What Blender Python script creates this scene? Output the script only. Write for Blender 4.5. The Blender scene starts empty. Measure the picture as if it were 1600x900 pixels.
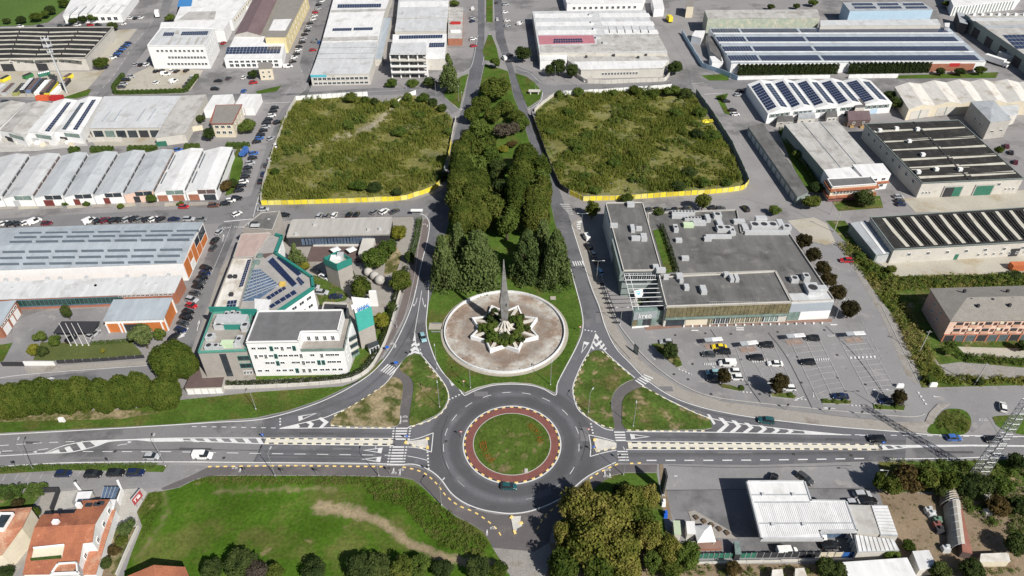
import bpy,bmesh,math,random
import numpy as np
from mathutils import Vector,Matrix
from mathutils.geometry import tessellate_polygon
R=random.Random(7)
SC=bpy.context.scene
COL=SC.collection
# ------------------------------------------------------------------ camera
H=150.0;FPX=1110.0;PITCH=math.radians(38.8)
cam=bpy.data.cameras.new('camera');cam.sensor_width=36.0;cam.lens=36.0*FPX/1600.0
cam.clip_start=1.0;cam.clip_end=20000.0
camo=bpy.data.objects.new('camera',cam);COL.objects.link(camo)
camo.location=(0,0,H);camo.rotation_euler=(math.pi/2-PITCH,0,0)
SC.camera=camo
# ------------------------------------------------------------------ light
SUN_EL=math.radians(42.5);SUN_DIR=Vector((0.648,-0.762,0)).normalized()# towards the sun
wd=bpy.data.worlds.new('World');SC.world=wd;wd.use_nodes=True
nt=wd.node_tree;bg=nt.nodes['Background']
sky=nt.nodes.new('ShaderNodeTexSky');sky.sky_type='NISHITA';sky.sun_disc=False
sky.sun_elevation=SUN_EL;sky.sun_rotation=math.atan2(SUN_DIR.x,SUN_DIR.y)
sky.air_density=1.0;sky.dust_density=1.0;sky.ozone_density=1.0
nt.links.new(sky.outputs[0],bg.inputs[0]);bg.inputs[1].default_value=0.05
sl=bpy.data.lights.new('sun','SUN');sl.energy=4.6;sl.angle=math.radians(0.5);sl.color=(1.0,0.955,0.88)
so=bpy.data.objects.new('sun',sl);COL.objects.link(so)
sd=Vector((SUN_DIR.x*math.cos(SUN_EL),SUN_DIR.y*math.cos(SUN_EL),math.sin(SUN_EL)))
so.rotation_euler=sd.to_track_quat('Z','Y').to_euler()
SC.view_settings.view_transform='Standard';SC.view_settings.look='None'
SC.view_settings.exposure=0.34;SC.view_settings.gamma=1.0;SC.view_settings.use_curve_mapping=False

# ------------------------------------------------------------------ survey: photo point -> ground place at height h
CP,SP=math.cos(PITCH),math.sin(PITCH)
def g(px,py,h=0.0):
    u=(px-800)/FPX;v=(450-py)/FPX
    t=(h-H)/(-SP+v*CP)
    return Vector((u*t,(CP+v*SP)*t,h))
def gl(pts,h=0.0):return[g(p[0],p[1],h)for p in pts]
def mpp(py,h=0.0):# metres per photo pixel across
    return(H-h)/(FPX*(SP+CP*(py-450)/FPX))

# ------------------------------------------------------------------ materials
MATS={}
def s2l(c):
    return tuple((x/12.92 if x<=.04045 else((x+.055)/1.055)**2.4)for x in c)
def ramp(n,stops):
    cr=n.color_ramp
    while len(cr.elements)>1:cr.elements.remove(cr.elements[-1])
    cr.elements[0].position=stops[0][0];cr.elements[0].color=(*stops[0][1],1)
    for p,c in stops[1:]:
        e=cr.elements.new(p);e.color=(*c,1)
def mat(name,c,var=.12,scale=.35,rough=.85,fine=3.0,fvar=.08,stretch=None,stain=None,metal=0.0,bump=0.0,spec=.3,emis=None,segs=None,rand=0.0,cells=None,rings=None):
    """albedo c with large and fine procedural variation; stain=(colour, scale, threshold, softness)"""
    if name in MATS:return MATS[name]
    m=bpy.data.materials.new(name);m.use_nodes=True;MATS[name]=m
    t=m.node_tree;N=t.nodes;L=t.links;b=N['Principled BSDF']
    b.inputs['Roughness'].default_value=rough;b.inputs['Metallic'].default_value=metal
    b.inputs['Specular IOR Level'].default_value=spec
    geo=N.new('ShaderNodeNewGeometry');vec=geo.outputs['Position']
    if stretch:
        mp=N.new('ShaderNodeVectorMath');mp.operation='MULTIPLY';mp.inputs[1].default_value=stretch
        L.new(vec,mp.inputs[0]);vecs=mp.outputs[0]
    else:vecs=vec
    def noise(sc,det=4,v=None,ro=.6):
        n=N.new('ShaderNodeTexNoise');n.inputs['Scale'].default_value=sc;n.inputs['Detail'].default_value=det
        n.inputs['Roughness'].default_value=ro
        L.new(v or vecs,n.inputs['Vector']);return n.outputs['Fac']
    def math_(op,a,bb):
        n=N.new('ShaderNodeMath');n.operation=op
        for i,x in enumerate((a,bb)):
            if isinstance(x,(int,float)):n.inputs[i].default_value=x
            else:L.new(x,n.inputs[i])
        return n.outputs[0]
    def maprange(x,a,bb,c0,c1):
        n=N.new('ShaderNodeMapRange');L.new(x,n.inputs[0])
        for i,q in enumerate((a,bb,c0,c1)):n.inputs[i+1].default_value=q
        return n.outputs[0]
    f1=maprange(noise(scale),.3,.7,1-var,1+var)
    f2=maprange(noise(fine,3),.3,.7,1-fvar,1+fvar)
    f=math_('MULTIPLY',f1,f2)
    if cells:# sheet by sheet variation
        vd=N.new('ShaderNodeVectorMath');vd.operation='DIVIDE';vd.inputs[1].default_value=(cells[0],cells[1],50);L.new(vec,vd.inputs[0])
        vf=N.new('ShaderNodeVectorMath');vf.operation='FLOOR';L.new(vd.outputs[0],vf.inputs[0])
        wn=N.new('ShaderNodeTexWhiteNoise');L.new(vf.outputs[0],wn.inputs['Vector']);f=math_('MULTIPLY',f,maprange(wn.outputs['Value'],0,1,1-cells[2],1+cells[2]))
    if rand:
        oi=N.new('ShaderNodeObjectInfo');f=math_('MULTIPLY',f,maprange(oi.outputs['Random'],0,1,1-rand,1+rand))
    base=N.new('ShaderNodeRGB');base.outputs[0].default_value=(*c,1);col=base.outputs[0]
    def mixc(fac,a,bb):
        n=N.new('ShaderNodeMix');n.data_type='RGBA';L.new(fac,n.inputs[0])
        for i,x in((6,a),(7,bb)):
            if isinstance(x,tuple):n.inputs[i].default_value=(*x,1)
            else:L.new(x,n.inputs[i])
        return n.outputs[2]
    for st in(stain or[]):
        sc_,th,soft=st[1],st[2],st[3]
        nn=noise(sc_,6,vec if len(st)<5 else vecs,.65)
        col=mixc(maprange(nn,th-soft,th+soft,0,1),col,st[0])
    if segs:# worn tracks: list of (points, half width, soft, colour)
        n0=N.new('ShaderNodeTexNoise');n0.inputs['Scale'].default_value=.6;n0.inputs['Detail'].default_value=9;n0.inputs['Roughness'].default_value=.75
        L.new(vec,n0.inputs['Vector'])
        for pts,hw,soft,cc,warp in segs:
            cur=None
            for a,bq in zip(pts[:-1],pts[1:]):
                ax,ay=a[0],a[1];dx,dy=bq[0]-ax,bq[1]-ay;ll=dx*dx+dy*dy
                sp=N.new('ShaderNodeSeparateXYZ');L.new(vec,sp.inputs[0])
                px=math_('SUBTRACT',sp.outputs[0],ax);py=math_('SUBTRACT',sp.outputs[1],ay)
                tt=math_('DIVIDE',math_('ADD',math_('MULTIPLY',px,dx),math_('MULTIPLY',py,dy)),ll)
                tt=math_('MINIMUM',math_('MAXIMUM',tt,0.0),1.0)
                qx=math_('SUBTRACT',px,math_('MULTIPLY',tt,dx));qy=math_('SUBTRACT',py,math_('MULTIPLY',tt,dy))
                d=math_('SQRT',math_('ADD',math_('MULTIPLY',qx,qx),math_('MULTIPLY',qy,qy)),0.0)
                cur=d if cur is None else math_('MINIMUM',cur,d)
            cur=math_('ADD',cur,math_('MULTIPLY',math_('SUBTRACT',n0.outputs['Fac'],.5),warp))
            col=mixc(maprange(cur,hw+soft,hw-soft,0,1),col,cc)
    for cx,cy,rad,hw,soft,cc in(rings or[]):
        sp=N.new('ShaderNodeSeparateXYZ');L.new(vec,sp.inputs[0]);a_=math_('SUBTRACT',sp.outputs[0],cx);b_=math_('SUBTRACT',sp.outputs[1],cy)
        d=math_('ABSOLUTE',math_('SUBTRACT',math_('SQRT',math_('ADD',math_('MULTIPLY',a_,a_),math_('MULTIPLY',b_,b_)),0.0),rad),0.0)
        d=math_('ADD',d,math_('MULTIPLY',math_('SUBTRACT',noise(.25,6,vec),.5),1.6));col=mixc(maprange(d,hw+soft,hw,0,.8),col,cc)
    mul=N.new('ShaderNodeVectorMath');mul.operation='SCALE';L.new(col,mul.inputs[0]);L.new(f,mul.inputs['Scale'])
    L.new(mul.outputs[0],b.inputs['Base Color'])
    if bump:
        bn=N.new('ShaderNodeBump');bn.inputs['Strength'].default_value=bump;bn.inputs['Distance'].default_value=.15
        L.new(noise(fine,3),bn.inputs['Height']);L.new(bn.outputs[0],b.inputs['Normal'])
    if emis:b.inputs['Emission Color'].default_value=(*c,1);b.inputs['Emission Strength'].default_value=emis
    return m
def leafmat(name,c1,c2,c3,scale=.5,trans=.25):
    if name in MATS:return MATS[name]
    m=bpy.data.materials.new(name);m.use_nodes=True;MATS[name]=m
    t=m.node_tree;N=t.nodes;L=t.links;b=N['Principled BSDF']
    b.inputs['Roughness'].default_value=.75;b.inputs['Specular IOR Level'].default_value=.06
    geo=N.new('ShaderNodeNewGeometry');oi=N.new('ShaderNodeObjectInfo')
    n=N.new('ShaderNodeTexNoise');n.inputs['Scale'].default_value=scale;n.inputs['Detail'].default_value=6;n.inputs['Roughness'].default_value=.7
    L.new(geo.outputs['Position'],n.inputs['Vector'])
    mr=N.new('ShaderNodeMapRange');mr.inputs[1].default_value=.32;mr.inputs[2].default_value=.68
    L.new(n.outputs['Fac'],mr.inputs[0])
    ad=N.new('ShaderNodeMath');ad.operation='MULTIPLY_ADD';ad.inputs[1].default_value=.6;ad.inputs[2].default_value=-.3
    L.new(oi.outputs['Random'],ad.inputs[0])
    a2=N.new('ShaderNodeMath');a2.operation='ADD';L.new(mr.outputs[0],a2.inputs[0]);L.new(ad.outputs[0],a2.inputs[1])
    cr=N.new('ShaderNodeValToRGB');ramp(cr,[(0,c1),(.5,c2),(1,c3)]);L.new(a2.outputs[0],cr.inputs[0])
    L.new(cr.outputs[0],b.inputs['Base Color'])
    tr=N.new('ShaderNodeBsdfTranslucent');L.new(cr.outputs[0],tr.inputs['Color'])
    mx=N.new('ShaderNodeMixShader');mx.inputs[0].default_value=trans
    L.new(b.outputs[0],mx.inputs[1]);L.new(tr.outputs[0],mx.inputs[2])
    L.new(mx.outputs[0],N['Material Output'].inputs[0])
    return m
def rel(mx,my):return(mx,my,1.0)
# ------------------------------------------------------------------ mesh helpers
class MB:
    def __init__(s):s.v=[];s.f=[];s.m=[]
    def quad(s,a,b,c,d,m=0):
        n=len(s.v);s.v+=[tuple(a),tuple(b),tuple(c),tuple(d)];s.f.append((n,n+1,n+2,n+3));s.m.append(m)
    def poly(s,pts,m=0):
        n=len(s.v);s.v+=[tuple(p)for p in pts]
        if len(pts)<=4:s.f.append(tuple(range(n,n+len(pts))));s.m.append(m)
        else:
            for t in tessellate_polygon([[Vector((p[0],p[1],0))for p in pts]]):
                a,b,c=(Vector(pts[i])for i in t)
                if(b-a).cross(c-a).z<0:t=t[::-1]
                s.f.append(tuple(n+i for i in t));s.m.append(m)
    def box(s,c,d,m=0,rz=0.0,top=None):
        """centre of base c, size d; top=(sx,sy) scales the upper face"""
        tx,ty=top or(1,1);cs,sn=math.cos(rz),math.sin(rz);n=len(s.v)
        for z,kx,ky in((0,1,1),(d[2],tx,ty)):
            for sx,sy in((-1,-1),(1,-1),(1,1),(-1,1)):
                x,y=sx*d[0]/2*kx,sy*d[1]/2*ky
                s.v.append((c[0]+x*cs-y*sn,c[1]+x*sn+y*cs,c[2]+z))
        for f in((3,2,1,0),(4,5,6,7),(0,1,5,4),(1,2,6,5),(2,3,7,6),(3,0,4,7)):
            s.f.append(tuple(n+i for i in f));s.m.append(m)
    def prism(s,pts,z0,z1,m=0,mt=None,bottom=False):
        """upright prism over world outline pts (counter-clockwise or not)"""
        a=sum(p[0]*q[1]-q[0]*p[1]for p,q in zip(pts,list(pts[1:])+[pts[0]]))
        if a<0:pts=list(pts)[::-1]
        k=len(pts)
        for i in range(k):
            p,q=pts[i],pts[(i+1)%k]
            s.quad((p[0],p[1],z0),(q[0],q[1],z0),(q[0],q[1],z1),(p[0],p[1],z1),m)
        s.poly([(p[0],p[1],z1)for p in pts],m if mt is None else mt)
        if bottom:s.poly([(p[0],p[1],z0)for p in pts][::-1],m)
    def tube(s,a,b,r0,r1=None,n=6,m=0,cap=True):
        a,b=Vector(a),Vector(b);r1=r0 if r1 is None else r1;d=(b-a).normalized()
        u=d.cross(Vector((0,0,1))if abs(d.z)<.9 else Vector((1,0,0))).normalized();w=d.cross(u);k=len(s.v)
        for p,r in((a,r0),(b,r1)):
            for i in range(n):
                t=2*math.pi*i/n;q=p+u*math.cos(t)*r+w*math.sin(t)*r;s.v.append(tuple(q))
        for i in range(n):
            j=(i+1)%n;s.f.append((k+i,k+j,k+n+j,k+n+i));s.m.append(m)
        if cap:s.f.append(tuple(k+n+i for i in range(n)));s.m.append(m);s.f.append(tuple(k+n-1-i for i in range(n)));s.m.append(m)
    def lathe(s,prof,n=10,m=0,c=(0,0,0)):
        k=len(s.v)
        for r,z in prof:
            for i in range(n):
                t=2*math.pi*i/n;s.v.append((c[0]+r*math.cos(t),c[1]+r*math.sin(t),c[2]+z))
        for q in range(len(prof)-1):
            for i in range(n):
                j=(i+1)%n;s.f.append((k+q*n+i,k+q*n+j,k+(q+1)*n+j,k+(q+1)*n+i));s.m.append(m)
        s.f.append(tuple(k+(len(prof)-1)*n+i for i in range(n)));s.m.append(m)
    def mesh(s,name,mats,smooth=False,off=None):
        me=bpy.data.meshes.new(name)
        v=s.v if off is None else[(p[0]-off[0],p[1]-off[1],p[2]-off[2])for p in s.v]
        me.from_pydata(v,[],s.f);
        for m in(mats if isinstance(mats,(list,tuple))else[mats]):me.materials.append(m)
        me.polygons.foreach_set('material_index',s.m)
        if smooth:me.polygons.foreach_set('use_smooth',[True]*len(s.f))
        me.update();return me
    def obj(s,name,mats,parent=None,smooth=False,off=None,loc=None):
        o=bpy.data.objects.new(name,s.mesh(name,mats,smooth,off));COL.objects.link(o)
        if parent:o.parent=parent
        if loc:o.location=loc
        return o
def boxes(name,m,parent,lst):
    for c,d,*r in lst:
        k=('bx',tuple(round(v,3)for v in d),m.name)
        if k not in WINMESH:b=MB();b.box((0,0,0),d);WINMESH[k]=b.mesh(name,m)
        inst(name,WINMESH[k],parent,c,*r)
def inst(name,me,parent=None,loc=(0,0,0),rz=0.0):
    o=bpy.data.objects.new(name,me);COL.objects.link(o);o.location=loc;o.rotation_euler=(0,0,rz)
    if parent:o.parent=parent
    return o
def thing(name,label,cat,loc=(0,0,0),rz=0.0,group=None):
    o=bpy.data.objects.new(name,None);COL.objects.link(o);o.location=loc;o.rotation_euler=(0,0,rz)
    o.empty_display_size=.5;return tag(o,label,cat,group)
def tag(o,label,cat,group=None):
    o['label']=label;o['category']=cat
    if group:o['group']=group
    return o
def kind(o,k):o['kind']=k;return o
def copy_thing(root,loc,rz,label,group=None):
    r=root.copy();COL.objects.link(r);r.location=loc;r.rotation_euler=(0,0,rz);r['label']=label
    if group:r['group']=group
    for ch in list(root.children):
        c=ch.copy();COL.objects.link(c);c.parent=r
        for gc in list(ch.children):
            d=gc.copy();COL.objects.link(d);d.parent=c
    return r
NTH=['first','second','third','fourth','fifth','sixth','seventh','eighth','ninth','tenth','eleventh','twelfth','thirteenth',
       'fourteenth','fifteenth','sixteenth','seventeenth','eighteenth','nineteenth','twentieth','twenty-first','twenty-second','twenty-third','twenty-fourth','twenty-fifth','twenty-sixth']
def smooth_line(pts,closed=False,n=5):
    P=[Vector(p)for p in pts];out=[];k=len(P)
    rng=range(k)if closed else range(k-1)
    for i in rng:
        if closed:a,b,c,d=P[i-1],P[i],P[(i+1)%k],P[(i+2)%k]
        else:a,b,c,d=P[max(i-1,0)],P[i],P[i+1],P[min(i+2,k-1)]
        for j in range(n):
            t=j/n;out.append(.5*((2*b)+(c-a)*t+(2*a-5*b+4*c-d)*t*t+(3*b-a-3*c+d)*t**3))
    if not closed:out.append(P[-1])
    return out
def sheet(name,pts,lev,m,smooth=False,world=False,th=0.0,side=None):
    """a flat layer of ground, lev*20 mm above the base ground (or th high with sides)"""
    P=pts if world else gl(pts)
    if smooth:P=smooth_line(P,True,4)
    z=.02*lev+th+(CNT[0]%12)*.0015;CNT[0]+=1;b=MB()
    if th:b.prism(P,0.0,z,1 if side else 0,0)
    else:b.poly([(p[0],p[1],z)for p in P])
    return kind(b.obj(name,[m,side]if side else m),'structure')
def resample(P,step):
    P=[Vector((p[0],p[1],0))for p in P];out=[P[0].copy()];acc=0.0
    for a,b in zip(P[:-1],P[1:]):
        L=(b-a).length;pos=step-acc
        while pos<=L:
            out.append(a+(b-a)*(pos/L));pos+=step
        acc=(acc+L)%step
    return out
def along(P,d):
    for a,b in zip(P[:-1],P[1:]):
        L=(b-a).length
        if d<=L or b is P[-1]:
            return a+(b-a)*(min(d,L)/max(L,1e-6)),(b-a).normalized()
        d-=L
def plen(P):return sum((b-a).length for a,b in zip(P[:-1],P[1:]))
def strip(b,P,w,z,m=0):
    n=len(P);L=[]
    for i,p in enumerate(P):
        d=(P[min(i+1,n-1)]-P[max(i-1,0)]).normalized();s=Vector((-d.y,d.x,0))*w/2;L.append((p+s,p-s))
    for(a,c),(e,f)in zip(L[:-1],L[1:]):
        b.quad((c.x,c.y,z),(f.x,f.y,z),(e.x,e.y,z),(a.x,a.y,z),m)
CNT=[0]
def zl(lev):CNT[0]+=1;return .02*lev+(CNT[0]%40)*.0013
def line(name,pts,w,m,lev=6,dash=None,smooth=True,world=False):
    P=[Vector((p[0],p[1],0))for p in(pts if world else gl(pts))]
    if smooth and len(P)>2:P=smooth_line(P,False,6)
    b=MB();z=zl(lev)
    if not dash:strip(b,P,w,z)
    else:
        T=plen(P);d=0.0
        while d<T-.2:
            e=min(d+dash[0],T);Q=[along(P,d+(e-d)*i/3)[0]for i in range(4)];strip(b,Q,w,z);d+=dash[0]+dash[1]
    return kind(b.obj(name,m),'structure')
def paint(name,polys,m,lev=6):
    b=MB();z=zl(lev)
    for p in polys:b.poly([(q.x,q.y,z)for q in ccw(gl(p))])
    return kind(b.obj(name,m),'structure')
def ccw(P):
    a=sum(p[0]*q[1]-q[0]*p[1]for p,q in zip(P,list(P[1:])+[P[0]]))
    return P if a>0 else list(P)[::-1]
def lerp(a,b,t):return tuple(x+(y-x)*t for x,y in zip(a,b))

# ------------------------------------------------------------------ buildings
WINMESH={}
def window_mesh(w,h,mf,mg):
    k=(round(w,2),round(h,2),mf.name,mg.name)
    if k not in WINMESH:
        b=MB();t=.09
        for cx,cz,sx,sz in((0,-h/2,w+2*t,t),(0,h/2-0,w+2*t,t),(-w/2-t/2,-h/2+t,t,h-t),(w/2+t/2,-h/2+t,t,h-t)):
            b.box((cx,0,cz),(sx,.16,sz),0)
        b.quad((-w/2,-.02,-h/2),(w/2,-.02,-h/2),(w/2,-.02,h/2),(-w/2,-.02,h/2),1)
        b.box((0,-.03,-h/2+t),(.06,.06,h-t),0)
        WINMESH[k]=b.mesh('window',[mf,mg])
    return WINMESH[k]
class Bld:
    """a building seen from above: roof faces as lists of (photo x, photo y, height); walls drop to the ground"""
    def __init__(s,name,label,cat,faces,wall,roof,base=0.0,parapet=0.0,over=.2,rt=.18,group=None,mp=None,extra=None):
        keys={};V=[];F=[]
        for f in faces:
            ids=[]
            for p in f:
                k=(round(p[0],1),round(p[1],1),round(p[2],2))
                if k not in keys:keys[k]=len(V);V.append(g(*p))
                ids.append(keys[k])
            n=sum(((V[ids[i]].x*V[ids[(i+1)%len(ids)]].y-V[ids[(i+1)%len(ids)]].x*V[ids[i]].y)for i in range(len(ids))),0)
            F.append(ids if n>0 else ids[::-1])
        s.V,s.F=V,F
        s.c=sum((Vector((v.x,v.y,0))for v in V),Vector())/len(V)
        s.root=thing(name,label,cat,s.c,0,group);s.wallm=wall
        E={}
        for f in F:
            for i in range(len(f)):E[(f[i],f[(i+1)%len(f)])]=1
        s.B=[e for e in E if(e[1],e[0])not in E]
        b=MB()
        for i,j in s.B:
            p,q=V[i],V[j];b.quad((p.x,p.y,base),(q.x,q.y,base),q,p)
        b.obj('wall',wall,s.root,off=s.c)
        # vertex normals outward for overhang
        out={i:Vector((0,0,0))for i in range(len(V))}
        for i,j in s.B:
            d=(V[j]-V[i]);d.z=0;d.normalize();nn=Vector((d.y,-d.x,0));out[i]=out[i]+nn;out[j]=out[j]+nn
        T=[v+(out[i].normalized()*over if out[i].length>.1 else Vector())+Vector((0,0,.1))for i,v in enumerate(V)]
        b=MB()
        for f in F:b.poly([T[i]for i in f])
        for i,j in s.B:
            p,q=T[i],T[j];b.quad(p-Vector((0,0,rt)),q-Vector((0,0,rt)),q,p)
        s.roofo=b.obj('roof',roof,s.root,off=s.c)
        if parapet:
            b=MB();mp=mp or wall
            for i,j in s.B:
                p,q=T[i],T[j];d=(q-p).normalized();nn=Vector((-d.y,d.x,0))*.3;up=Vector((0,0,parapet))
                b.quad(p-Vector((0,0,.3)),q-Vector((0,0,.3)),q+up,p+up);b.quad(p+up,q+up,q+nn+up,p+nn+up);b.quad(q+nn,p+nn,p+nn+up,q+nn+up)
            b.obj('parapet',mp,s.root,off=s.c)
        s.T=T
    def on(s,fi,px,py,up=.12):
        f=s.F[fi];a,b,c=s.V[f[0]],s.V[f[1]],s.V[f[2]]
        n=(b-a).cross(c-a).normalized();o=Vector((0,0,H));d=g(px,py)-o
        t=(a-o).dot(n)/d.dot(n);return o+d*t+Vector((0,0,up))
    def patch(s,name,fi,pts,m,th=.12,label=None):
        P=ccw([s.on(fi,*p,up=.1)for p in pts]);b=MB();n=len(P);up=Vector((0,0,th))
        for i in range(n):b.quad(P[i],P[(i+1)%n],P[(i+1)%n]+up,P[i]+up)
        b.poly([p+up for p in P]);o=b.obj(name,m,s.root,off=s.c)
        if label:o['label']=label
        return o
    def solar(s,fi,q,nx,ny,gap=.06,name='solar_panel_row',frame=None,pan=None):
        P=[s.on(fi,*p,up=.16)for p in q];b=MB();up=Vector((0,0,.07))
        pt=lambda u,v:(P[0]*(1-u)+P[1]*u)*(1-v)+(P[3]*(1-u)+P[2]*u)*v
        b.quad(*[p for p in P],0)
        for i in range(nx):
            for j in range(ny):
                u0,u1,v0,v1=(i+gap)/nx,(i+1-gap)/nx,(j+gap)/ny,(j+1-gap)/ny
                A=[pt(u0,v0)+up,pt(u1,v0)+up,pt(u1,v1)+up,pt(u0,v1)+up]
                if(A[1]-A[0]).cross(A[3]-A[0]).z<0:A=A[::-1]
                b.quad(*A,1)
        return b.obj(name,[frame or M_FRAME,pan or M_SOLAR],s.root,off=s.c)
    def wall_frame(s,A,Bp):
        a,b=g(*A),g(*Bp);a.z=b.z=0;d=(b-a);L=d.length;d.normalize();n=Vector((d.y,-d.x,0))
        if n.dot((a+b)/2-s.c)<0:n=-n
        return a,d,L,n
    def windows(s,A,Bp,z,n,w=1.2,h=1.3,u0=.06,u1=.94,mf=None,mg=None,name='window',us=None):
        a,d,L,nn=s.wall_frame(A,Bp);me=window_mesh(w,h,mf or M_WHITE,mg or M_GLASS)
        rz=math.atan2(nn.y,nn.x)+math.pi/2
        us=us or[u0+(u1-u0)*(i+.5)/n for i in range(n)]
        for u in us:
            p=a+d*L*u+nn*.05;inst(name,me,s.root,(p.x-s.c.x,p.y-s.c.y,z),rz)
    def panel(s,name,A,Bp,u0,u1,z0,z1,m,d=.08,label=None):
        a,dd,L,nn=s.wall_frame(A,Bp);p,q=a+dd*L*u0,a+dd*L*u1;b=MB()
        P=[p,q,q+nn*d,p+nn*d];b.prism([(x.x,x.y)for x in P],z0,z1,0,bottom=True)
        o=b.obj(name,m,s.root,off=s.c)
        if label:o['label']=label
        return o
    def unit(s,name,px,py,h,dims,m,rz=0.0,dz=0.0,fan=None):
        p=g(px,py,h);b=MB();b.box((0,0,0),dims,0)
        if fan:
            k=max(1,round(dims[0]/dims[1]))
            for i in range(k):b.lathe([(min(dims[1],dims[0]/k)*.38,0),(min(dims[1],dims[0]/k)*.36,.05)],10,1,(dims[0]*((i+.5)/k-.5),0,dims[2]))
        o=b.obj(name,[m,M_DARK],s.root,loc=(p.x-s.c.x,p.y-s.c.y,h+.1+dz));o.rotation_euler=(0,0,rz);return o
def flat(pts,h):return[[(p[0],p[1],h)for p in pts]]
def gable(a,b,c,d,h,hr):
    """eave corners a,b,c,d; ridge runs from the middle of a-b to the middle of c-d"""
    def mid(p,q):
        w=(g(p[0],p[1],h)+g(q[0],q[1],h))/2;return proj(w.x,w.y,hr)
    r,t=mid(a,b),mid(c,d)
    A,B_,C,D=[(p[0],p[1],h)for p in(a,b,c,d)];r=(*r,hr);t=(*t,hr)
    return[[A,r,t,D],[r,B_,C,t]]
def proj(x,y,z=0.0):
    dz=z-H;c=y*CP-dz*SP;up=y*SP+dz*CP;return(800+FPX*x/c,450-FPX*up/c)

# ------------------------------------------------------------------ trees
LEAF={}
def crown_mesh(key,n,leaf,m,shape='round',seed=0,blobs=26,core=.62):
    if key in LEAF:return LEAF[key]
    rg=np.random.default_rng(seed);bl=[]
    if shape=='oval':blobs=1
    for i in range(blobs):
        if shape=='oval':bl.append((np.zeros(3),.96));continue
        v=rg.normal(size=3);v/=np.linalg.norm(v)
        if shape=='cone':z=rg.random()**1.3;c=np.array([v[0],v[1],0]);c/=max(np.linalg.norm(c),.01);p=np.array([*(c[:2]*(1-z)*.72),z*2-1]);r=.16+.26*(1-z)
        elif shape=='cedar':z=rg.uniform(-.95,.9);z=round(z*5)/5+rg.uniform(-.04,.04);rr_=(1-max((z+1)/2,0)**1.7)*.74*rg.uniform(.75,1.05)+.03;v[2]=0;v/=np.linalg.norm(v);p=np.array([v[0]*rr_,v[1]*rr_,z]);r=.15+.2*(1-(z+1)/2)
        elif shape=='tall':p=v*np.array([.64,.64,.8]);p[:2]*=1-.42*max(p[2],0)/.8;r=(.3+.14*rg.random())*(1-.3*max(p[2],0))
        else:p=v*rg.uniform(.45,.72)*np.array([1,1,.85]);r=rg.uniform(.26,.42)
        bl.append((p,r))
    pts=[];nor=[]
    per=n//blobs
    for p,r in bl:
        d=rg.normal(size=(per,3));d/=np.linalg.norm(d,axis=1)[:,None]
        q=p+d*(r*(rg.uniform(.6,1.08,size=(per,1))))
        if shape=='oval':wv=np.sin(d*7+seed).sum(1)*.035+np.sin(d*15+seed*2).sum(1)*.025;q=d*(r*(np.clip(1.03-np.abs(rg.normal(size=per))*.09,.6,1.03)+wv))[:,None]
        keep=(q[:,2]>-1.02)
        pts.append(q[keep]);nor.append(d[keep])
    q=np.concatenate(pts);d=np.concatenate(nor);k=len(q)
    d=d+rg.normal(size=d.shape)*.55;d[:,2]+=.25;d/=np.linalg.norm(d,axis=1)[:,None]
    u=np.cross(d,rg.normal(size=d.shape));u/=np.linalg.norm(u,axis=1)[:,None];w=np.cross(d,u)
    s=(leaf*rg.uniform(.6,1.35,size=(k,1)))
    v=np.stack([q-u*s,q-w*s*.75,q+u*s,q+w*s*.75],1).reshape(-1,3)
    LEAF[key]=np_mesh('crown',v,k,m);return LEAF[key]
def np_mesh(name,v,k,m):
    me=bpy.data.meshes.new(name);me.vertices.add(len(v));me.vertices.foreach_set('co',v.astype(np.float32).ravel())
    me.loops.add(4*k);me.loops.foreach_set('vertex_index',np.arange(4*k,dtype=np.int32))
    me.polygons.add(k);me.polygons.foreach_set('loop_start',np.arange(0,4*k,4,dtype=np.int32))
    me.update();me.validate();me.materials.append(m);return me
def trunk_mesh(key,m):
    if key in LEAF:return LEAF[key]
    b=MB();b.tube((0,0,0),(.02,.01,.55),.04,.028,7);rr=random.Random(3)
    for i in range(6):
        a=i*1.05;z=.3+.05*i;b.tube((.01,.005,z),(.2*math.cos(a),.2*math.sin(a),z+.25),.018,.007,5)
    LEAF[key]=b.mesh('trunk',m);return LEAF[key]
def tree(px,py,rpx,Ht,sp,label,cat='tree',group=None,name=None,zc=.58,flat_=None):
    """crown centre seen at photo point, crown radius in photo pixels, tree height in metres"""
    spec=SPECIES[sp];hc=Ht*zc;p=g(px,py,hc);r=rpx*mpp(py,hc)*1.08
    rt=thing(name or spec[3],label,cat,(p.x,p.y,0),R.random()*6.28,group)
    t=inst('trunk',trunk_mesh('trunk',M_BARK),rt);t.scale=(Ht*.9,Ht*.9,Ht*.9)
    key=f'{sp}{R.randrange(spec[4])}';me=crown_mesh(key,spec[1],spec[2],spec[0],spec[5],hash_(key),spec[6])
    c=inst('crown',me,rt,(0,0,hc));hz=Ht*(1-zc)*1.02;c.scale=(r,r,max(hz,r*.55)if flat_ is None else flat_)
    return rt
def hash_(s):return sum((i+1)*ord(c)for i,c in enumerate(s))
def bush(px,py,rpx,ht,sp,label,cat='bush',group=None,name='bush'):
    spec=SPECIES[sp];p=g(px,py,ht*.5);r=rpx*mpp(py,ht*.5)*1.05
    key=f'{sp}{R.randrange(spec[4])}';me=crown_mesh(key,spec[1],spec[2],spec[0],spec[5],hash_(key),spec[6])
    rt=thing(name,label,cat,(p.x,p.y,0),R.random()*6.28,group)
    c=inst('crown',me,rt,(0,0,ht*.48));c.scale=(r,r,ht*.55)
    b=trunk_mesh('trunk',M_BARK);t=inst('stem',b,rt);t.scale=(ht,ht,ht*.8);return rt
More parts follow.
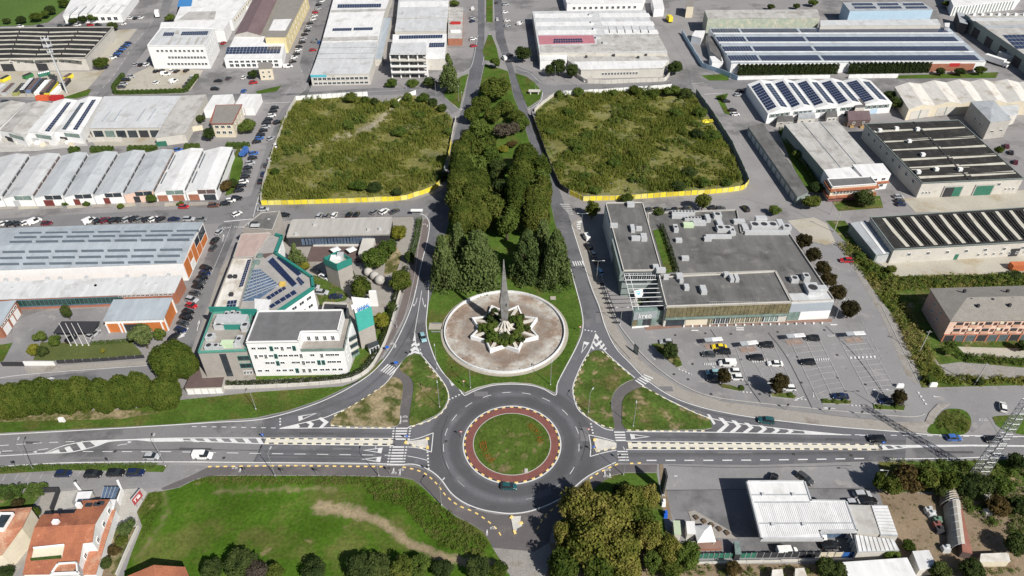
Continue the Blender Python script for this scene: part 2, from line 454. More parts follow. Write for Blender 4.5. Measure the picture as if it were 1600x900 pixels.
def hedge(pts,w,ht,label,m,cat='hedge',dens=26,leaf=.16,group=None,name='hedge',world=False):
    """a clipped hedge as its own thing: leaf faces over a box section along a line"""
    P=[Vector((p[0],p[1],0))for p in(pts if world else gl(pts))];T=plen(P);rg=np.random.default_rng(int(T*100)%9999)
    k=int(T*(2*ht+w)*dens);s=rg.random(k)*T
    C=np.array([[*along(P,x)[0][:2],*along(P,x)[1][:2]]for x in s])
    per=2*ht+w;t=rg.random(k)*per
    off=np.where(t<ht,-w/2,np.where(t<ht+w,t-ht-w/2,w/2));z=np.where(t<ht,t,np.where(t<ht+w,ht,per-t))
    n=np.stack([np.where(t<ht,-1.,np.where(t<ht+w,0,1.)),np.where((t>=ht)&(t<ht+w),1.,0)],1)
    lump=1+.10*np.sin(s*1.9)+.08*np.sin(s*4.3+1)
    off=off*lump+rg.normal(size=k)*.1;z=np.maximum(z*(.95+.1*np.sin(s*2.7))+rg.normal(size=k)*.08,.03)
    q=np.stack([C[:,0]-C[:,3]*off,C[:,1]+C[:,2]*off,z],1);c0=np.array([*P[0][:2],0]);q-=c0
    d=np.stack([-C[:,3]*n[:,0],C[:,2]*n[:,0],n[:,1]],1)+rg.normal(size=(k,3))*.5;d/=np.linalg.norm(d,axis=1)[:,None]
    u=np.cross(d,rg.normal(size=d.shape));u/=np.linalg.norm(u,axis=1)[:,None];w_=np.cross(d,u);sz=leaf*rg.uniform(.6,1.4,size=(k,1))
    v=np.stack([q-u*sz,q-w_*sz*.75,q+u*sz,q+w_*sz*.75],1).reshape(-1,3)
    o=bpy.data.objects.new(name,np_mesh(name,v,k,m));COL.objects.link(o);o.location=(c0[0],c0[1],0);return tag(o,label,cat,group)
def leaf_stuff(name,centres,m,leaf,per,seed):
    """uncountable growth: centres = array of (x, y, radius, height)"""
    rg=np.random.default_rng(seed);c=np.repeat(centres,per,0);k=len(c)
    a=rg.random(k)*6.283;rr=np.sqrt(rg.random(k));h=rg.random(k)
    q=np.stack([c[:,0]+np.cos(a)*rr*c[:,2]*(1-.55*h),c[:,1]+np.sin(a)*rr*c[:,2]*(1-.55*h),.05+h*c[:,3]],1)
    d=np.stack([np.cos(a)*rr,np.sin(a)*rr,.3+h],1)+rg.normal(size=(k,3))*.45;d/=np.linalg.norm(d,axis=1)[:,None]
    u=np.cross(d,rg.normal(size=d.shape));u/=np.linalg.norm(u,axis=1)[:,None];w=np.cross(d,u)
    s=leaf*rg.uniform(.5,1.4,size=(k,1))*np.clip(c[:,2:3]/1.5,.6,1.4)
    v=np.stack([q-u*s,q-w*s*.7,q+u*s,q+w*s*.7],1).reshape(-1,3)
    o=bpy.data.objects.new(name,np_mesh(name,v,k,m));COL.objects.link(o);return kind(o,'stuff')
def stalks(name,pts,m,seed,n=5,h=(1.0,2.4),w=.11):
    rg=np.random.default_rng(seed);c=np.repeat(np.array(pts),n,0);k=len(c);a=rg.random(k)*6.283;ln=rg.normal(size=(k,2))*.28;hh=rg.uniform(*h,size=k)
    p=c+rg.normal(size=(k,2))*.45;ux,uy=np.cos(a)*w,np.sin(a)*w;z0=np.zeros(k)
    v=np.stack([np.stack([p[:,0]-ux*1.6,p[:,1]-uy*1.6,z0],1),np.stack([p[:,0]+ux*1.6,p[:,1]+uy*1.6,z0],1),np.stack([p[:,0]+ln[:,0]+ux,p[:,1]+ln[:,1]+uy,hh],1),np.stack([p[:,0]+ln[:,0]-ux,p[:,1]+ln[:,1]-uy,hh],1)],1).reshape(-1,3)
    o=bpy.data.objects.new(name,np_mesh(name,v,k,m));COL.objects.link(o);return kind(o,'stuff')
def inside(P,x,y):
    r=False;n=len(P);j=n-1
    for i in range(n):
        xi,yi,xj,yj=P[i][0],P[i][1],P[j][0],P[j][1]
        if(yi>y)!=(yj>y)and x<(xj-xi)*(y-yi)/(yj-yi)+xi:r=not r
        j=i
    return r
def scatter(P,n,rg):
    x0,x1=min(p[0]for p in P),max(p[0]for p in P);y0,y1=min(p[1]for p in P),max(p[1]for p in P);out=[]
    while len(out)<n:
        x,y=rg.uniform(x0,x1),rg.uniform(y0,y1)
        if inside(P,x,y):out.append((x,y))
    return out
# ------------------------------------------------------------------ shared materials
M_WHITE=mat('white_paint',(.78,.78,.77),.04,.5,.6)
M_GLASS=mat('window_glass',(.035,.045,.055),.3,.6,.12,spec=.6)
M_DARK=mat('dark_grey',(.04,.04,.045),.1,.5,.7)
M_BARK=mat('bark',(.09,.07,.05),.25,2,.95)
M_FRAME=mat('panel_frame',(.45,.47,.5),.05,.5,.4,metal=.3)
M_SOLAR=mat('solar_cell',(.018,.028,.075),.15,.4,.18,spec=.6)
M_STEEL=mat('galvanised_steel',(.42,.43,.44),.12,.8,.5,metal=.5)
M_TYRE=mat('tyre_rubber',(.02,.02,.02),.1,1,.9)
M_RIM=mat('alloy_rim',(.4,.4,.42),.05,1,.35,metal=.7)
M_LAMP=mat('headlamp',(.7,.7,.7),.02,1,.2)
M_TAIL=mat('tail_lamp',(.35,.01,.01),.02,1,.25)
M_CGLASS=mat('car_glass',(.02,.024,.028),.1,1,.08,spec=.7)
PAINT={}
def paint_mat(k):
    c,nm={'k':((.012,.012,.014),'black'),'d':((.06,.062,.066),'dark grey'),'g':((.2,.205,.21),'grey'),'s':((.42,.43,.45),'silver'),'w':((.78,.78,.77),'white'),
          'b':((.05,.14,.42),'blue'),'n':((.012,.022,.07),'navy blue'),'r':((.42,.02,.025),'red'),'y':((.8,.6,.02),'yellow'),'t':((.02,.09,.1),'dark teal'),
          'm':((.14,.015,.03),'maroon'),'o':((.12,.05,.03),'brown'),'c':((.25,.42,.47),'pale blue'),'l':((.25,.5,.75),'light blue')}[k]
    if k not in PAINT:
        m=mat('car_paint_'+nm.replace(' ','_'),c,.03,.8,.28,spec=.5);m.node_tree.nodes['Principled BSDF'].inputs['Coat Weight'].default_value=.5;PAINT[k]=(m,nm)
    return PAINT[k]
# stations: x, half width low, z low, half width belt, z belt, half width top, z top
CARS={
 'hatch':[(-2.02,.70,.38,.72,.78,.66,.82),(-1.92,.82,.24,.83,.93,.68,.98),(-1.5,.85,.2,.85,.95,.58,1.42),(-.4,.86,.2,.86,.93,.60,1.49),(.3,.86,.2,.86,.91,.58,1.43),(1.1,.86,.2,.84,.88,.76,.97),(1.75,.84,.22,.8,.78,.66,.82),(2.05,.68,.34,.62,.6,.5,.62)],
 'sedan':[(-2.25,.70,.38,.72,.8,.66,.84),(-2.1,.82,.24,.83,.92,.70,.97),(-1.55,.86,.2,.86,.95,.70,1.02),(-.95,.87,.2,.87,.94,.58,1.40),(-.2,.87,.2,.87,.92,.60,1.45),(.4,.87,.2,.87,.9,.58,1.39),(1.2,.87,.2,.84,.87,.76,.95),(1.95,.84,.22,.8,.77,.66,.8),(2.28,.68,.34,.62,.58,.5,.6)],
 'suv':[(-2.2,.76,.42,.78,.9,.72,.95),(-2.1,.88,.3,.88,1.05,.72,1.12),(-1.75,.91,.26,.91,1.07,.64,1.62),(-.4,.92,.26,.92,1.05,.66,1.68),(.35,.92,.26,.92,1.03,.64,1.62),(1.1,.92,.26,.9,1.0,.82,1.1),(1.85,.9,.3,.86,.92,.74,.97),(2.22,.76,.42,.7,.72,.58,.75)],
 'van':[(-2.5,.84,.36,.86,1.1,.78,1.9),(-2.42,.9,.26,.92,1.15,.80,2.0),(-.4,.93,.24,.94,1.12,.80,2.05),(.75,.93,.24,.94,1.1,.78,2.0),(1.55,.92,.24,.9,1.08,.8,1.2),(2.2,.88,.26,.84,.9,.72,.98),(2.48,.72,.38,.68,.7,.58,.74)],
}
WHEELX={'hatch':(-1.28,1.25),'sedan':(-1.4,1.38),'suv':(-1.35,1.35),'van':(-1.55,1.5)}
CABIN={'hatch':(1,5),'sedan':(2,6),'suv':(1,5),'van':(2,4)}
CPROTO={}
def car_proto(ty):
    if ty in CPROTO:return CPROTO[ty]
    S=CARS[ty];i0,i1=CABIN[ty];body,wind,rear,sides,sides2=MB(),MB(),MB(),MB(),MB();lite=MB()
    ring=lambda s:[(s[0],-s[1],s[2]),(s[0],-s[3],s[4]),(s[0],-s[5],s[6]),(s[0],s[5],s[6]),(s[0],s[3],s[4]),(s[0],s[1],s[2])]
    for i in range(len(S)-1):
        A,B_=ring(S[i]),ring(S[i+1])
        for j in range(6):
            k=(j+1)%6;q=(A[j],B_[j],B_[k],A[k]);q=q[::-1]if False else q
            cab=i0<=i<i1;tgt=body;lm=0
            if cab and j in(1,3):tgt,lm=(sides if j==1 else sides2),1
            elif j==2 and i==i1-1:tgt,lm=wind,1
            elif j==2 and i==i0 and ty!='van':tgt,lm=rear,1
            tgt.quad(*q);lite.quad(*q,lm)
    for s,fl in((S[0],1),(S[-1],0)):
        r=ring(s);r=r[::-1]if not fl else r
        body.v+=r;n=len(body.v);body.f.append(tuple(range(n-6,n)));body.m.append(0);lite.v+=r;n=len(lite.v);lite.f.append(tuple(range(n-6,n)));lite.m.append(0)
    ztop=S[i0+1][6]
    for sx in(-1,1):body.box((S[i1][0]-.35,sx*(S[i1][3]+.07),S[i1][4]),(.16,.16,.12),0)# door mirrors
    wh,rim=MB(),MB();rr=.33 if ty!='suv' else .37
    wh.tube((0,-.1,0),(0,.1,0),rr,rr,14);rim.tube((0,-.115,0),(0,.115,0),rr*.62,rr*.62,10)
    for wx in WHEELX[ty]:
        for sy in(-1,1):lite.tube((wx,sy*(S[3][1]-.1),rr),(wx,sy*(S[3][1]+.02),rr),rr,rr,8,2)
    hl,tl=MB(),MB();f,b0=S[-1],S[0]
    hl.box((0,0,0),(.22,.34,.12),0,top=(.7,.9));tl.box((0,0,0),(.1,.28,.16),0)
    for sy in(-1,1):
        lite.box((f[0]-.16,sy*(f[1]-.12),f[4]-.02),(.3,.34,.1),3);lite.box((b0[0]+.05,sy*(b0[1]-.12),b0[4]-.12),(.2,.3,.14),4)
    parts=[('body',body.mesh('body',paint_mat('w')[0],True),(0,0,0)),('windscreen',wind.mesh('windscreen',M_CGLASS),(0,0,0)),('side_window',sides.mesh('side_window',M_CGLASS),(0,0,0)),('side_window',sides2.mesh('side_window',M_CGLASS),(0,0,0))]
    if rear.f:parts.append(('rear_window',rear.mesh('rear_window',M_CGLASS),(0,0,0)))
    me_h,me_t=hl.mesh('headlight',M_LAMP),tl.mesh('tail_light',M_TAIL)
    for sy in(-1,1):
        parts.append(('headlight',me_h,(f[0]-.14,sy*(f[1]-.06),f[4]-.04)));parts.append(('tail_light',me_t,(b0[0]+.03,sy*(b0[1]-.06),b0[4]-.14)))
    wm,rm=wh.mesh('wheel',M_TYRE),rim.mesh('rim',M_RIM)
    CPROTO[ty]=(parts,(wm,rm,rr,S[3][1]),lite.mesh('car',[paint_mat('w')[0],M_CGLASS,M_TYRE,M_LAMP,M_TAIL]));return CPROTO[ty]
CARNAME={'hatch':'hatchback','sedan':'saloon car','suv':'estate car','van':'van'}
OBJN={'hatch':'parked_car','sedan':'parked_car','suv':'parked_car','van':'van'}
def slot(o,m):
    o.material_slots[0].link='OBJECT';o.material_slots[0].material=m
def car(px,py,ty,colr,head,label,group=None,name=None,z=0.0,cat=None,full=None):
    parts,(wm,rm,rr,wy),lite=car_proto(ty);m,cn=paint_mat(colr);p=g(px,py,.6);rz=math.radians(head)
    label=label.replace('%',f'{cn} {CARNAME[ty]}');nm=name or OBJN[ty];cat=cat or('van' if ty=='van' else 'car')
    if full is None:full=py>215
    if not full:
        o=inst(nm,lite,None,(p.x,p.y,z+.04),rz);slot(o,m);return tag(o,label,cat,group)
    t=thing(nm,label,cat,(p.x,p.y,z+.04),rz,group)
    for n_,me,loc in parts:
        o=inst(n_,me,t,loc)
        if n_=='body':slot(o,m)
    for wx in WHEELX[ty]:
        for sy in(-1,1):
            w=inst('wheel',wm,t,(wx,sy*(wy-.06),rr));inst('rim',rm,w)
    return t
def car_row(a,b,n,spec,head,where,group,skip=(),jit=.15,start='first',dirn=''):
    """cars side by side along a line of the photo; spec = string of type+colour pairs, e.g. 'hk sw'"""
    T={'h':'hatch','s':'sedan','u':'suv','v':'van'};sp=spec.split();k=0
    for i in range(n):
        if i in skip:continue
        t=i/max(n-1,1);q=sp[k%len(sp)];px,py=lerp(a,b,t)
        car(px+R.uniform(-jit,jit)*2,py+R.uniform(-jit,jit),T[q[0]],q[1],head+R.uniform(-2.5,2.5),f'%, {NTH[k]} {where}',group);k+=1
# ------------------------------------------------------------------ setting: ground, roads, lawns
A_OLD=mat('pale_asphalt',(.25,.24,.242),.10,.06,.92,2.2,.07,stain=[((.155,.15,.152),.035,.56,.05),((.27,.26,.25),.11,.63,.05)])
RBC=(0.0,120.86)
A_NEW=mat('road_asphalt',(.128,.129,.142),.08,.09,.9,2.6,.08,stain=[((.096,.096,.103),.05,.56,.05),((.160,.157,.164),.12,.61,.04),((.09,.088,.092),.6,.70,.03)],
  rings=[(0.0,120.86,15.2,1.0,1.2,(.072,.072,.078)),(0.0,120.86,20.3,1.2,1.3,(.08,.08,.086))],
  segs=[([tuple(g(*p)[:2])for p in q],.35,.5,(.092,.092,.098),1.2)for q in([(415,705),(520,706),(620,708)],[(415,718),(520,718),(620,720)],[(415,678),(520,678),(640,679)],[(985,683),(1100,684),(1320,688),(1415,690)],[(970,712),(1100,711),(1415,708)],[(420,654),(500,640),(560,617),(610,575)])])
A_MID=mat('street_asphalt',(.188,.185,.190),.09,.08,.9,2.5,.08,stain=[((.115,.115,.12),.05,.57,.05),((.19,.187,.187),.14,.64,.05)])
A_PATH=mat('path_asphalt',(.118,.108,.11),.10,.12,.92,2.8,.10,stain=[((.15,.14,.135),.13,.6,.06)])
A_LOT=mat('car_park_asphalt',(.235,.23,.235),.08,.05,.92,2.0,.07,stain=[((.195,.19,.195),.045,.56,.05),((.28,.27,.265),.2,.62,.04),((.15,.145,.148),.5,.69,.03)])
CONC=mat('concrete_yard',(.40,.375,.32),.10,.07,.92,1.6,.08,stain=[((.33,.28,.2),.06,.58,.06)])
PAVE=mat('pavement_concrete',(.30,.28,.255),.10,.12,.93,1.8,.1,stain=[((.2,.175,.15),.12,.6,.06)])
BROWNP=mat('brown_pavement',(.15,.125,.12),.1,.1,.93,1.9,.12)
KERB=mat('kerb_stone',(.42,.41,.39),.1,.4,.85,2.4,.1)
LAWN=mat('lawn_grass',(.066,.115,.02),.28,.10,.95,1.3,.26,stain=[((.10,.105,.03),.09,.56,.06),((.17,.135,.07),.3,.7,.03)],bump=.8,spec=.03)
LAWN2=mat('rough_lawn',(.066,.105,.022),.3,.14,.95,1.2,.3,stain=[((.12,.11,.04),.12,.55,.07),((.23,.185,.11),.24,.6,.05)],bump=.8,spec=.03)
DRYL=mat('dry_lawn',(.10,.105,.034),.25,.2,.95,1.4,.28,stain=[((.26,.21,.13),.2,.49,.07),((.055,.085,.02),.13,.62,.05)],bump=.8,spec=.03)
WILD=mat('waste_ground',(.165,.160,.055),.3,.06,.95,.9,.3,stain=[((.32,.285,.215),.05,.565,.05),((.095,.115,.026),.05,.56,.05),((.22,.19,.09),.4,.62,.05)],bump=.8,spec=.03,
  segs=[([tuple(g(*p)[:2])for p in((480,226),(520,217),(560,210),(590,190),(612,172))],1.6,2.5,(.34,.30,.22),14.0)])
DIRT=mat('bare_earth',(.225,.17,.115),.18,.12,.96,1.6,.14,stain=[((.16,.115,.07),.14,.58,.07)],bump=.5)
GRAVEL=mat('gravel',(.27,.255,.24),.16,.2,.96,3.0,.22,stain=[((.19,.17,.14),.2,.6,.06)])
M_LINE=mat('road_paint_white',(.62,.62,.62),.10,.8,.8,5,.12)
M_LINEOLD=mat('worn_paint_white',(.42,.42,.42),.2,.9,.85,4,.2)
M_YEL=mat('kerb_paint_yellow',(.80,.58,.20),.10,1.5,.7,6,.1)
M_CREAM=mat('kerb_paint_cream',(.66,.60,.43),.10,1.5,.75,6,.1)
M_BLACKP=mat('kerb_paint_black',(.06,.06,.065),.2,1.5,.75)
# base ground to the horizon
b=MB();b.quad((-7000,-3000,0),(7000,-3000,0),(7000,12000,0),(-7000,12000,0));kind(b.obj('ground',A_OLD),'structure')
# streets beyond the photo's detail
sheet('street',[(416,338),(404,322),(428,235),(465,165),(480,150),(485,138),(468,100),(495,0),(500,-30),(528,-30),(520,0),(490,105),(488,118),(478,140),(440,170),(418,225),(394,300),(376,345),(345,420),(300,545),(292,590),(232,600),(255,560),(285,490),(322,400),(342,352),(366,340)],1,A_MID)
sheet('street',[(-40,345),(60,338),(320,325),(394,305),(405,318),(402,340),(360,348),(318,350),(-40,366)],2,A_MID)
sheet('street',[(350,352),(402,316),(560,318),(640,316),(688,298),(703,278),(706,325),(696,350),(672,342),(668,333),(645,338),(455,345),(418,335)],3,A_MID)
sheet('street',[(485,150),(480,144),(580,138),(660,136),(694,145),(695,152),(718,172),(706,178),(690,158),(650,146),(560,150)],2,A_MID)
sheet('street',[(806,102),(830,112),(850,130),(870,133),(1020,128),(1080,125),(1240,122),(1250,132),(1090,141),(1020,137),(880,143),(850,150),(830,172),(824,166),(846,148),(846,140),(835,127),(806,116)],2,A_MID)
sheet('street',[(1008,12),(1040,30),(1066,52),(1096,108),(1108,130),(1180,225),(1232,290),(1290,318),(1300,335),(1272,345),(1240,330),(1160,310),(960,322),(905,338),(890,320),(905,310),(1168,298),(1170,288),(1142,225),(1085,145),(1072,100),(1035,40),(985,20)],3,A_OLD)
sheet('street',[(-40,150),(100,160),(140,153),(172,128),(205,80),(235,40),(250,18),(262,-30),(282,-30),(262,22),(238,65),(200,112),(178,143),(172,150),(320,147),(480,146),(420,152),(400,160),(320,150),(160,157),(60,165),(-40,162)],2,A_MID)
sheet('street',[(-40,42),(185,37),(235,36),(232,46),(180,46),(-40,52)],3,A_MID)
sheet('street',[(-60,595),(60,590),(232,569),(262,575),(255,600),(-60,616)],2,A_MID)
sheet('pavement',[(38,574),(230,563),(233,570),(42,584)],4,PAVE)
# main junction in dark asphalt
JUNC=[(-200,690),(0,679),(200,667),(330,660),(400,655),(450,643),(500,626),(540,607),(575,585),(597,563),(613,540),(628,510),(640,483),(648,450),(660,405),(669,375),(672,345),(668,338),
 (690,310),(700,262),(708,220),(716,190),(727,150),(735,105),(747,50),(747,-40),(757,-40),(757,50),(756,100),(748,140),(735,190),(722,240),(713,290),(706,330),(697,360),(688,400),(678,445),(668,480),(666,505),(669,530),(680,562),(693,585),(715,607),(728,617),
 (745,609),(770,602),(800,600),(830,602),(850,608),(868,617),(872,598),(882,578),(897,550),(907,525),(911,505),(907,478),(900,452),(890,410),(868,350),(858,300),(848,270),(838,245),(826,215),(815,180),(803,150),(795,112),(775,60),(772,0),(772,-40),(784,-40),(784,0),(788,55),(800,100),(806,118),(822,165),(833,200),(842,228),(865,275),(875,300),(893,350),(912,410),(925,450),(936,477),(946,510),(962,542),(985,567),(1010,592),(1045,617),(1085,633),(1135,645),(1200,655),(1300,666),(1400,674),(1460,679),(1600,682),(1800,686),(1800,724),(1600,715),(1500,718),(1330,722),(1180,727),(1027,725),(965,724),(945,732),(925,742),(910,752),(895,765),(875,780),(850,792),(825,800),(800,803),(775,802),(750,797),(725,787),(705,772),(690,752),(677,740),(662,732),(645,727),(625,727),(550,725),(400,724),(300,723),(200,723),(100,724),(0,730),(-200,742)]
sheet('road',JUNC,4,A_NEW)
sheet('road',[(-200,690),(0,679),(200,667),(330,660),(413,654),(410,690),(395,724),(300,723),(200,723),(100,724),(0,730),(-200,742)],5,A_MID).name='road_west_resurfaced'
bpy.data.objects['road_west_resurfaced'].name='road'
sheet('road',[(1416,676),(1460,679),(1600,682),(1800,686),(1800,724),(1600,715),(1500,718),(1414,720)],5,A_MID)
# cycle path and southern stub
sheet('cycle_path',[(252,763),(275,753),(295,745),(325,730),(550,727),(645,729),(662,734),(677,742),(690,754),(705,774),(725,789),(750,799),(775,804),(800,805),(825,802),(850,794),(875,782),(895,767),(910,754),(925,744),(945,734),(965,726),(1027,726),(1026,738),(978,738),(955,743),(935,757),(900,795),(870,814),(862,830),(858,848),(835,862),(770,856),(765,845),(755,830),(738,819),(712,806),(692,790),(675,774),(660,760),(645,749),(625,745),(550,743),(400,742),(340,743),(312,747),(296,753),(278,762),(255,766)],3,A_PATH)
sheet('track',[(770,856),(835,862),(858,848),(862,860),(852,905),(858,990),(790,990),(800,905),(785,880)],2,GRAVEL)
sheet('cycle_path',[(650,345),(671,342),(667,378),(655,430),(645,462),(634,490),(620,516),(603,546),(588,570),(582,572),(600,545),(615,512),(624,485),(634,450),(640,420),(650,385),(655,355)],6,BROWNP)
sheet('forecourt_road',[(-200,748),(0,742),(200,738),(262,729),(300,726),(323,729),(295,744),(252,762),(190,766),(120,762),(0,770),(-200,780)],2,A_LOT)
# roadside pavement to the east
sheet('pavement',[(905,340),(915,372),(930,420),(946,470),(960,505),(985,545),(1020,580),(1070,610),(1130,628),(1200,637),(1300,650),(1400,660),(1450,662),(1462,678),(1400,674),(1300,666),(1200,655),(1135,645),(1085,633),(1045,617),(1010,592),(985,567),(962,542),(946,510),(936,477),(925,450),(912,410),(893,350)],5,PAVE)
sheet('car_park',[(942,470),(985,512),(1300,500),(1310,470),(1290,345),(1345,380),(1375,480),(1435,600),(1470,608),(1600,603),(1700,600),(1700,660),(1640,676),(1560,678),(1545,655),(1520,676),(1495,650),(1460,640),(1448,660),(1400,659),(1300,649),(1200,637),(1130,628),(1070,610),(1020,580),(985,545),(960,505)],2,A_LOT)
sheet('side_lane',[(1215,340),(1240,350),(1290,346),(1345,385),(1375,480),(1435,602),(1400,640),(1340,560),(1310,460)],3,A_LOT)
sheet('yard',[(1230,345),(1272,340),(1292,350),(1306,380),(1290,383),(1262,375)],4,CONC)
sheet('gravel_strip',[(1306,380),(1325,382),(1358,445),(1400,500),(1440,590),(1432,603),(1415,585),(1380,500),(1340,430)],4,GRAVEL)
sheet('station_forecourt',[(1030,724),(1180,727),(1330,723),(1372,722),(1380,775),(1400,850),(1420,880),(1040,882),(1038,800),(1036,740)],1,A_LOT)
sheet('station_paving',[(1036,765),(1195,766),(1370,762),(1395,830),(1400,862),(1095,862),(1085,845),(1060,815),(1040,790)],2,A_MID)
# lawns and verges
sheet('grass_verge',[(-200,668),(0,646),(190,643),(275,626),(400,613),(535,604),(565,593),(588,579),(599,562),(597,561),(575,584),(540,606),(500,625),(450,642),(400,653),(275,663),(0,677),(-200,688)],6,LAWN)
sheet('dry_verge',[(-100,655),(0,645),(190,640),(250,645),(190,655),(60,658),(0,660),(-100,668)],7,DRYL)
b0=sheet('grass_verge',[(-200,744),(0,731),(100,727),(245,727),(262,728),(255,738),(200,737),(100,735),(0,741),(-200,752)],6,LAWN)
ISL={
 'a':[(517,659),(525,650),(540,640),(575,620),(600,603),(612,591),(622,592),(629,600),(629,615),(625,640),(621,666),(575,667),(522,665)],
 'b':[(640,665),(644,625),(646,603),(640,590),(624,577),(632,562),(642,555),(655,555),(665,565),(677,580),(690,595),(697,607),(700,620),(695,635),(685,647),(665,657)],
 'c':[(960,670),(955,640),(956,622),(965,607),(980,597),(990,592),(975,580),(950,556),(935,548),(922,553),(912,567),(902,590),(897,605),(899,622),(907,640),(925,655),(945,667)],
 'd':[(977,671),(972,640),(974,625),(982,615),(1002,606),(1020,612),(1050,630),(1080,644),(1107,656),(1111,664),(1105,671),(1025,673)]}
for k,P in ISL.items():
    W=smooth_line(gl(P),True,3);sheet('traffic_island',W,5,DRYL if k in 'a' else LAWN2,world=True,th=.14,side=KERB)
    sheet('kerb',W,5,KERB,world=True,th=.10)if False else None
for P in([(629,600),(625,640),(621,671),(640,671),(644,625),(646,603),(640,590),(622,576),(611,588),(622,591)],[(960,671),(955,640),(956,622),(965,607),(980,597),(992,592),(1003,605),(982,615),(974,625),(972,640),(977,672)]):
    sheet('footpath',P,5,A_PATH)
# fountain lawn and the long median under the trees
sheet('park_lawn',[(690,398),(679,445),(669,480),(667,505),(670,530),(682,563),(695,586),(717,609),(727,614),(745,606),(770,600),(800,598),(830,600),(850,606),(867,614),(871,598),(881,578),(896,550),(906,525),(910,505),(906,478),(899,452),(889,410),(867,350),(857,300),(847,270),(837,245),(825,215),(814,180),(802,150),(794,112),(758,100),(749,140),(736,190),(723,240),(714,290),(707,330),(698,360)],6,LAWN,th=.1,side=KERB)
sheet('grass_median',[(758,95),(754,80),(763,55),(768,55),(776,75),(781,98)],6,LAWN,th=.1,side=KERB)
sheet('grass_median',[(760,-20),(760,35),(770,36),(770,-20)],6,LAWN,th=.1,side=KERB)
sheet('grass_island',[(720,120),(732,116),(718,171),(706,162),(695,152),(694,145),(705,132)],6,LAWN,th=.1,side=KERB)
sheet('grass_island',[(805,115),(822,120),(836,130),(847,144),(844,156),(825,169),(815,145)],6,LAWN,th=.1,side=KERB)
# vacant lots
LOT_W=[(404,316),(415,265),(440,190),(466,152),(560,150),(600,160),(640,147),(680,162),(708,186),(706,225),(690,285),(640,305),(520,314)]
LOT_E=[(868,145),(950,140),(1060,136),(1085,148),(1105,180),(1145,235),(1164,285),(1150,296),(1050,302),(912,306),(875,295),(858,262),(832,195),(838,172)]
sheet('waste_ground',LOT_W,4,WILD);sheet('waste_ground',LOT_E,5,WILD)
# meadow with its worn track
def seg(pts):return[tuple(g(*p)[:2])for p in pts]
TAN=(.285,.23,.145);TAN2=(.25,.205,.12)
MEAD=mat('meadow_grass',(.056,.112,.012),.26,.08,.95,1.2,.26,stain=[((.10,.115,.03),.07,.55,.06),((.20,.17,.085),.22,.66,.04)],bump=.8,spec=.03,
  segs=[(seg([(340,768),(400,766),(470,763),(520,765)]),-.1,1.2,TAN2,11.0),(seg([(500,790),(545,798),(595,815),(640,850),(700,873),(790,886)]),1.0,.45,TAN,5.5),
        (seg([(255,770),(262,800),(245,830),(215,870)]),-.4,1.3,TAN2,8.0),(seg([(500,792),(560,802)]),1.6,.7,TAN,8.0)])
sheet('meadow',[(190,910),(205,865),(222,822),(214,800),(232,770),(256,767),(280,762),(300,752),(325,744),(400,743),(550,744),(625,746),(645,750),(660,761),(675,775),(692,791),(712,807),(738,820),(755,831),(765,846),(770,857),(785,880),(800,905),(790,990),(170,990)],1,MEAD)
sheet('grass_bank',[(934,758),(955,744),(978,739),(1026,739),(1030,760),(1036,800),(1042,850),(900,850),(866,842),(872,815),(902,796)],2,LAWN)
sheet('wooded_ground',[(858,848),(900,850),(1042,850),(1090,875),(1600,885),(1900,1000),(790,1000),(852,905)],1,DIRT)
sheet('bare_yard',[(1372,768),(1460,772),(1500,760),(1700,760),(1800,1000),(1420,900),(1400,850)],2,DIRT)
sheet('rough_ground',[(1365,722),(1500,720),(1600,717),(1900,730),(1800,830),(1600,800),(1550,775),(1470,768),(1380,770)],1,LAWN2)
# eastern scrub
sheet('scrub_ground',[(1290,345),(1320,345),(1370,412),(1400,432),(1600,425),(1800,420),(1800,606),(1600,602),(1440,606),(1400,500),(1358,445),(1322,380)],3,LAWN2)
sheet('gravel_drive',[(1450,545),(1468,570),(1500,566),(1600,575),(1800,580),(1800,592),(1600,590),(1500,594),(1476,585),(1440,540)],4,GRAVEL)
sheet('terrace_slab',[(1496,542),(1600,545),(1640,556),(1590,560),(1510,556)],5,CONC)
sheet('yard',[(1370,408),(1640,393),(1680,425),(1400,432)],4,CONC)
sheet('yard',[(1410,310),(1600,297),(1680,300),(1690,330),(1430,332)],4,CONC)
sheet('grass_island',[(1466,680),(1448,674),(1462,655),(1478,640),(1505,641),(1517,655),(1513,674),(1495,681)],6,LAWN,smooth=True)
sheet('grass_island',[(1550,652),(1560,650),(1600,648),(1700,650),(1700,684),(1600,680),(1570,674),(1556,664)],6,LAWN)
sheet('pavement',[(1452,645),(1465,632),(1484,632),(1466,644),(1458,662),(1440,668),(1400,663),(1445,660)],6,PAVE,th=.12,side=KERB)
# campus grounds
sheet('campus_paving',[(455,345),(645,339),(650,352),(640,400),(625,470),(600,540),(570,580),(540,590),(500,600),(300,606),(290,590),(345,420),(400,350)],4,PAVE)
sheet('campus_lawn',[(400,594),(535,588),(560,578),(590,548),(612,500),(618,470),(604,474),(590,510),(578,530),(560,545),(548,577),(400,588)],5,LAWN)
sheet('campus_lawn',[(490,430),(520,440),(545,462),(540,470),(500,478),(488,440)],5,LAWN2)
sheet('campus_lawn',[(604,395),(620,385),(628,400),(620,425),(600,430)],5,DRYL)
sheet('lawn',[(52,563),(64,535),(85,535),(130,538),(205,533),(222,552),(218,560),(120,565)],4,mat('mown_lawn',(.085,.105,.03),.15,.15,.95,1.4,.15,bump=.4))
sheet('lawn',[(-40,545),(20,536),(5,565),(-40,568)],4,LAWN)
sheet('factory_yard',[(20,505),(60,487),(170,480),(165,500),(262,522),(260,530),(205,533),(95,537),(64,535),(52,562),(5,567),(20,536)],3,A_LOT)
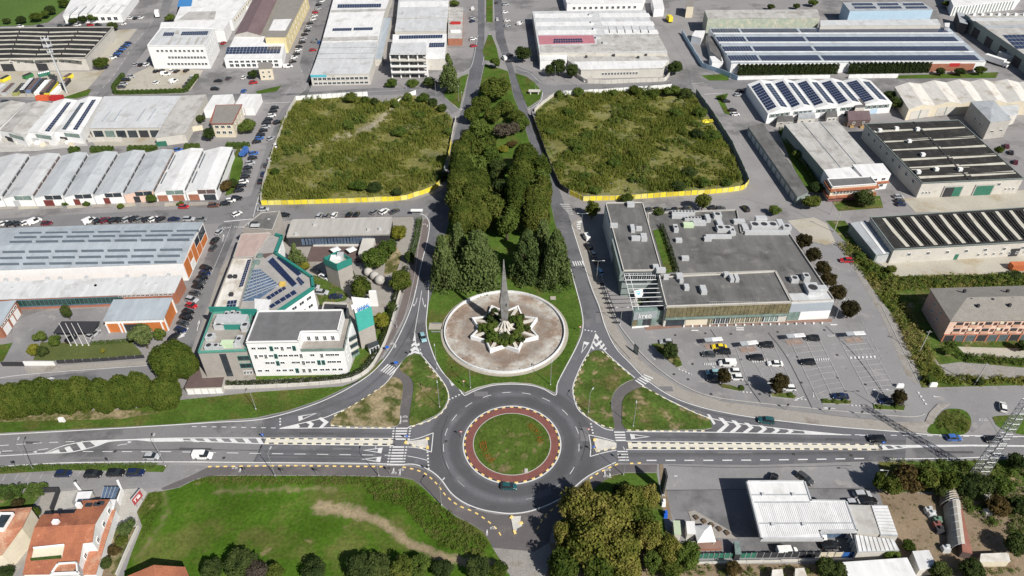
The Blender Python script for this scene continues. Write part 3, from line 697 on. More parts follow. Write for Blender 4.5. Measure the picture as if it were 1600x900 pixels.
sheet('meadow',[(-120,-30),(114,-30),(112,6),(95,20),(75,35),(38,42),(-120,42)],3,mat('far_field',(.07,.125,.022),.15,.02,.95,.6,.15))
sheet('lawn',[(100,153),(97,146),(120,141),(143,139),(138,149),(120,154)],4,LAWN)
sheet('lawn',[(366,240),(374,228),(380,255),(372,300),(352,306),(358,280)],4,LAWN)
sheet('lawn',[(400,143),(425,137),(440,134),(432,143),(402,147)],4,LAWN)
sheet('concrete_yard',[(178,142),(195,122),(235,104),(318,110),(312,120),(298,141)],4,CONC)
sheet('concrete_yard',[(-40,112),(135,112),(165,108),(136,140),(100,152),(-40,152)],4,CONC)
sheet('concrete_yard',[(142,94),(177,48),(215,45),(180,90),(160,112)],4,CONC)
sheet('garden',[(1216,205),(1226,200),(1260,262),(1285,300),(1262,300),(1240,262)],4,LAWN)
sheet('garden',[(1298,312),(1375,306),(1380,325),(1310,330)],4,LAWN2)
sheet('station_kerb',[(1030,725),(1036,725),(1042,772),(1050,812),(1038,812),(1033,770)],3,DIRT)
sheet('lawn',[(1095,118),(1140,115),(1138,126),(1108,126)],4,LAWN)
sheet('lawn',[(1405,118),(1560,113),(1556,122),(1400,123)],4,LAWN)
sheet('grass_median',[(1118,150),(1138,146),(1132,160),(1142,180),(1132,178)],5,LAWN)
# ------------------------------------------------------------------ road markings
W_=.16
def E_(pts,w=.28,lev=8,**k):return line('edge_line',pts,w,M_LINE,lev,**k)
E_([(-200,691),(0,680),(200,669),(330,661),(400,657),(450,646),(500,629),(540,610),(575,588),(597,567),(613,545),(628,516),(640,488),(648,462),(658,415),(668,375),(671,350),(664,338),(655,335)])
E_([(-200,741),(0,729.5),(100,724),(200,722.5),(300,722.5),(400,723.5),(550,724.5),(612,726)])
E_([(622,727),(645,726),(662,731),(677,739),(690,751),(705,771),(725,786),(750,796),(775,801),(800,803),(825,800),(850,792),(875,780),(895,764),(910,751),(925,741),(945,731),(962,723)])
E_([(670,440),(669,470),(667,492),(666,507),(669,530),(680,562),(693,584),(715,606),(724,617),(728,618),(745,610),(770,603),(800,601),(830,603),(850,609),(868,618),(871,600),(882,578),(897,550),(908,525),(911,505),(908,482),(901,455),(890,415)])
E_([(893,352),(912,412),(925,452),(936,479),(946,512),(962,544),(985,569),(1010,594),(1045,618),(1085,634),(1135,646),(1200,656),(1300,667),(1400,675),(1460,680),(1600,683),(1800,688)])
E_([(1390,718),(1500,716.5),(1600,713.5),(1800,722)])
E_([(515,669),(615,670)]);E_([(437,670),(515,669)])
E_([(650,545),(636,558),(622,574),(600,602),(560,630),(520,648),(500,655),(437,670)])
E_([(648,520),(652,545),(668,566),(690,594),(699,610),(701,624),(695,638),(684,650),(664,660),(643,666),(636,670)])
E_([(929,528),(921,548),(910,567),(900,590),(895,606),(897,624),(905,642),(924,657),(944,670),(958,673)])
E_([(932,528),(942,546),(965,568),(992,591)]);E_([(1003,603),(1052,629),(1110,654),(1200,668),(1320,680)])
E_([(978,675),(1110,676),(1320,680)]);E_([(1320,680),(1370,681)],dash=(1.6,2.2))
E_([(978,690),(1100,691.5),(1300,694),(1375,696),(1420,697)]);E_([(978,703),(1100,703),(1300,703),(1375,703.5),(1420,699.5)])
E_([(410,685),(615,685.5)]);E_([(410,694),(615,697)])
line('lane_line',[(1010,720),(1180,719.5),(1350,717)],.35,M_LINE,8,dash=(2.6,2.3))
line('lane_line',[(250,706),(400,709),(612,712)],.2,M_LINE,8,dash=(3.0,2.9))
line('lane_line',[(130,706),(250,706.5)],.2,M_LINE,8,dash=(2.7,2.4))
line('lane_line',[(0,697),(60,693),(130,690)],.2,M_LINE,8,dash=(2.3,1.9))
line('lane_line',[(300,667),(437,669.5)],.22,M_LINE,8,dash=(1.3,1.4))
line('lane_line',[(-200,724),(-100,718),(0,713),(70,709),(110,707),(150,698),(175,690),(230,687.5),(280,689),(410,694)],.28,M_LINE,8)
line('lane_line',[(70,709),(100,697),(140,690),(190,688),(240,686),(300,685),(410,685)],.28,M_LINE,8)
paint('ghost_island',[[(70,709.5),(92,702.5),(95,709)],[(101,700.5),(109,697.5),(116,706.5),(106,708)],[(120,693.5),(128,691),(136,702.5),(128,704.5)],[(140,690),(176,688),(176,689),(150,698)],
  [(200,687),(240,685.7),(286,686),(288,690.5),(240,691)],[(296,686),(304,686),(312,691.6),(302,691.3)],[(317,686),(325,686),(333,692),(323,691.7)],[(337,686),(345,686),(353,692.5),(343,692.2)],[(358,686),(366,686),(374,693),(364,692.6)],[(379,686),(387,686),(395,693.6),(385,693.2)],[(400,685.5),(407,685.5),(412,694),(405,693.6)]],M_LINE,8)
# chevrons: west, avenue noses, east
paint('chevron_marking',[[(438,669.8),(466,663.5),(469,667),(467,669.6)],[(478,661),(484,658.5),(491,663),(486,670),(480,669.8),(484,664)],[(497,654.5),(502,652.5),(514,660),(504,669.5),(498,669.5),(506,661)]],M_LINE,8)
paint('chevron_marking',[[(648,520),(650,533),(645,534)],[(643,539),(648,535),(652,538),(655,536),(656,540),(651,542),(647,540),(643,543)],[(641,547),(648,542),(653,545),(656,544),(658,548),(652,549),(648,547),(640,552)],[(638,554),(648,549),(658,551),(661,555),(651,553),(647,552),(637,558)]],M_LINE,8)
paint('chevron_marking',[[(930.5,521),(928,528),(933,532),(936,528)],[(928.5,533),(931,538),(939,532),(941,535),(931.5,543),(926,536)],[(943,537),(945,540),(939,546),(936,545)],[(925,540),(929,546),(926,547),(923,543)],[(946,543),(948,545),(946,548),(943,547)]],M_LINE,8)
CH=[(1104,1),(1126,0),(1146,0),(1166,0),(1188,0),(1209,0),(1231,0)]
def yt(x):return 648.5+(x-1104)*(679-648.5)/(1310-1104)+max(0,4*math.sin((x-1104)/206*3.14))
for x,hd in CH:
    t=yt(x);bt=676.5+(x-1104)*.012;mx=(t*.52+bt*.48);w=7.5
    if hd:paint('chevron_marking',[[(x,t-1),(x+5,t),(x+14,t+14),(x+11,t+16)]],M_LINE,8)
    else:
        d=(bt-t)*.55
        paint('chevron_marking',[[(x-d*.1-3,t),(x-d*.1+w-3,t+1),(x+d*.45+w,mx),(x-d*.35+w-3,bt),(x-d*.35-4,bt),(x+d*.45,mx)]],M_LINE,8)
paint('chevron_marking',[[(1254,673),(1320,680),(1258,679)]],M_LINE,8)
paint('ghost_island',[[(1376,697),(1382,697),(1388,702.5),(1380,703)],[(1390,697),(1396,697),(1404,701),(1398,701.6)],[(1403,697),(1408,697),(1418,699.6),(1412,700.2)],[(1408,696),(1520,695.5),(1620,697),(1620,699),(1520,698),(1420,700.4)]],M_LINE,8)
line('lane_line',[(1520,697),(1620,698),(1800,703)],.5,M_LINE,8);line('lane_line',[(1335,680),(1440,681.5),(1600,683.5)],.22,M_LINE,8,dash=(1.6,1.6))
# roundabout
def arc(r,a0,a1,n=40):return[(RBC[0]+r*math.cos(math.radians(a0+(a1-a0)*i/n)),RBC[1]+r*math.sin(math.radians(a0+(a1-a0)*i/n)))for i in range(n+1)]
line('edge_line',arc(12.9,0,360,90),.32,M_LINE,8,smooth=False,world=True)
for a in(36,58,77,95,113,132,151,168,185,203,225,-5,14,-30,-50,-75):
    worn=a in(225,-50,-75,203);line('lane_line',arc(18.1 if a>0 else 17.7,a-4,a+4,6),.17 if not worn else .12,M_LINEOLD if worn else M_LINE,8,smooth=False,world=True)
# give-way triangles and their dashed lines
def giveway(tip,b0,b1):
    t,p,q=g(*tip),g(*b0),g(*b1);P=[t,p,q];c=(t+p+q)/3;I=[x.lerp(c,.42)for x in P];I[0]=t.lerp(c,.45);b=MB();z=zl(8)
    I[1]=p.lerp(t,.25).lerp(q,.14);I[2]=q.lerp(t,.25).lerp(p,.14);I[0]=t.lerp((I[1]+I[2])/2,.22)
    for i in range(3):
        j=(i+1)%3;b.poly([(v.x,v.y,z)for v in ccw([P[i],P[j],I[j],I[i]])])
    kind(b.obj('give_way_triangle',M_LINE),'structure')
giveway((567,704),(598,700),(596,709));giveway((564,718),(596,714),(594,723));giveway((1016,683),(984,678.5),(986,687));giveway((697,584),(706,604),(714,600));giveway((908,553),(912,534),(921,536));giveway((496,646),(466,651),(467,659))
for pts in([(668,706),(670,736)],[(701,625.5),(725,614)],[(923,662),(927,680)],[(438,654),(438,668)],[(913,516),(931,519)]):line('give_way_line',pts,.45,M_LINE,8,dash=(.5,.55))
E_([(636,689),(655,685),(677,677)],.25);E_([(677,677),(674,707)],.25);E_([(638,699),(656,701),(674,707)],.25);line('lane_line',[(636,713),(652,716),(668,720)],.18,M_LINE,8)
E_([(920,680),(938,684),(960,690)],.25);E_([(920,680),(923,697),(922,714)],.25);E_([(922,714),(943,708),(963,704)],.25)
# crossings
def zebra(a0,a1,b0,b1,n,fill=.5,m=None):
    for i in range(n):
        t0,t1=(i+.5-fill/2)/n,(i+.5+fill/2)/n
        yield[lerp(a0,a1,t0),lerp(b0,b1,t0),lerp(b0,b1,t1),lerp(a0,a1,t1)]
def crossing(*a,**k):paint('zebra_crossing',list(zebra(*a,**k)),M_LINE,9)
crossing((619,668),(617,689),(637,668),(634,689),5);crossing((614,697),(608,729),(632,697),(629,729),7)
for s in((614,668,612,689,5),(640,668,637,689,5),(609,697,604,729,7),(634,697,629,729,7)):paint('zebra_crossing',list(zebra((s[0],s[1]),(s[2],s[3]),(s[0]+3,s[1]),(s[2]+3,s[3]),s[4],.45)),M_LINE,9)
crossing((959,674),(962,691),(976,674),(978,691),4);crossing((964,704),(966,722),(980,704),(983,722),4,.4)
crossing((599,583),(617,569),(605,588),(623,574),1,.9)if False else None
crossing((594,580),(610,588),(605,569),(622,577),5,.5);crossing((991,596),(1007,585),(1004,605),(1022,591),5,.5)
crossing((893,409),(911,408),(896,416),(914,415),5,.5);crossing((902,345),(904,352),(908,343),(911,350),1,.5)
for i in range(6):paint('zebra_crossing',[[(874+i*2.6,319+i*3),(890+i*1.2,319.6+i*3),(890+i*1.4,321+i*3),(875+i*2.6,320.4+i*3)]],M_LINEOLD,9)
crossing((901,346),(901,360),(907,346),(907,360),4,.5)
# arrows
def arrow(tail,head,w=.9,bend=0):
    a,c=g(*tail),g(*head);d=(c-a).normalized();s=Vector((-d.y,d.x,0));L=(c-a).length;b=MB();z=zl(8);q=lambda x,y:tuple(a+d*x+s*y+Vector((0,0,z)))
    b.quad(q(0,-.1),q(L*.7,-.1),q(L*.7,.1),q(0,.1));k=bend
    if not bend:b.poly([q(L*.62,-w/2),q(L,0),q(L*.62,w/2)])
    else:b.quad(q(L*.68,-.1),q(L*.78,k*.9-.1),q(L*.78,k*.9+.1),q(L*.68,.1));b.poly([q(L*.7,k*.9-w/2),q(L,k*.9),q(L*.7,k*.9+w/2)])
    kind(b.obj('arrow_marking',M_LINE),'structure')
for a in(((20,705),(-4,706),.9,.5),((76,701.5),(52,705),.9,.5),((184,696.5),(206,693),.9,.5),((652,466),(648,480),.8,-.4),((660,466),(663,482),.8,.4),((62,592),(87,591.5)),((1108,570),(1118,576),.7),((1255,620),(1240,627),.8),((1305,639),(1285,638),.8),((1390,650),(1372,648),.8),((1270,614),(1271,622),.6),((1468,621),(1457,620),.8),((1018,558),(1024,563),.6),((348,378),(350,366),.7),((308,518),(312,500),.8)):arrow(*a)
# bicycle and pedestrian symbols on the cycle paths
def symbol(px,py,k):
    p=g(px,py);b=MB();z=zl(8)
    for sx in(-.4,.4):
        for i in range(12):
            t0,t1=i*.5236,(i+1)*.5236;b.quad((p.x+sx+.3*math.cos(t0),p.y+.3*math.sin(t0),z),(p.x+sx+.3*math.cos(t1),p.y+.3*math.sin(t1),z),(p.x+sx+.2*math.cos(t1),p.y+.2*math.sin(t1),z),(p.x+sx+.2*math.cos(t0),p.y+.2*math.sin(t0),z))if k else None
    if k:strip(b,[p+Vector((-.4,0,0)),p+Vector((-.15,.4,0)),p+Vector((.3,.36,0)),p+Vector((.4,0,0))],.12,z)
    else:b.box((p.x,p.y+.5,z),(.25,.25,.003));b.box((p.x,p.y,z),(.35,.6,.003));b.box((p.x-.15,p.y-.6,z),(.13,.6,.003));b.box((p.x+.15,p.y-.6,z),(.13,.6,.003))
    kind(b.obj('pavement_symbol',M_LINE),'structure')
for x,y,k in((627,735,1),(615,735,0),(625,739,0),(616,740,1),(950,735,1),(945,739,0),(953,743,0),(947,745,1),(367,732,1),(376,734,0),(770,826,1),(761,832,0),(626,653,0),(633,652,1),(626,659,0),(633,659,1),(613,538,1),(618,541,0),(663,351,1),(668,353,0)):symbol(x,y,k)
# words painted on the road
def word(txt,px,py,size,ang,m,lev=9,sx=1.0):
    cu=bpy.data.curves.new('lettering','FONT');cu.body=txt;cu.size=size;cu.align_x='CENTER';cu.align_y='CENTER'
    o=bpy.data.objects.new('lettering_curve',cu);COL.objects.link(o);bpy.context.view_layer.update()
    me=bpy.data.meshes.new_from_object(o.evaluated_get(bpy.context.evaluated_depsgraph_get()));bpy.data.objects.remove(o);bpy.data.curves.remove(cu)
    me.materials.clear();me.materials.append(m);r=bpy.data.objects.new('road_lettering',me);COL.objects.link(r);p=g(px,py);r.location=(p.x,p.y,.02*lev);r.rotation_euler=(0,0,math.radians(ang));r.scale=(sx,1,1);return kind(r,'structure')
word('STOP',353,356.5,1.5,0,M_LINE,sx=.9);word('STOP',372,355.5,1.5,0,M_LINE,sx=.9);word('STOP',1535,656,1.15,180,M_LINE,sx=.9)
# side-street lines
for pts,w,d in(([(350,347),(402,342)],.5,None),([(362,352),(351,380),(330,430)],.15,None),([(396,340),(402,316),(425,240)],.2,None),([(415,162),(455,160)],.4,None),([(400,320),(404,318)],.3,None),
    ([(150,148),(178,118),(215,62),(236,42)],.2,(3,5)),([(482,148),(660,140)],.18,None),([(1102,145),(1108,152),(1150,210),(1180,250)],.15,(3,4)),([(1100,148),(1128,146)],.4,None),([(1080,131),(1100,130)],.3,None),([(444,152),(456,135)],.15,None),([(505,60),(470,140)],.15,(3,5)),
    ([(849,270),(838,248),(830,225)],.3,None),([(747,55),(738,100),(728,112),(715,116)],.2,None),([(806,108),(828,115),(846,130),(870,135)],.2,None),([(696,153),(718,172),(722,170)],.25,None),([(848,145),(844,160),(826,172)],.25,None),([(754,102),(763,58),(768,58),(776,98)],.2,None),([(655,335),(661,336)],.4,None),([(662,340),(657,372),(652,390)],.12,None),
    ([(876,340),(905,430),(918,470)],.12,None)if False else([(-40,599),(40,586),(230,572)],.18,None),([(1377,478),(1436,600)],.14,None),([(1310,440),(1345,500),(1380,565)],.1,(2,2)),([(1434,613),(1449,636)],.5,(.7,.7)),([(658,352),(652,400),(646,440),(630,500),(598,560)],.14,None),([(661,405),(648,458)],.1,(3,3)),([(659,455),(654,485),(648,520)],.18,None)):
    line('street_line',pts,w,M_LINE if w>.15 else M_LINEOLD,9,dash=d)
# car park bays
def bays(L0,L1,M0,M1,R0,R1,n):
    for a,c in((L0,L1),(M0,M1),(R0,R1)):line('bay_line',[a,c],.12,M_LINEOLD,9)
    for i in range(n+1):
        t=i/n;line('bay_line',[lerp(L0,L1,t),lerp(M0,M1,t),lerp(R0,R1,t)],.11,M_LINEOLD,9,smooth=False)
bays((1236,535),(1278,625),(1259,533),(1299,618),(1281,532),(1322,614),10);bays((1312,532),(1356,616),(1335,530),(1380,612),(1353,528),(1400,610),10)
bays((1166,545),(1194,592),(1190,543),(1207,585),(1210,542),(1247,618),7);bays((1100,548),(1125,600),(1125,546),(1150,595),(1150,545),(1172,605),7)
for a in((1326,559,1369,557),(1271,562,1295,561),(1174,565,1200,563),(1099,569,1118,568),(1292,525,1304,524)):crossing((a[0],a[1]-1),(a[2],a[3]-1),(a[0]+1,a[1]+2.5),(a[2]+1,a[3]+2.5),7,.5)
for a in((1080,517,1091,517),(1150,513,1162,513),(1150,516,1162,516),(1297,508,1308,508)):paint('stop_line',[[(a[0],a[1]-.8),(a[2],a[3]-.8),(a[2],a[3]+.8),(a[0],a[1]+.8)]],M_LINE,9)
for pts in([(1060,577),(1081,586)],[(1160,613),(1175,614)],[(1245,623),(1262,626)],[(1330,634),(1350,635)]):line('give_way_line',pts,.4,M_LINE,9,dash=(.5,.5))
for i in range(10):line('bay_line',[(4+i*19.5,752-i*1.2),(10+i*19.5,741-i*.7)],.12,M_LINEOLD,9)
for i in range(4):paint('hatched_bay',[[(278+i*3.5,527+i*1.2-i*4),(288+i*2,524-i*4),(289+i*2,526-i*4),(279+i*3.5,529.5-i*3.2)]],M_LINE,9)
# tyre-darkened kerb blocks
def block_mesh(L,w,h,m):
    k=(L,w,h,m.name)
    if k not in WINMESH:b=MB();b.box((0,0,0),(L,w,h),0,top=(.94,.8));WINMESH[k]=b.mesh('kerb_block',m)
    return WINMESH[k]
def kerb_blocks(pts,L,gap,w,h,m,z,world=False,m2=None,smooth=True):
    P=[Vector((p[0],p[1],0))for p in(pts if world else gl(pts))]
    if smooth and len(P)>2:P=smooth_line(P,False,6)
    root=thing('kerb','x','kerb',(P[0].x,P[0].y,0));del root['label'];del root['category'];kind(root,'structure')
    T=plen(P);d=L/2;i=0
    while d<T:
        p,t=along(P,d);me=block_mesh(L,w,h,m);inst('kerb_block',me,root,(p.x-P[0].x,p.y-P[0].y,z),math.atan2(t.y,t.x))
        if m2:
            q,t2=along(P,min(d+(L+gap)/2,T));inst('kerb_block',block_mesh(max(gap-.06,.2),w,h,m2),root,(q.x-P[0].x,q.y-P[0].y,z),math.atan2(t2.y,t2.x))
        d+=L+gap;i+=1
    return root
kerb_blocks(arc(12.5,-180,180,120),.95,1.3,.4,.16,M_YEL,.09,world=True,m2=M_BLACKP,smooth=False)
for pts in([(325,729.5),(450,728),(550,729),(604,729.5)],[(629,730),(648,734),(665,741),(682,756),(697,775),(716,790),(740,800),(760,813),(775,826),(783,838)],[(984,724.5),(1005,723.5)],[(965,725),(948,733),(930,742),(912,756),(895,771),(875,787),(852,806),(840,826)]):
    kerb_blocks(pts,.9,1.1,.36,.14,M_YEL,.05)
for pts in([(517,665),(560,669),(618,668.5)],[(643,667),(668,659),(687,648),(697,636),(701,621),(697,606),(688,594),(664,565)],[(980,672.5),(1050,674.5),(1106,673.5)],[(957,670),(935,663),(915,650),(902,633),(896,612),(901,592),(912,568),(921,553)],[(1003,604),(1050,629),(1108,655)],[(940,550),(965,570),(988,590)],[(522,651),(560,629),(598,604)]):
    kerb_blocks(pts,1.0,1.2,.38,.18,M_CREAM,.09)
M_RESIN=mat('cream_resin_surface',(.60,.575,.51),.08,.9,.85,5,.06)
for a,c in(((415,689.6),(614,691.3)),((981,696.6),(1372,699.3))):
    P0,P1=g(*a),g(*c);d=(P1-P0).normalized();s=Vector((-d.y,d.x,0))
    if a[0]>800:sheet('median_strip',[P0-s*.75,P1-s*.6,P1+s*.6,P0+s*.75],8,M_RESIN,world=True,th=.08,side=KERB)
    else:sheet('median_strip',[P0-s*.65,P1-s*.8,P1+s*.8,P0+s*.65],8,M_RESIN,world=True,th=.08,side=KERB)
    for k in(-.78,.78):kerb_blocks([tuple(P0+s*k),tuple(P1+s*k)],1.15,1.35,.4,.18,M_CREAM,.12,world=True,m2=M_BLACKP,smooth=False)
W_ISL=mat('white_island_surface',(.54,.52,.48),.12,.6,.85,3,.12)
for P,K in(([(633,691),(658,688),(668,685),(669,698),(667,701),(650,698)],[(633,692),(650,698.5),(668,701)]),([(928,685),(945,688),(963,693),(963,700),(945,703),(930,706)],[(931,706),(947,703),(963,700)]),([(798,808),(814,807),(813,814),(816,822),(808,826),(806,832),(802,832),(801,824)],None)):
    sheet('splitter_island',P,8,W_ISL,th=.1,side=KERB)
    if K:kerb_blocks(K,1.1,1.0,.5,.2,M_CREAM,.12)
for x,y in((799,809),(814,818),(804,832),(668,686),(668,700),(634,692),(929,688),(930,700)):
    p=g(x,y);r=thing('kerb','x','kerb',(p.x,p.y,0));del r['label'];del r['category'];kind(r,'structure');inst('kerb_block',block_mesh(.9,.7,.3,M_YEL),r,(0,0,.1),R.random()*3)
# asphalt repairs and tar seams
A_P1=mat('new_patch_asphalt',(.082,.082,.088),.1,.3,.9,3,.1);A_P2=mat('old_patch_asphalt',(.165,.162,.168),.1,.3,.9,3,.1);A_TAR=mat('tar_seam',(.06,.06,.064),.2,1,.8)
for i,(x0,y0,x1,y1,d)in enumerate(((280,700,330,704,0),(120,714,180,718,1),(40,690,62,694,0),(520,700,548,703,1),(468,676,520,680,0),(740,612,762,620,1),(906,668,918,690,1),(860,760,885,770,0),(1120,706,1175,710,1),(1290,685,1330,689,0),(1460,705,1520,709,0),(640,520,648,532,0),(930,490,938,505,1),(668,395,676,410,0),(1030,604,1050,612,1),(735,790,775,796,0))):sheet('road_patch',[(x0,y0),(x1,y0+.4),(x1+2,y1),(x0+1,y1-.3)],6,A_P2 if d else A_P1)
for pts in([(0,708),(160,703.5),(410,704)],[(180,704),(300,703),(402,704.5)],[(410,690),(404,710),(396,724)],[(415,712),(520,713.5),(600,715)],[(412,656),(409,672),(411,688)],[(985,709),(1150,709.5),(1400,706)],[(700,650),(690,680),(692,715),(705,745)],[(905,660),(915,690),(908,720)],[(918,440),(934,480),(950,520),(985,562)],[(1040,622),(1120,648),(1240,662)],[(655,480),(640,520),(615,560)],[(1020,768),(1100,766),(1360,763)],[(1045,728),(1150,731),(1330,728)],[(1200,520),(1230,560),(1270,640)],[(1110,515),(1150,575),(1190,632)],[(1290,510),(1340,560),(1400,645)]):line('tar_seam',pts,.14,A_TAR if pts[0][1]<760 else A_P1,7)
# ------------------------------------------------------------------ roundabout island
M_BRICKRED=mat('red_block_paving',(.19,.075,.065),.12,.5,.9,4,.15)
def disc(name,c,r,z,m,n=72,r0=0,side=None):
    b=MB();P=[(c[0]+r*math.cos(2*math.pi*i/n),c[1]+r*math.sin(2*math.pi*i/n))for i in range(n)]
    if r0:
        for i in range(n):
            j=(i+1)%n;q=lambda k,rr:(c[0]+rr*math.cos(2*math.pi*k/n),c[1]+rr*math.sin(2*math.pi*k/n),z)
            b.quad(q(i,r0),q(i,r),q(j,r),q(j,r0))
        for i in range(n):j=(i+1)%n;b.quad((*P[i],0),(*P[j],0),(*P[j],z),(*P[i],z))
    else:b.prism(P,0,z)
    return kind(b.obj(name,m),'structure')
disc('paved_ring',RBC,12.35,.19,M_BRICKRED,r0=10.3);disc('kerb',RBC,10.35,.24,KERB,r0=10.15);disc('island_lawn',RBC,10.17,.22,mat('island_grass',(.068,.105,.02),.25,.18,.95,1.5,.28,stain=[((.17,.14,.07),.28,.60,.05),((.24,.2,.12),.5,.7,.03)],bump=.8,spec=.03))
M_FLOW=leafmat('orange_flowers',(.36,.09,.02),(.42,.15,.03),(.24,.10,.02),2.0,.1)
# flower letters: short strokes along two curves, each letter a bed of its own
def flower_letters(P,n,h,where):
    P=smooth_line(gl(P),False,6);T=plen(P)
    STR=[[(0,0,0,1),(0,1,.6,1),(.6,1,.6,.5),(0,.5,.6,.5),(.2,.5,.7,0)],[(0,0,.6,0),(.6,0,.6,1),(.6,1,0,1),(0,1,0,0)],[(0,0,0,1),(0,1,.35,.5),(.35,.5,.7,1),(.7,1,.7,0)],[(.3,0,.3,1)],[(0,0,.35,1),(.35,1,.7,0),(.15,.4,.55,.4)],[(0,0,0,1),(0,1,.7,0),(.7,0,.7,1)]]
    for i in range(n):
        p,t=along(P,T*(i+.1)/n);s=Vector((-t.y,t.x,0));cs=[]
        for x0,y0,x1,y1 in STR[i%len(STR)]:
            for k in range(5):
                x,y=x0+(x1-x0)*k/4,y0+(y1-y0)*k/4;q=p+t*(x*T/n*.95)+s*(y-.5)*h;cs.append((q.x-p.x,q.y-p.y,.15,.3))
        o=leaf_stuff('flower_planting',np.array(cs),M_FLOW,.085,16,i)
        r_=thing('flower_letter','','',(p.x,p.y,.2));o.parent=r_;tag(r_,f'orange flower letter, {NTH[i]} from the {where}','flower bed','flower lettering on the roundabout')
flower_letters([(754,691),(757,706),(764,717),(771,723)],7,1.5,'upper end of the left flower word on the roundabout')
flower_letters([(827,664),(836,674),(842,684),(845,694)],6,1.5,'upper end of the right flower word on the roundabout')
p=g(822,737);b=MB();b.box((0,0,0),(.9,1.3,.25),0);b.box((0,0,.25),(.75,1.1,.06),0)
tag(b.obj('utility_cover',KERB,loc=(p.x,p.y,.2)),'pale concrete utility cover on the front edge of the roundabout grass','cover')
# ------------------------------------------------------------------ fountain
FC=(g(788.5,521.5).x,165.0);FZ=.12
BASIN=mat('dry_basin_floor',(.47,.455,.42),.14,.12,.9,1.6,.16,stain=[((.36,.32,.275),.25,.52,.08),((.24,.18,.14),.07,.54,.05),((.30,.22,.17),.4,.6,.04),((.15,.12,.10),.085,.68,.04)],rings=[(g(788.5,521.5).x,165.0,11.3,1.2,3.0,(.20,.155,.125))])
RIMM=mat('fountain_rim_concrete',(.36,.33,.28),.1,.4,.9,3,.12);RIMW=mat('basin_white_wall',(.66,.67,.68),.08,.4,.8,3,.12,stain=[((.4,.38,.35),.4,.66,.05)])
ft=thing('fountain','large round dry fountain basin with pale rim in front of the tree avenue','fountain',(FC[0],FC[1],.2))
def ring(b,r0,r1,z0,z1,n=90,m=0):
    for i in range(n):
        a,c=2*math.pi*i/n,2*math.pi*(i+1)/n;q=lambda t,r,z:(r*math.cos(t),r*math.sin(t),z)
        b.quad(q(a,r1,z0),q(c,r1,z0),q(c,r1,z1),q(a,r1,z1),m);b.quad(q(c,r0,z0),q(a,r0,z0),q(a,r0,z1),q(c,r0,z1),m);b.quad(q(a,r0,z1),q(a,r1,z1),q(c,r1,z1),q(c,r0,z1),m)
b=MB();ring(b,18.55,18.9,-.2,.95);b.obj('basin_wall',RIMW,ft)
b=MB();ring(b,18.85,19.95,-.2,.22);b.obj('rim_path',RIMM,ft)
b=MB();b.poly([(18.5*math.cos(2*math.pi*i/72),18.5*math.sin(2*math.pi*i/72),.14)for i in range(72)]);b.obj('basin_floor',BASIN,ft)
for i in range(24):
    a=2*math.pi*i/24;b=MB();b.tube((17.6*math.cos(a),17.6*math.sin(a),.14),(17.6*math.cos(a),17.6*math.sin(a),.5),.07,.05,6);b.obj('nozzle',M_DARK,ft)
for x,y,w,h_ in((681,511,9.5,5.5),(826,462,3,2.5),(864,467,4,3.2)):
    p=g(x,y);b=MB();b.box((p.x-FC[0],p.y-FC[1],.1),(w*.45,h_*.55,.12),0);b.obj('paving_landing',RIMM,ft)
for x,y in((683,507),(682,520)):
    p=g(x,y);b=MB();b.box((0,0,.35),(3.2,.55,.1),0);[b.box((sx,0,0),(.25,.45,.35),0)for sx in(-1.2,1.2)]
    tag(b.obj('stone_bench',mat('bench_stone',(.2,.2,.2),.1),loc=(p.x,p.y,.12)),'dark stone bench on the '+('far' if y<510 else 'near')+' side of the small landing left of the fountain','bench')
# star planter
STARW=mat('star_white_wall',(.72,.73,.74),.06,.6,.75,3,.1,stain=[((.5,.49,.47),.5,.68,.05)]);STARC=mat('star_concrete',(.56,.53,.48),.08,.6,.8,2,.12,stain=[((.4,.35,.28),.5,.62,.06)])
SOILP=mat('planter_soil',(.10,.075,.045),.2,.5,.95)
st=thing('star_planter','white eight-pointed star planter with concrete ribs inside the dry fountain','planter',(FC[0],FC[1],.34))
RO,RI=11.3,8.1;SP_=[]
for k in range(16):
    a=math.radians(22.5*k-0.0+22.5*0);r=RO if k%2 else RI;SP_.append((r*math.cos(a),r*math.sin(a)))
sp_in=[(x*.94,y*.94)for x,y in SP_]
for k in range(16):
    b=MB();j=(k+1)%16;A,B_,C,D=SP_[k],SP_[j],sp_in[j],sp_in[k]
    za,zb=(1.6 if k%2 else 1.1),(1.6 if j%2 else 1.1)
    b.quad((*A,0),(*B_,0),(*B_,zb),(*A,za));b.quad((*A,za),(*B_,zb),(*C,zb),(*D,za));b.quad((*C,0),(*D,0),(*D,za),(*C,zb));b.obj('star_wall',STARW,st)
b=MB();b.poly([(*p,.8)for p in sp_in]);b.obj('planting_bed',SOILP,st)
for k in range(8):
    a=math.radians(22.5+45*k);c,s=math.cos(a),math.sin(a);b=MB()
    P=lambda r,o,z:(r*c-o*s,r*s+o*c,z)
    W0,W1,Z0,Z1=.2,.55,1.9,1.15
    for(r0,w0,z0,r1,w1,z1)in((1.4,W0,Z0,10.2,W1,Z1),):
        b.quad(P(r0,-w0,z0),P(r1,-w1,z1),P(r1,w1,z1),P(r0,w0,z0));b.quad(P(r0,-w0,.2),P(r1,-w1,.2),P(r1,-w1,z1),P(r0,-w0,z0));b.quad(P(r1,w1,.2),P(r0,w0,.2),P(r0,w0,z0),P(r1,w1,z1));b.quad(P(r1,-w1,.2),P(r1,w1,.2),P(r1,w1,z1),P(r1,-w1,z1))
    b.obj('rib',STARC,st)
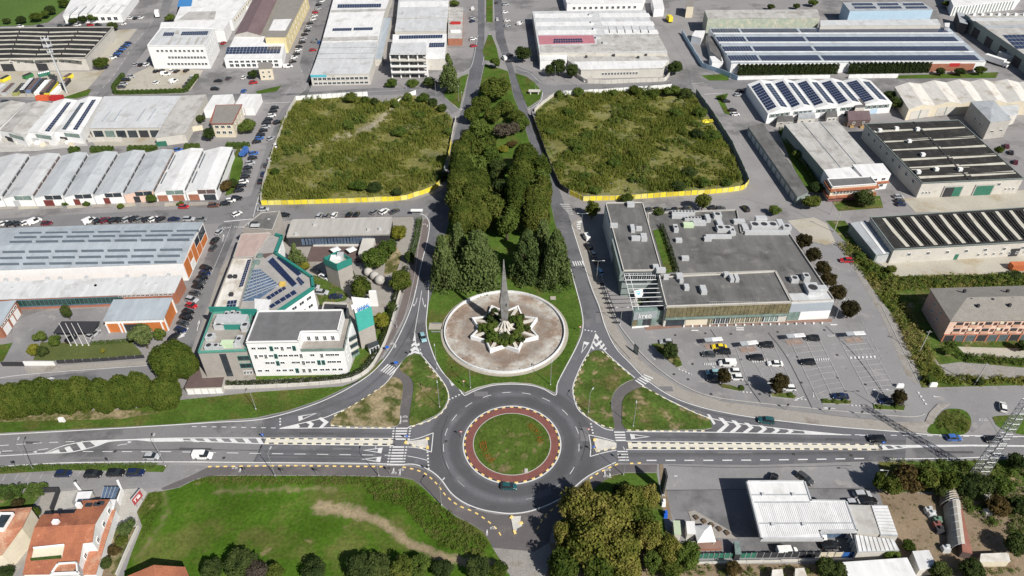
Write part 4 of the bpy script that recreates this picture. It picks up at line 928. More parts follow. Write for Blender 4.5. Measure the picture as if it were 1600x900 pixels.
# obelisk
OB=mat('weathered_concrete',(.215,.21,.208),.12,.5,.85,1.2,.14,stretch=(1,1,.2),stain=[((.12,.115,.11),.5,.58,.08)])
ob=thing('obelisk','tall slender grey concrete spire rising from the star in the fountain','monument',(FC[0],FC[1],.34))
b=MB();sec=[(2.3,.65,.5),(6,1.05,.8),(10.5,1.25,.95),(11.6,1.45,1.1),(17,.85,.6),(25.5,.22,.18),(27.6,.1,.1)];rings=[]
for z,w,d in sec:
    k=len(b.v);tw=z*.004;w*=1.12;d*=1.12;b.v+=[(w*math.cos(t)+tw*-1,d*math.sin(t),z)for t in[math.radians(q)for q in(0,38,142,180,218,322)]];rings.append(k)
for r0,r1 in zip(rings[:-1],rings[1:]):
    for i in range(6):j=(i+1)%6;b.f.append((r0+i,r0+j,r1+j,r1+i));b.m.append(0)
b.f.append(tuple(rings[-1]+i for i in range(6)));b.m.append(0);b.obj('shaft',OB,ob)
boxes('lamp_fitting',M_STEEL,ob,[((.9,-.9,11.0),(.35,.5,.9)),((-.8,-.85,8.5),(.3,.4,.6))])
for k in range(8):
    a=math.radians(45*k);b=MB();b.tube((2.3*math.cos(a),2.3*math.sin(a),.8),(.35*math.cos(a),.35*math.sin(a),4.4),.5,.2,5);b.obj('foot',STARC,ob)
# shrubs in the star
SPECIES_READY=False
G_OLIVE=leafmat('olive_foliage',(.038,.064,.012),(.080,.108,.020),(.135,.148,.034),.3)
G_DARK=leafmat('dark_foliage',(.028,.046,.015),(.052,.076,.022),(.082,.104,.03),.4)
G_MID=leafmat('mid_foliage',(.05,.085,.016),(.09,.132,.026),(.13,.17,.04),.4)
G_CEDAR=leafmat('cedar_foliage',(.05,.08,.026),(.10,.138,.044),(.155,.19,.07),.5)
G_AUT=leafmat('autumn_foliage',(.095,.115,.021),(.165,.165,.036),(.28,.24,.07),.25)
G_RUST=leafmat('rust_foliage',(.05,.042,.016),(.085,.062,.024),(.12,.085,.03),.5)
G_PURPLE=leafmat('dark_red_foliage',(.03,.028,.012),(.05,.042,.017),(.075,.058,.022),.6)
G_YEL=leafmat('yellow_foliage',(.13,.14,.02),(.2,.2,.03),(.27,.25,.05),.6)
G_HEDGE=leafmat('hedge_foliage',(.042,.074,.017),(.066,.108,.024),(.096,.132,.034),.9,.15)
G_HEDGED=leafmat('dark_hedge_foliage',(.016,.026,.010),(.028,.042,.014),(.045,.058,.02),.8,.15)
G_GREY=leafmat('grey_foliage',(.07,.058,.045),(.10,.085,.065),(.14,.115,.08),.5)
G_TOPIARY=leafmat('hornbeam_foliage',(.046,.076,.013),(.084,.114,.02),(.13,.14,.03),.45)
G_WILD=leafmat('wild_foliage',(.105,.145,.026),(.205,.22,.046),(.33,.29,.11),.06,.4)
G_WILDD=leafmat('wild_dark_foliage',(.062,.105,.022),(.11,.155,.034),(.17,.19,.05),.12,.35)
G_HORN=leafmat('hornbeam_dark_foliage',(.038,.064,.012),(.082,.108,.020),(.145,.152,.036),.3)
G_STALK=leafmat('pale_stalks',(.14,.18,.035),(.23,.25,.055),(.34,.31,.12),.08,.45)
G_GRASS=leafmat('tall_grass',(.07,.12,.018),(.105,.15,.026),(.18,.175,.06),.12,.3)
#        material, leaves, leaf size, object name, variants, shape, blobs
SPECIES={
 'olive':(G_OLIVE,5200,.075,'broadleaf_tree',4,'round',30),'dark':(G_DARK,5200,.075,'broadleaf_tree',3,'round',30),'mid':(G_MID,5200,.075,'broadleaf_tree',3,'round',28),
 'cedar':(G_CEDAR,11000,.052,'conifer_tree',4,'cedar',90),'fluffy':(G_CEDAR,5200,.07,'broadleaf_tree',2,'round',30),'cone':(G_CEDAR,5200,.07,'conifer_tree',2,'cone',46),'aut':(G_AUT,7000,.062,'autumn_tree',4,'round',36),'rust':(G_RUST,5200,.075,'broadleaf_tree',2,'round',30),
 'purple':(G_PURPLE,5200,.075,'broadleaf_tree',3,'round',24),'yel':(G_YEL,5200,.075,'yellow_tree',2,'round',28),'grey':(G_GREY,4200,.07,'bare_tree',2,'round',34),
 'top':(G_TOPIARY,8500,.052,'clipped_tree',3,'oval',40),'horn':(G_HORN,8500,.052,'broadleaf_tree',3,'oval',40),'shrub':(G_MID,1800,.12,'shrub',3,'round',14),'dshrub':(G_DARK,1400,.13,'shrub',3,'round',14)}
# shrubs in the star planter
for k,(a,r,s,sp)in enumerate([(0,5.2,1.5,'shrub'),(45,5.4,1.6,'shrub'),(45,7.6,1.0,'dshrub'),(90,5.0,1.5,'dshrub'),(90,7.0,1.1,'shrub'),(135,5.5,1.6,'dshrub'),(135,7.4,1.0,'shrub'),(180,5.2,1.7,'shrub'),(180,7.2,1.2,'shrub'),(225,4.9,1.6,'shrub'),(225,7.0,1.4,'shrub'),(270,4.6,1.5,'dshrub'),(270,6.8,1.3,'shrub'),(315,5.0,1.5,'shrub'),(315,7.1,1.2,'dshrub'),(0,7.0,1.0,'dshrub'),(68,3.6,1.2,'dshrub'),(158,3.4,1.2,'shrub'),(112,8.6,1.0,'dshrub'),(250,6.2,1.1,'shrub'),(290,6.4,1.1,'shrub')]):
    x,y=FC[0]+r*math.cos(math.radians(a)),FC[1]+r*math.sin(math.radians(a));q=proj(x,y,.8);sec={0:'right',45:'far right',90:'far',135:'far left',180:'left',225:'near left',270:'near',315:'near right'}.get(a,'inner')
    o=bush(q[0],q[1],s*(6.6 if r<6.4 else 5.6),2.25*s,sp,f'star planter shrub on the {sec} side, '+(f'{"outer" if r > 6.5 else "inner"} one' if sec!='inner' else NTH[k-15]+' counted around the spire'),group='shrubs in the star planter');o.location.z=.7
# ------------------------------------------------------------------ building materials
def roofm(n,c,var=.08,st=None,rough=.7,stretch=(.5,.12,.5)):return mat(n,c,var,.5,rough,2.2,.06,stretch=stretch,stain=st,cells=(1.3,6.5,.05)if stretch==(.5,.12,.5)else(2.2,14.0,.07))
R_WHITE=roofm('white_sheet_roof',(.68,.68,.68),.06,[((.55,.54,.52),.12,.62,.06)])
R_LGREY=roofm('light_grey_roof',(.52,.53,.54),.07,[((.42,.42,.42),.15,.6,.06)])
R_GREY=roofm('grey_sheet_roof',(.37,.39,.41),.08,[((.30,.31,.32),.15,.58,.06)])
R_FIBRE=roofm('fibre_cement_roof',(.44,.43,.41),.1,[((.32,.30,.28),.16,.56,.07),((.52,.51,.5),.2,.62,.05)])
R_BLUEG=roofm('blue_grey_roof',(.36,.40,.44),.06,[((.30,.33,.36),.12,.6,.06)])
R_PALEB=roofm('pale_blue_grey_roof',(.46,.48,.50),.07,[((.38,.40,.42),.14,.6,.06)])
R_BEIGE=roofm('cream_sheet_roof',(.64,.615,.57),.07,[((.45,.40,.33),.12,.6,.06)])
R_FLATG=roofm('bitumen_roof',(.135,.132,.13),.14,[((.095,.093,.09),.12,.56,.08),((.185,.178,.17),.16,.62,.06)],.9,(1,.22,1))
R_STONEC=roofm('ballast_roof',(.40,.385,.36),.06)
R_FLATD=roofm('felt_roof',(.145,.145,.15),.1,[((.13,.13,.13),.1,.58,.06)],.9,(1,1,1))
R_BLACK=roofm('black_wave_roof',(.028,.027,.026),.25,[((.05,.048,.045),.3,.58,.07)],.8)
R_STRIP=roofm('translucent_strip',(.52,.50,.43),.08,[((.4,.37,.3),.3,.6,.06)])
R_TERRA=mat('terracotta_tiles',(.37,.14,.075),.12,.5,.85,3.5,.16,stain=[((.30,.11,.065),.16,.55,.06),((.44,.2,.12),.5,.66,.05)],bump=.5)
R_TERRAO=mat('old_terracotta_tiles',(.40,.17,.10),.14,.5,.85,3.5,.2,stain=[((.46,.27,.18),.4,.55,.06)],bump=.5)
R_ROSE=roofm('rose_pavers_roof',(.40,.31,.28),.06)
R_PURPLE=roofm('purple_brown_roof',(.17,.12,.125),.1)
R_TILEG=mat('grey_roof_tiles',(.24,.225,.205),.1,.5,.9,3.5,.16,stain=[((.25,.23,.2),.2,.62,.06)],bump=.4)
M_SKY=mat('roof_skylight',(.12,.145,.17),.1,.8,.3,3,.08,spec=.5)
WL_WHITE=mat('white_render',(.76,.76,.76),.05,.3,.8,2,.04,stain=[((.64,.63,.61),.3,.68,.06)])
WL_CREAM=mat('cream_render',(.62,.56,.44),.07,.3,.85,2,.06)
WL_YEL=mat('pale_yellow_render',(.66,.56,.32),.07,.3,.85,2,.06)
WL_CONC=mat('concrete_wall',(.40,.385,.36),.09,.25,.9,2,.08,stain=[((.3,.28,.25),.3,.62,.06)])
WL_LG=mat('pale_concrete_panel',(.52,.50,.46),.07,.25,.88,2,.06,stain=[((.42,.39,.34),.3,.64,.06)])
WL_ORANGE=mat('orange_cladding',(.52,.17,.05),.07,.4,.7,3,.06)
WL_BRICK=mat('brick_wall',(.33,.14,.09),.12,.5,.9,3.5,.15)
WL_STONE=mat('grey_stone_cladding',(.34,.315,.29),.07,.5,.8,3,.08)
WL_GREENG=mat('grey_green_wall',(.22,.26,.25),.08,.3,.85,2,.06)
WL_BLUE=mat('light_blue_wall',(.42,.56,.68),.05,.3,.7,2,.05)
WL_PINK=mat('pink_render',(.68,.49,.40),.06,.3,.85,2,.06)
WL_PINKD=mat('darker_pink_render',(.50,.34,.29),.08,.3,.85,2,.08)  # darker tone of the pink render, for the side wall
M_TEAL=mat('teal_panel',(.03,.205,.17),.06,.5,.45,2,.05);M_TEAL_LIT=mat('sunlit_teal_panel',(.06,.35,.305),.05,.5,.45,2,.05)
M_TGLASS=mat('green_glazing',(.17,.235,.215),.25,.6,.15,2,.2,spec=.6)
M_GLASSB=mat('reflective_blue_glass',(.095,.14,.215),.3,.35,.1,1.5,.2,spec=.7)
M_GLASSG=mat('bronze_glass',(.16,.14,.08),.35,.4,.12,1.5,.25,spec=.6)
M_RED=mat('red_panel',(.42,.03,.03),.1,.5,.6);M_MAROON=mat('maroon_door',(.16,.04,.035),.1,.5,.7);M_GREEN=mat('green_door',(.04,.16,.11),.1,.5,.6)
M_ROLL=mat('shutter_grey',(.45,.46,.47),.06,.5,.6);M_YELP2=mat('faded_yellow_panel',(.72,.64,.16),.1,.5,.7);M_YELP3=mat('dull_yellow_panel',(.62,.50,.05),.14,.5,.7)
M_YELP=mat('yellow_panel',(.74,.62,.05),.10,.4,.6,2,.05)
M_TIMBER=mat('brown_cladding',(.12,.085,.08),.1,.5,.85)
M_DUCT=mat('duct_metal',(.56,.57,.58),.08,.8,.45,metal=.2)
# ------------------------------------------------------------------ west factory with striped skylight roof
def mixh(a,b,t):return lerp(a,b,t)
A=Bld('factory_building','wide low blue-grey factory roof with rows of dark skylights and orange end wall','factory',gable((285,411),(317,347),(-60,359),(-60,424),7.4,8.6),WL_WHITE,R_BLUEG,over=.15)
for r,(y0,n,x0,dx)in enumerate([(402.5+8,7,2,42.6)]):pass
for fi,rows in((0,((409,412,36),(399.5,402.5,41),(390,393,45))),(1,((374.5,377.2,15),(367.5,370,22),(361,363,30)))):
    for(ya,yb,x0)in rows:
        for k in range(7):
            x=x0+k*41-(41 if x0>30 else 0);dy=-.018*x*.75+(1.5)
            A.patch('skylight',fi,[(x,ya+dy+1.3),(x+35,ya+dy+.7),(x+35.6,yb+dy+1.2),(x+.6,yb+dy+1.8)],M_SKY)
e0,e1=(285,411,7.4),(317,347,7.4)
for u0,u1,z0,z1,m in((.02,.2,.5,6.6,WL_ORANGE),(.22,.36,3.6,6.8,WL_ORANGE),(.22,.36,.4,3.2,M_WHITE),(.38,.52,.5,6.9,WL_ORANGE),(.54,.7,.4,4.0,WL_ORANGE),(.54,.7,4.3,7.0,M_GLASS),(.72,.97,3.6,6.8,M_GLASS),(.72,.97,.4,3.2,WL_ORANGE)):A.panel('cladding_panel' if m!=M_GLASS else 'glazed_panel',e0,e1,u0,u1,z0,z1,m)
Bt=Bld('factory_wing','lower grey roof strip in front of the striped skylight factory, vents along it','factory',[[(-60,470,4.6),(272,457.5,4.6),(284,431,5.6),(-60,443,5.6)]],WL_BRICK,R_LGREY,over=.25)
for x in(10,28,75,95,136,200,227,264):Bt.unit('roof_vent',x,440-x*.03,5.5,(1.0,1.0,.9),M_DUCT)
for x in(20,60,110,150,190,230,150,245):Bt.unit('roof_vent',x,452-x*.03,5.0,(.6,.6,.6),M_DUCT)
Bt.panel('cladding_panel',(272,457.5,4.6),(284,431,4.6),.06,.94,.4,4.2,WL_ORANGE)
Bt.panel('glazed_front',(-60,470,4.6),(272,457.5,4.6),.25,.75,1.0,4.0,M_GLASSB,.06)
Bt.windows((-60,470,4.6),(272,457.5,4.6),2.6,24,1.1,2.2,.25,.75,mf=M_GREEN,mg=M_GLASS)
Bt.windows((-60,470,4.6),(272,457.5,4.6),4.0,12,1.0,.7,.73,.99)
Ct=Bld('office_annex','office annex with curved grey roof, strip windows and orange walls beside the parked cars','office',[[(162,501,5.0),(255,498,5.0),(268,466,5.6),(178,469,5.6)]],WL_ORANGE,R_BLUEG,over=.3,rt=.3)
Ct.panel('window_band',(162,501,5),(255,498,5),.01,.99,3.7,4.75,M_WHITE);Ct.windows((162,501,5),(255,498,5),4.2,11,1.3,.8,.02,.98)
Ct.panel('porch_opening',(162,501,5),(255,498,5),.3,.55,.1,3.2,M_DARK)
for u in(.0,.22,.28,.93):Ct.panel('white_pier',(162,501,5),(255,498,5),u,u+.02,0,3.7,M_WHITE,.35)
Ct.panel('white_pier',(255,498,5),(268,466,5.6),.0,.06,0,4.9,M_WHITE,.3);Ct.panel('white_pier',(255,498,5),(268,466,5.6),.94,1,0,5.2,M_WHITE,.3)
Dt=Bld('workshop_wing','grey-roofed workshop wing with white doors at the left edge beside the factory yard','workshop',[[(-70,478,5.2),(24,470,5.2),(-2,511,4.6),(-90,514,4.6)]],WL_BRICK,R_BLUEG,over=.3)
for u0,u1 in((.08,.3),(.36,.52),(.62,.9)):Dt.panel('white_door',(24,470,5.2),(-2,511,4.6),u0,u1,.1,3,M_WHITE)
Dt.windows((24,470,5.2),(-2,511,4.6),3.9,5,1.6,.7)
tag(MB.obj((lambda b:(b.box((0,0,0),(9,.25,1.6)),b)[1])(MB()),'gate_wall',M_WHITE,loc=g(63,571)),'white rendered gate wall beside the dark sliding gate of the factory yard','wall')
tag(MB.obj((lambda b:(b.box((0,0,0),(6.4,.14,1.7)),[b.box((-3+i*.6,.1,0),(.07,.08,1.7))for i in range(11)],b)[2])(MB()),'sliding_gate',M_DARK,loc=g(21,572)),'dark sliding gate at the entrance of the factory yard','gate')
# ------------------------------------------------------------------ white and teal campus
P0_,P1_=g(401,588),g(541,585.5);dv=(P1_-P0_).normalized();nv=Vector((-dv.y,dv.x,0));LW=(P1_-P0_).length
def fp(u,d,h):q=P0_+dv*u*LW+nv*d;return(*proj(q.x,q.y,h),h)
WB=Bld('office_block','white office block with grey flat roof and many small windows above the grass verge','office',[[fp(0,0,13.2),fp(.56,0,13.2),fp(.56,4.0,13.2),fp(.96,4.0,13.2),fp(.96,13.5,13.2),fp(0,13.5,13.2)]],WL_WHITE,R_FLATD,over=.02,parapet=.45,mp=WL_WHITE)
wa,wb=fp(0,0,13.2),fp(1,0,13.2)
rr=random.Random(5)
for z,n in((11.2,15),(8.2,17),(5.4,17),(2.3,14)):
    for k in range(n):
        if z>10 and k>7:continue
        u=.03+.95*(k+.5)/n+rr.uniform(-.008,.008)
        if rr.random()<.12:continue
        tall=rr.random()<.3;WB.windows(wa,wb,z-(.25 if tall else 0),1,.75 if tall else 1.15,1.7 if tall else .9,us=[u],mf=M_TEAL if tall and rr.random()<.5 else M_WHITE)
WB.windows(fp(.56,4,13.2),fp(.96,4,13.2),11.0,4,.9,1.7)
TB=Bld('roof_terrace_wing','white terrace wing with glass balustrade at the right end of the white office block','office',[[fp(.562,0,9.8),fp(1.03,0,9.8),fp(1.03,13.5,9.8),fp(.965,13.5,9.8),fp(.965,3.95,9.8),fp(.562,3.95,9.8)]],WL_WHITE,PAVE,over=.02)
TB.panel('glass_balustrade',fp(.562,0,9.8),fp(1.03,0,9.8),0,1,9.6,10.7,M_TGLASS,.06);TB.panel('glass_balustrade',fp(1.03,0,9.8),fp(1.03,13.5,9.8),0,1,9.6,10.7,M_TGLASS,.06)
TB.windows(fp(1.03,0,9.8),fp(1.03,13.5,9.8),7.5,3,1.2,1.2);TB.windows(fp(1.03,0,9.8),fp(1.03,13.5,9.8),4.0,3,1.2,1.2)
GB=Bld('plant_wing','grey stone wing with teal roof screen around rooftop plant machinery','office',flat([(310,552),(385,549),(394,487),(333,490)],9.8),WL_STONE,PAVE,over=.02,parapet=.6,mp=mat('pale_teal_screen',(.09,.30,.245),.08))
ga,gb=(310,552,9.8),(385,549,9.8)
GB.panel('dark_glass_slot',ga,gb,.42,.56,.2,9.2,M_GLASS);GB.windows(ga,gb,7.2,1,3.2,1.7,us=[.9],mf=M_TEAL);GB.windows(ga,gb,4.2,1,3.2,1.7,us=[.9],mf=M_TEAL);GB.windows(ga,gb,1.4,3,.8,1.3,.8,.98)
for x,y,dx,dy,dz in((345,512,3,2.2,1.8),(330,530,2.4,2,1.5),(328,545,2,2,1.4),(343,544,3,1.6,1.2),(362,541,3.2,2,1.6),(376,538,1.6,3,2.2),(356,497,1.2,2.2,1.8),(365,496,1.2,2.2,1.8),(374,496,1.2,2.2,1.8),(385,515,2,2.5,2)):GB.unit('air_handling_unit',x,y,9.8,(dx,dy,dz),M_DUCT,fan=1)
GB.unit('plant_screen',363,515,9.8,(9,.3,1.8),M_TEAL);GB.unit('plant_enclosure',364,507,9.8,(9,3.5,2.4),M_DUCT);GB.unit('pale_green_unit',357,541,9.9,(3.6,1.8,1.6),mat('pale_green_unit',(.5,.62,.42),.05))
GB.unit('plant_screen',388,493,9.8,(6,.4,2.4),M_TEAL);GB.unit('plant_screen',352,488,9.8,(9,.4,2.0),M_TEAL)
WD=Bld('long_hall','long pale-roofed campus hall with a narrow solar strip beside the side street','hall',flat([(331,490),(372,489),(396,404),(364,404)],9.8),WL_STONE,R_BEIGE,over=.02,parapet=.3,mp=WL_STONE)
WD.solar(0,[(387,406.5),(393,405.5),(380,448),(373,450)],2,12);WD.solar(0,[(356,470.5),(371,469),(368,482),(353,483)],3,2)
for x,y in((360,434),(368,434),(362,462)):WD.unit('roof_cowl',x,y,9.8,(1.1,1.1,.9),M_DARK)
for k in range(5):WD.windows((331,490,9.8),(364,404,9.8),6.5,1,1.6,1.4,us=[.1+.2*k])
RS=Bld('rose_roof_hall','hall with rose-coloured paved roof between the grey gabled block and the solar strip hall','hall',flat([(364,404),(398,402),(424,364),(377,366)],9.0),WL_STONE,R_ROSE,over=.02,parapet=.25,mp=WL_CONC)
GG=Bld('angular_grey_block','angular dark-roofed block with a blank pale side wall at the street corner of the campus','office',[[(378,357,9.8),(426,360,9.8),(438,330,11.5),(408,333,11.5)]],WL_STONE,R_FLATG,over=.02,parapet=.2,mp=WL_CONC)
for x,y in((391,352),(421,345)):GG.unit('roof_vent',x,y,10,(.9,.9,.8),M_DUCT)
GG.unit('chimney_stack',399,357,9.0,(2.6,1.4,2.4),M_DARK);GG.unit('chimney_cap',399,353,11,(3.0,1.6,.4),M_DUCT)
AN=Bld('angled_wing','angled white wing with teal parapets and solar rows around a glazed blue courtyard roof','office',flat([(396,404),(419,369),(432,367),(441,372),(430,398),(487,436),(490,452),(424,497),(394,489),(372,489)],9.0),WL_WHITE,mat('grey_deck_roof',(.33,.315,.30),.1,.5,.9),over=.02)
for p,q in(((432,369),(441,372)),((441,372),(431,398)),((431,398),(488,436)),((488,436),(490,452)),((490,452),(424,497))):
    a_,b_=g(*p,9.0),g(*q,9.0);b=MB();b.box((0,0,0),((b_-a_).length+.4,.8,1.1));m_=(a_+b_)/2;o=b.obj('teal_parapet',M_TEAL,AN.root,loc=(m_.x-AN.c.x,m_.y-AN.c.y,9.05));o.rotation_euler=(0,0,math.atan2(b_.y-a_.y,b_.x-a_.x))
AN.solar(0,[(416,407),(424,400),(467,447),(460,452)],8,1);AN.solar(0,[(430,402),(434,397),(474,430),(468,434)],6,1);AN.solar(0,[(462,436),(466,432),(477,443),(471,448)],2,1)
AN.solar(0,[(415,465),(445,447),(448,452),(420,470)],5,1);AN.solar(0,[(419,479),(460,453),(465,459),(424,483)],5,1)
b=MB();C3=[g(405,422,9.4),g(436,447,9.4),g(393,472,9.4),g(379,470,9.4),g(389,436,9.4),]
AN.patch('courtyard_glazing',0,[(406,421),(436,446),(402,470),(378,471),(388,440),(396,422)],M_GLASSB,.25)
for i in range(9):
    t=i/8;AN.patch('glazing_bar',0,[lerp((396,422),(378,470),t),lerp((406,421.5),(436,446),min(1,t*1.05)),lerp((406,422.3),(436,447),min(1,t*1.05)),lerp((396,423),(378,471),t)],M_FRAME,.34)
for i in range(5):t=(i+.5)/5;AN.patch('glazing_bar',0,[lerp((393,425),(408,424),t),lerp((393.5,425),(408.5,424),t),lerp((379.5,470.5),(424,457),t),lerp((379,470.5),(423.4,457),t)],M_FRAME,.34)
for x,y,c_ in((442,446,mat('ochre_unit',(.6,.42,.1),.05)),(407,402,M_TGLASS),(402,412,M_TGLASS)):AN.unit('roof_box',x,y,9.0,(1.7,1.5,1.0),c_)
AN.patch('green_glazed_gutter',0,[(397,408),(401,408),(380,468),(375,470)],M_TGLASS,.5)
for z in(7.0,3.8):AN.windows((490,452,9),(424,497,9),z,5,1.7,1.2)
for z in(7.0,4.0):AN.windows((441,372,9),(431,398,9),z,1,1.2,.8)
# courtyard wing roofs: white stepped decks near the glazing
AN.patch('white_roof_deck',0,[(398,468),(424,470),(420,482),(424,495),(398,487)],R_WHITE,.3);AN.patch('timber_deck',0,[(408,398),(428,396),(414,404)],M_TIMBER,.25)
# glass tower and blue-green wedge
TT=Bld('teal_tower','leaning wedge tower, grey stone below and bright teal above, with blue lettering on top','tower',[[(555,489,14.7),(580,478,14.7),(577,467,16.6),(549,464,16.6)]],WL_STONE,R_WHITE,over=.05)
ta,tb=(555,489,14.7),(580,478,14.7)
TT.panel('teal_facade',ta,tb,.0,1.0,7.4,14.6,M_TEAL_LIT,.12);TT.panel('teal_facade',(549,464,16),(555,489,14.7),.02,.98,6.0,14.5,M_TEAL,.12)  # sunlight painted in: sunward face gets a paler copy of the side's teal
def wall_word(B,txt,A_,Bp,u,z,size,m,d=.2,name='sign_lettering',tilt=None):
    cu=bpy.data.curves.new('t','FONT');cu.body=txt;cu.size=size;cu.align_x='CENTER';cu.align_y='CENTER';cu.extrude=.06
    o=bpy.data.objects.new('t',cu);COL.objects.link(o);bpy.context.view_layer.update()
    me=bpy.data.meshes.new_from_object(o.evaluated_get(bpy.context.evaluated_depsgraph_get()));bpy.data.objects.remove(o);bpy.data.curves.remove(cu);me.materials.clear();me.materials.append(m)
    a,dd,L,nn=B.wall_frame(A_,Bp);p=a+dd*L*u+nn*d;r=inst(name,me,B.root,(p.x-B.c.x,p.y-B.c.y,z));r.rotation_euler=(math.pi/2 if tilt is None else tilt,0,math.atan2(nn.y,nn.x)+math.pi/2);return r
TT.unit('sign_upstand',563,478,15.0,(5.6,.4,1.5),M_WHITE,rz=math.atan2(g(580,478,15).y-g(555,489,15).y,g(580,478,15).x-g(555,489,15).x))
M_SIGNB=mat('sign_blue',(.08,.28,.65),.05)
_a,_d,_L,_n=TT.wall_frame(ta,tb);b=MB()
for k in range(7):
    q=_a+_d*_L*(.16+.105*k)+_n*.5-TT.c;rz_=math.atan2(_d.y,_d.x)
    b.box((q.x,q.y,15.2),(.14,.3,1.1 if k%2 else 1.5),rz=rz_);q2=q+_d*.25;b.box((q2.x,q2.y,15.2+(.5 if k%3 else 0)),(.42,.3,.16),rz=rz_)
b.obj('sign_lettering',M_SIGNB,TT.root)
SB=Bld('glazed_link','stepped glazed link with dark strip windows between the white block and the teal tower','office',flat([(540,530),(556,521),(549,500),(533,498)],8.5),M_TGLASS,R_LGREY,over=.05)
for z in(7.4,4.6,1.8):SB.panel('window_strip',(540,530,8.5),(556,521,8.5),.05,.95,z-.6,z+.6,M_GLASS)
for z in(6.1,3.2):SB.panel('pale_band',(540,530,8.5),(556,521,8.5),0,1,z-.5,z+.4,WL_LG,.12)
TE=Bld('sunken_terrace','low walled terrace with dark pool-like floor behind the white office block','terrace',flat([(501,497),(541,497),(545,476),(506,474)],3.4),WL_LG,M_DARK,over=.02,parapet=.6,mp=WL_LG)
ES=Bld('entrance_kiosk','small white glazed kiosk at the foot of the teal tower','kiosk',flat([(577,545),(592,538),(590,532),(574,538)],2.6),WL_WHITE,M_GLASS,over=.1)
for k in range(3):ES.panel('glass_door',(577,545,2.6),(592,538,2.6),.08+.3*k,.32+.3*k,.1,2.3,M_GLASS)
# grey tower with teal crown, long dark building
GT=Bld('stair_tower','grey stone stair tower with teal glazed crown among the campus trees','tower',flat([(507,409),(527,419),(549,409),(529,398)],8.6),WL_STONE,PAVE,over=.02)
for p,q in(((507,409),(527,419)),((527,419),(549,409)),((549,409),(529,398)),((529,398),(507,409))):
    a_,b_=g(*p,8.6),g(*q,8.6);m_=(a_+b_)/2;b=MB();b.box((0,0,0),((b_-a_).length+.3,.35,2.6));o=b.obj('teal_screen',M_TEAL,GT.root,loc=(m_.x-GT.c.x,m_.y-GT.c.y,7.6));o.rotation_euler=(0,0,math.atan2(b_.y-a_.y,b_.x-a_.x))
GT.unit('white_housing',525,408,8.7,(3.2,2.6,1.6),M_WHITE);GT.unit('white_housing',533,405,8.7,(2,2,2.2),M_DUCT)
LB=Bld('pavilion','long pavilion with pale flat roof and dark glazed front behind the stair tower','pavilion',flat([(449,370),(608,366),(612.5,340),(457,344)],4.6),M_DARK,R_STONEC,over=.4,rt=.4,parapet=.12,mp=WL_CONC)
LB.windows((470,369.5,4.6),(600,366,4.6),2.2,26,1.35,2.9,.0,1,mf=M_DARK,mg=M_GLASSB)
for x,y in((492,352),(463,367),(576,360),(594,359)):LB.unit('roof_vent',x,y,4.6,(.9,.9,.8),M_DUCT)
for x,y,w,d,h_,m in((515,393,14,11,.5,M_TIMBER),(560,393,15,12,.55,M_TIMBER),(573,384,4.5,9,3.0,WL_LG),(533,383,20,1.2,.8,WL_LG)):
    p=g(x,y,h_);b=MB();b.box((0,0,0),(w,d,h_));kind(b.obj('terrace',m,loc=(p.x,p.y,0.1)),'structure')
for i,(x,y)in enumerate(((524,389),(549,389))):
    p=g(x,y,2.6);t=thing('sunshade',f'square white sunshade on the pavilion terrace, the {"left" if i == 0 else "right"} one of two','parasol',(p.x,p.y,0),.7,'white sunshades of the terrace');b=MB();b.lathe([(.05,0),(.05,2.6)],6);b.obj('pole',M_STEEL,t);b=MB();b.box((0,0,2.4),(3,3,.5),0,top=(.1,.1));b.obj('canopy',M_WHITE,t)
for i,(x,y,r)in enumerate(((575.5,424.5,1.55),(585,430.5,1.6),(593.5,437,1.75))):
    p=g(x,y,r);t=thing('sphere_tank',f'pale grey sphere beside the stair tower path, the {["far", "middle", "near"][i]} one of three in a row','sphere',(p.x,p.y,0),0,'grey spheres by the path');b=MB();b.lathe([(max(r*math.cos(math.radians(a)),.02),r+r*math.sin(math.radians(a)))for a in range(-90,91,15)],20);b.obj('shell',WL_CONC,t,smooth=True);b=MB();b.lathe([(r*.7,0),(r*.6,.35)],12);b.obj('base',M_DARK,t)
p=g(584,468,3);t=thing('white_pylon','white rounded pylon slab standing on a curved plinth behind the teal tower','pylon',(p.x,p.y,0));b=MB();b.box((0,0,0),(2.4,1.0,6.5),top=(.95,.9));b.obj('slab',M_WHITE,t);b=MB();b.lathe([(4.2,0),(4.2,.5),(3.8,.5)],20);b.obj('plinth',PAVE,t)
SH=Bld('brown_shed','low brown-roofed shed at the left end of the campus hedge wall','shed',flat([(289,606),(346,604),(349,590),(315,592),(311,575),(303,577)],2.8),WL_LG,M_TIMBER,over=.2)
for k in range(5):SH.panel('white_panel',(289,606,2.8),(346,604,2.8),.03+.195*k,.19+.195*k,.1,2.0,M_WHITE)
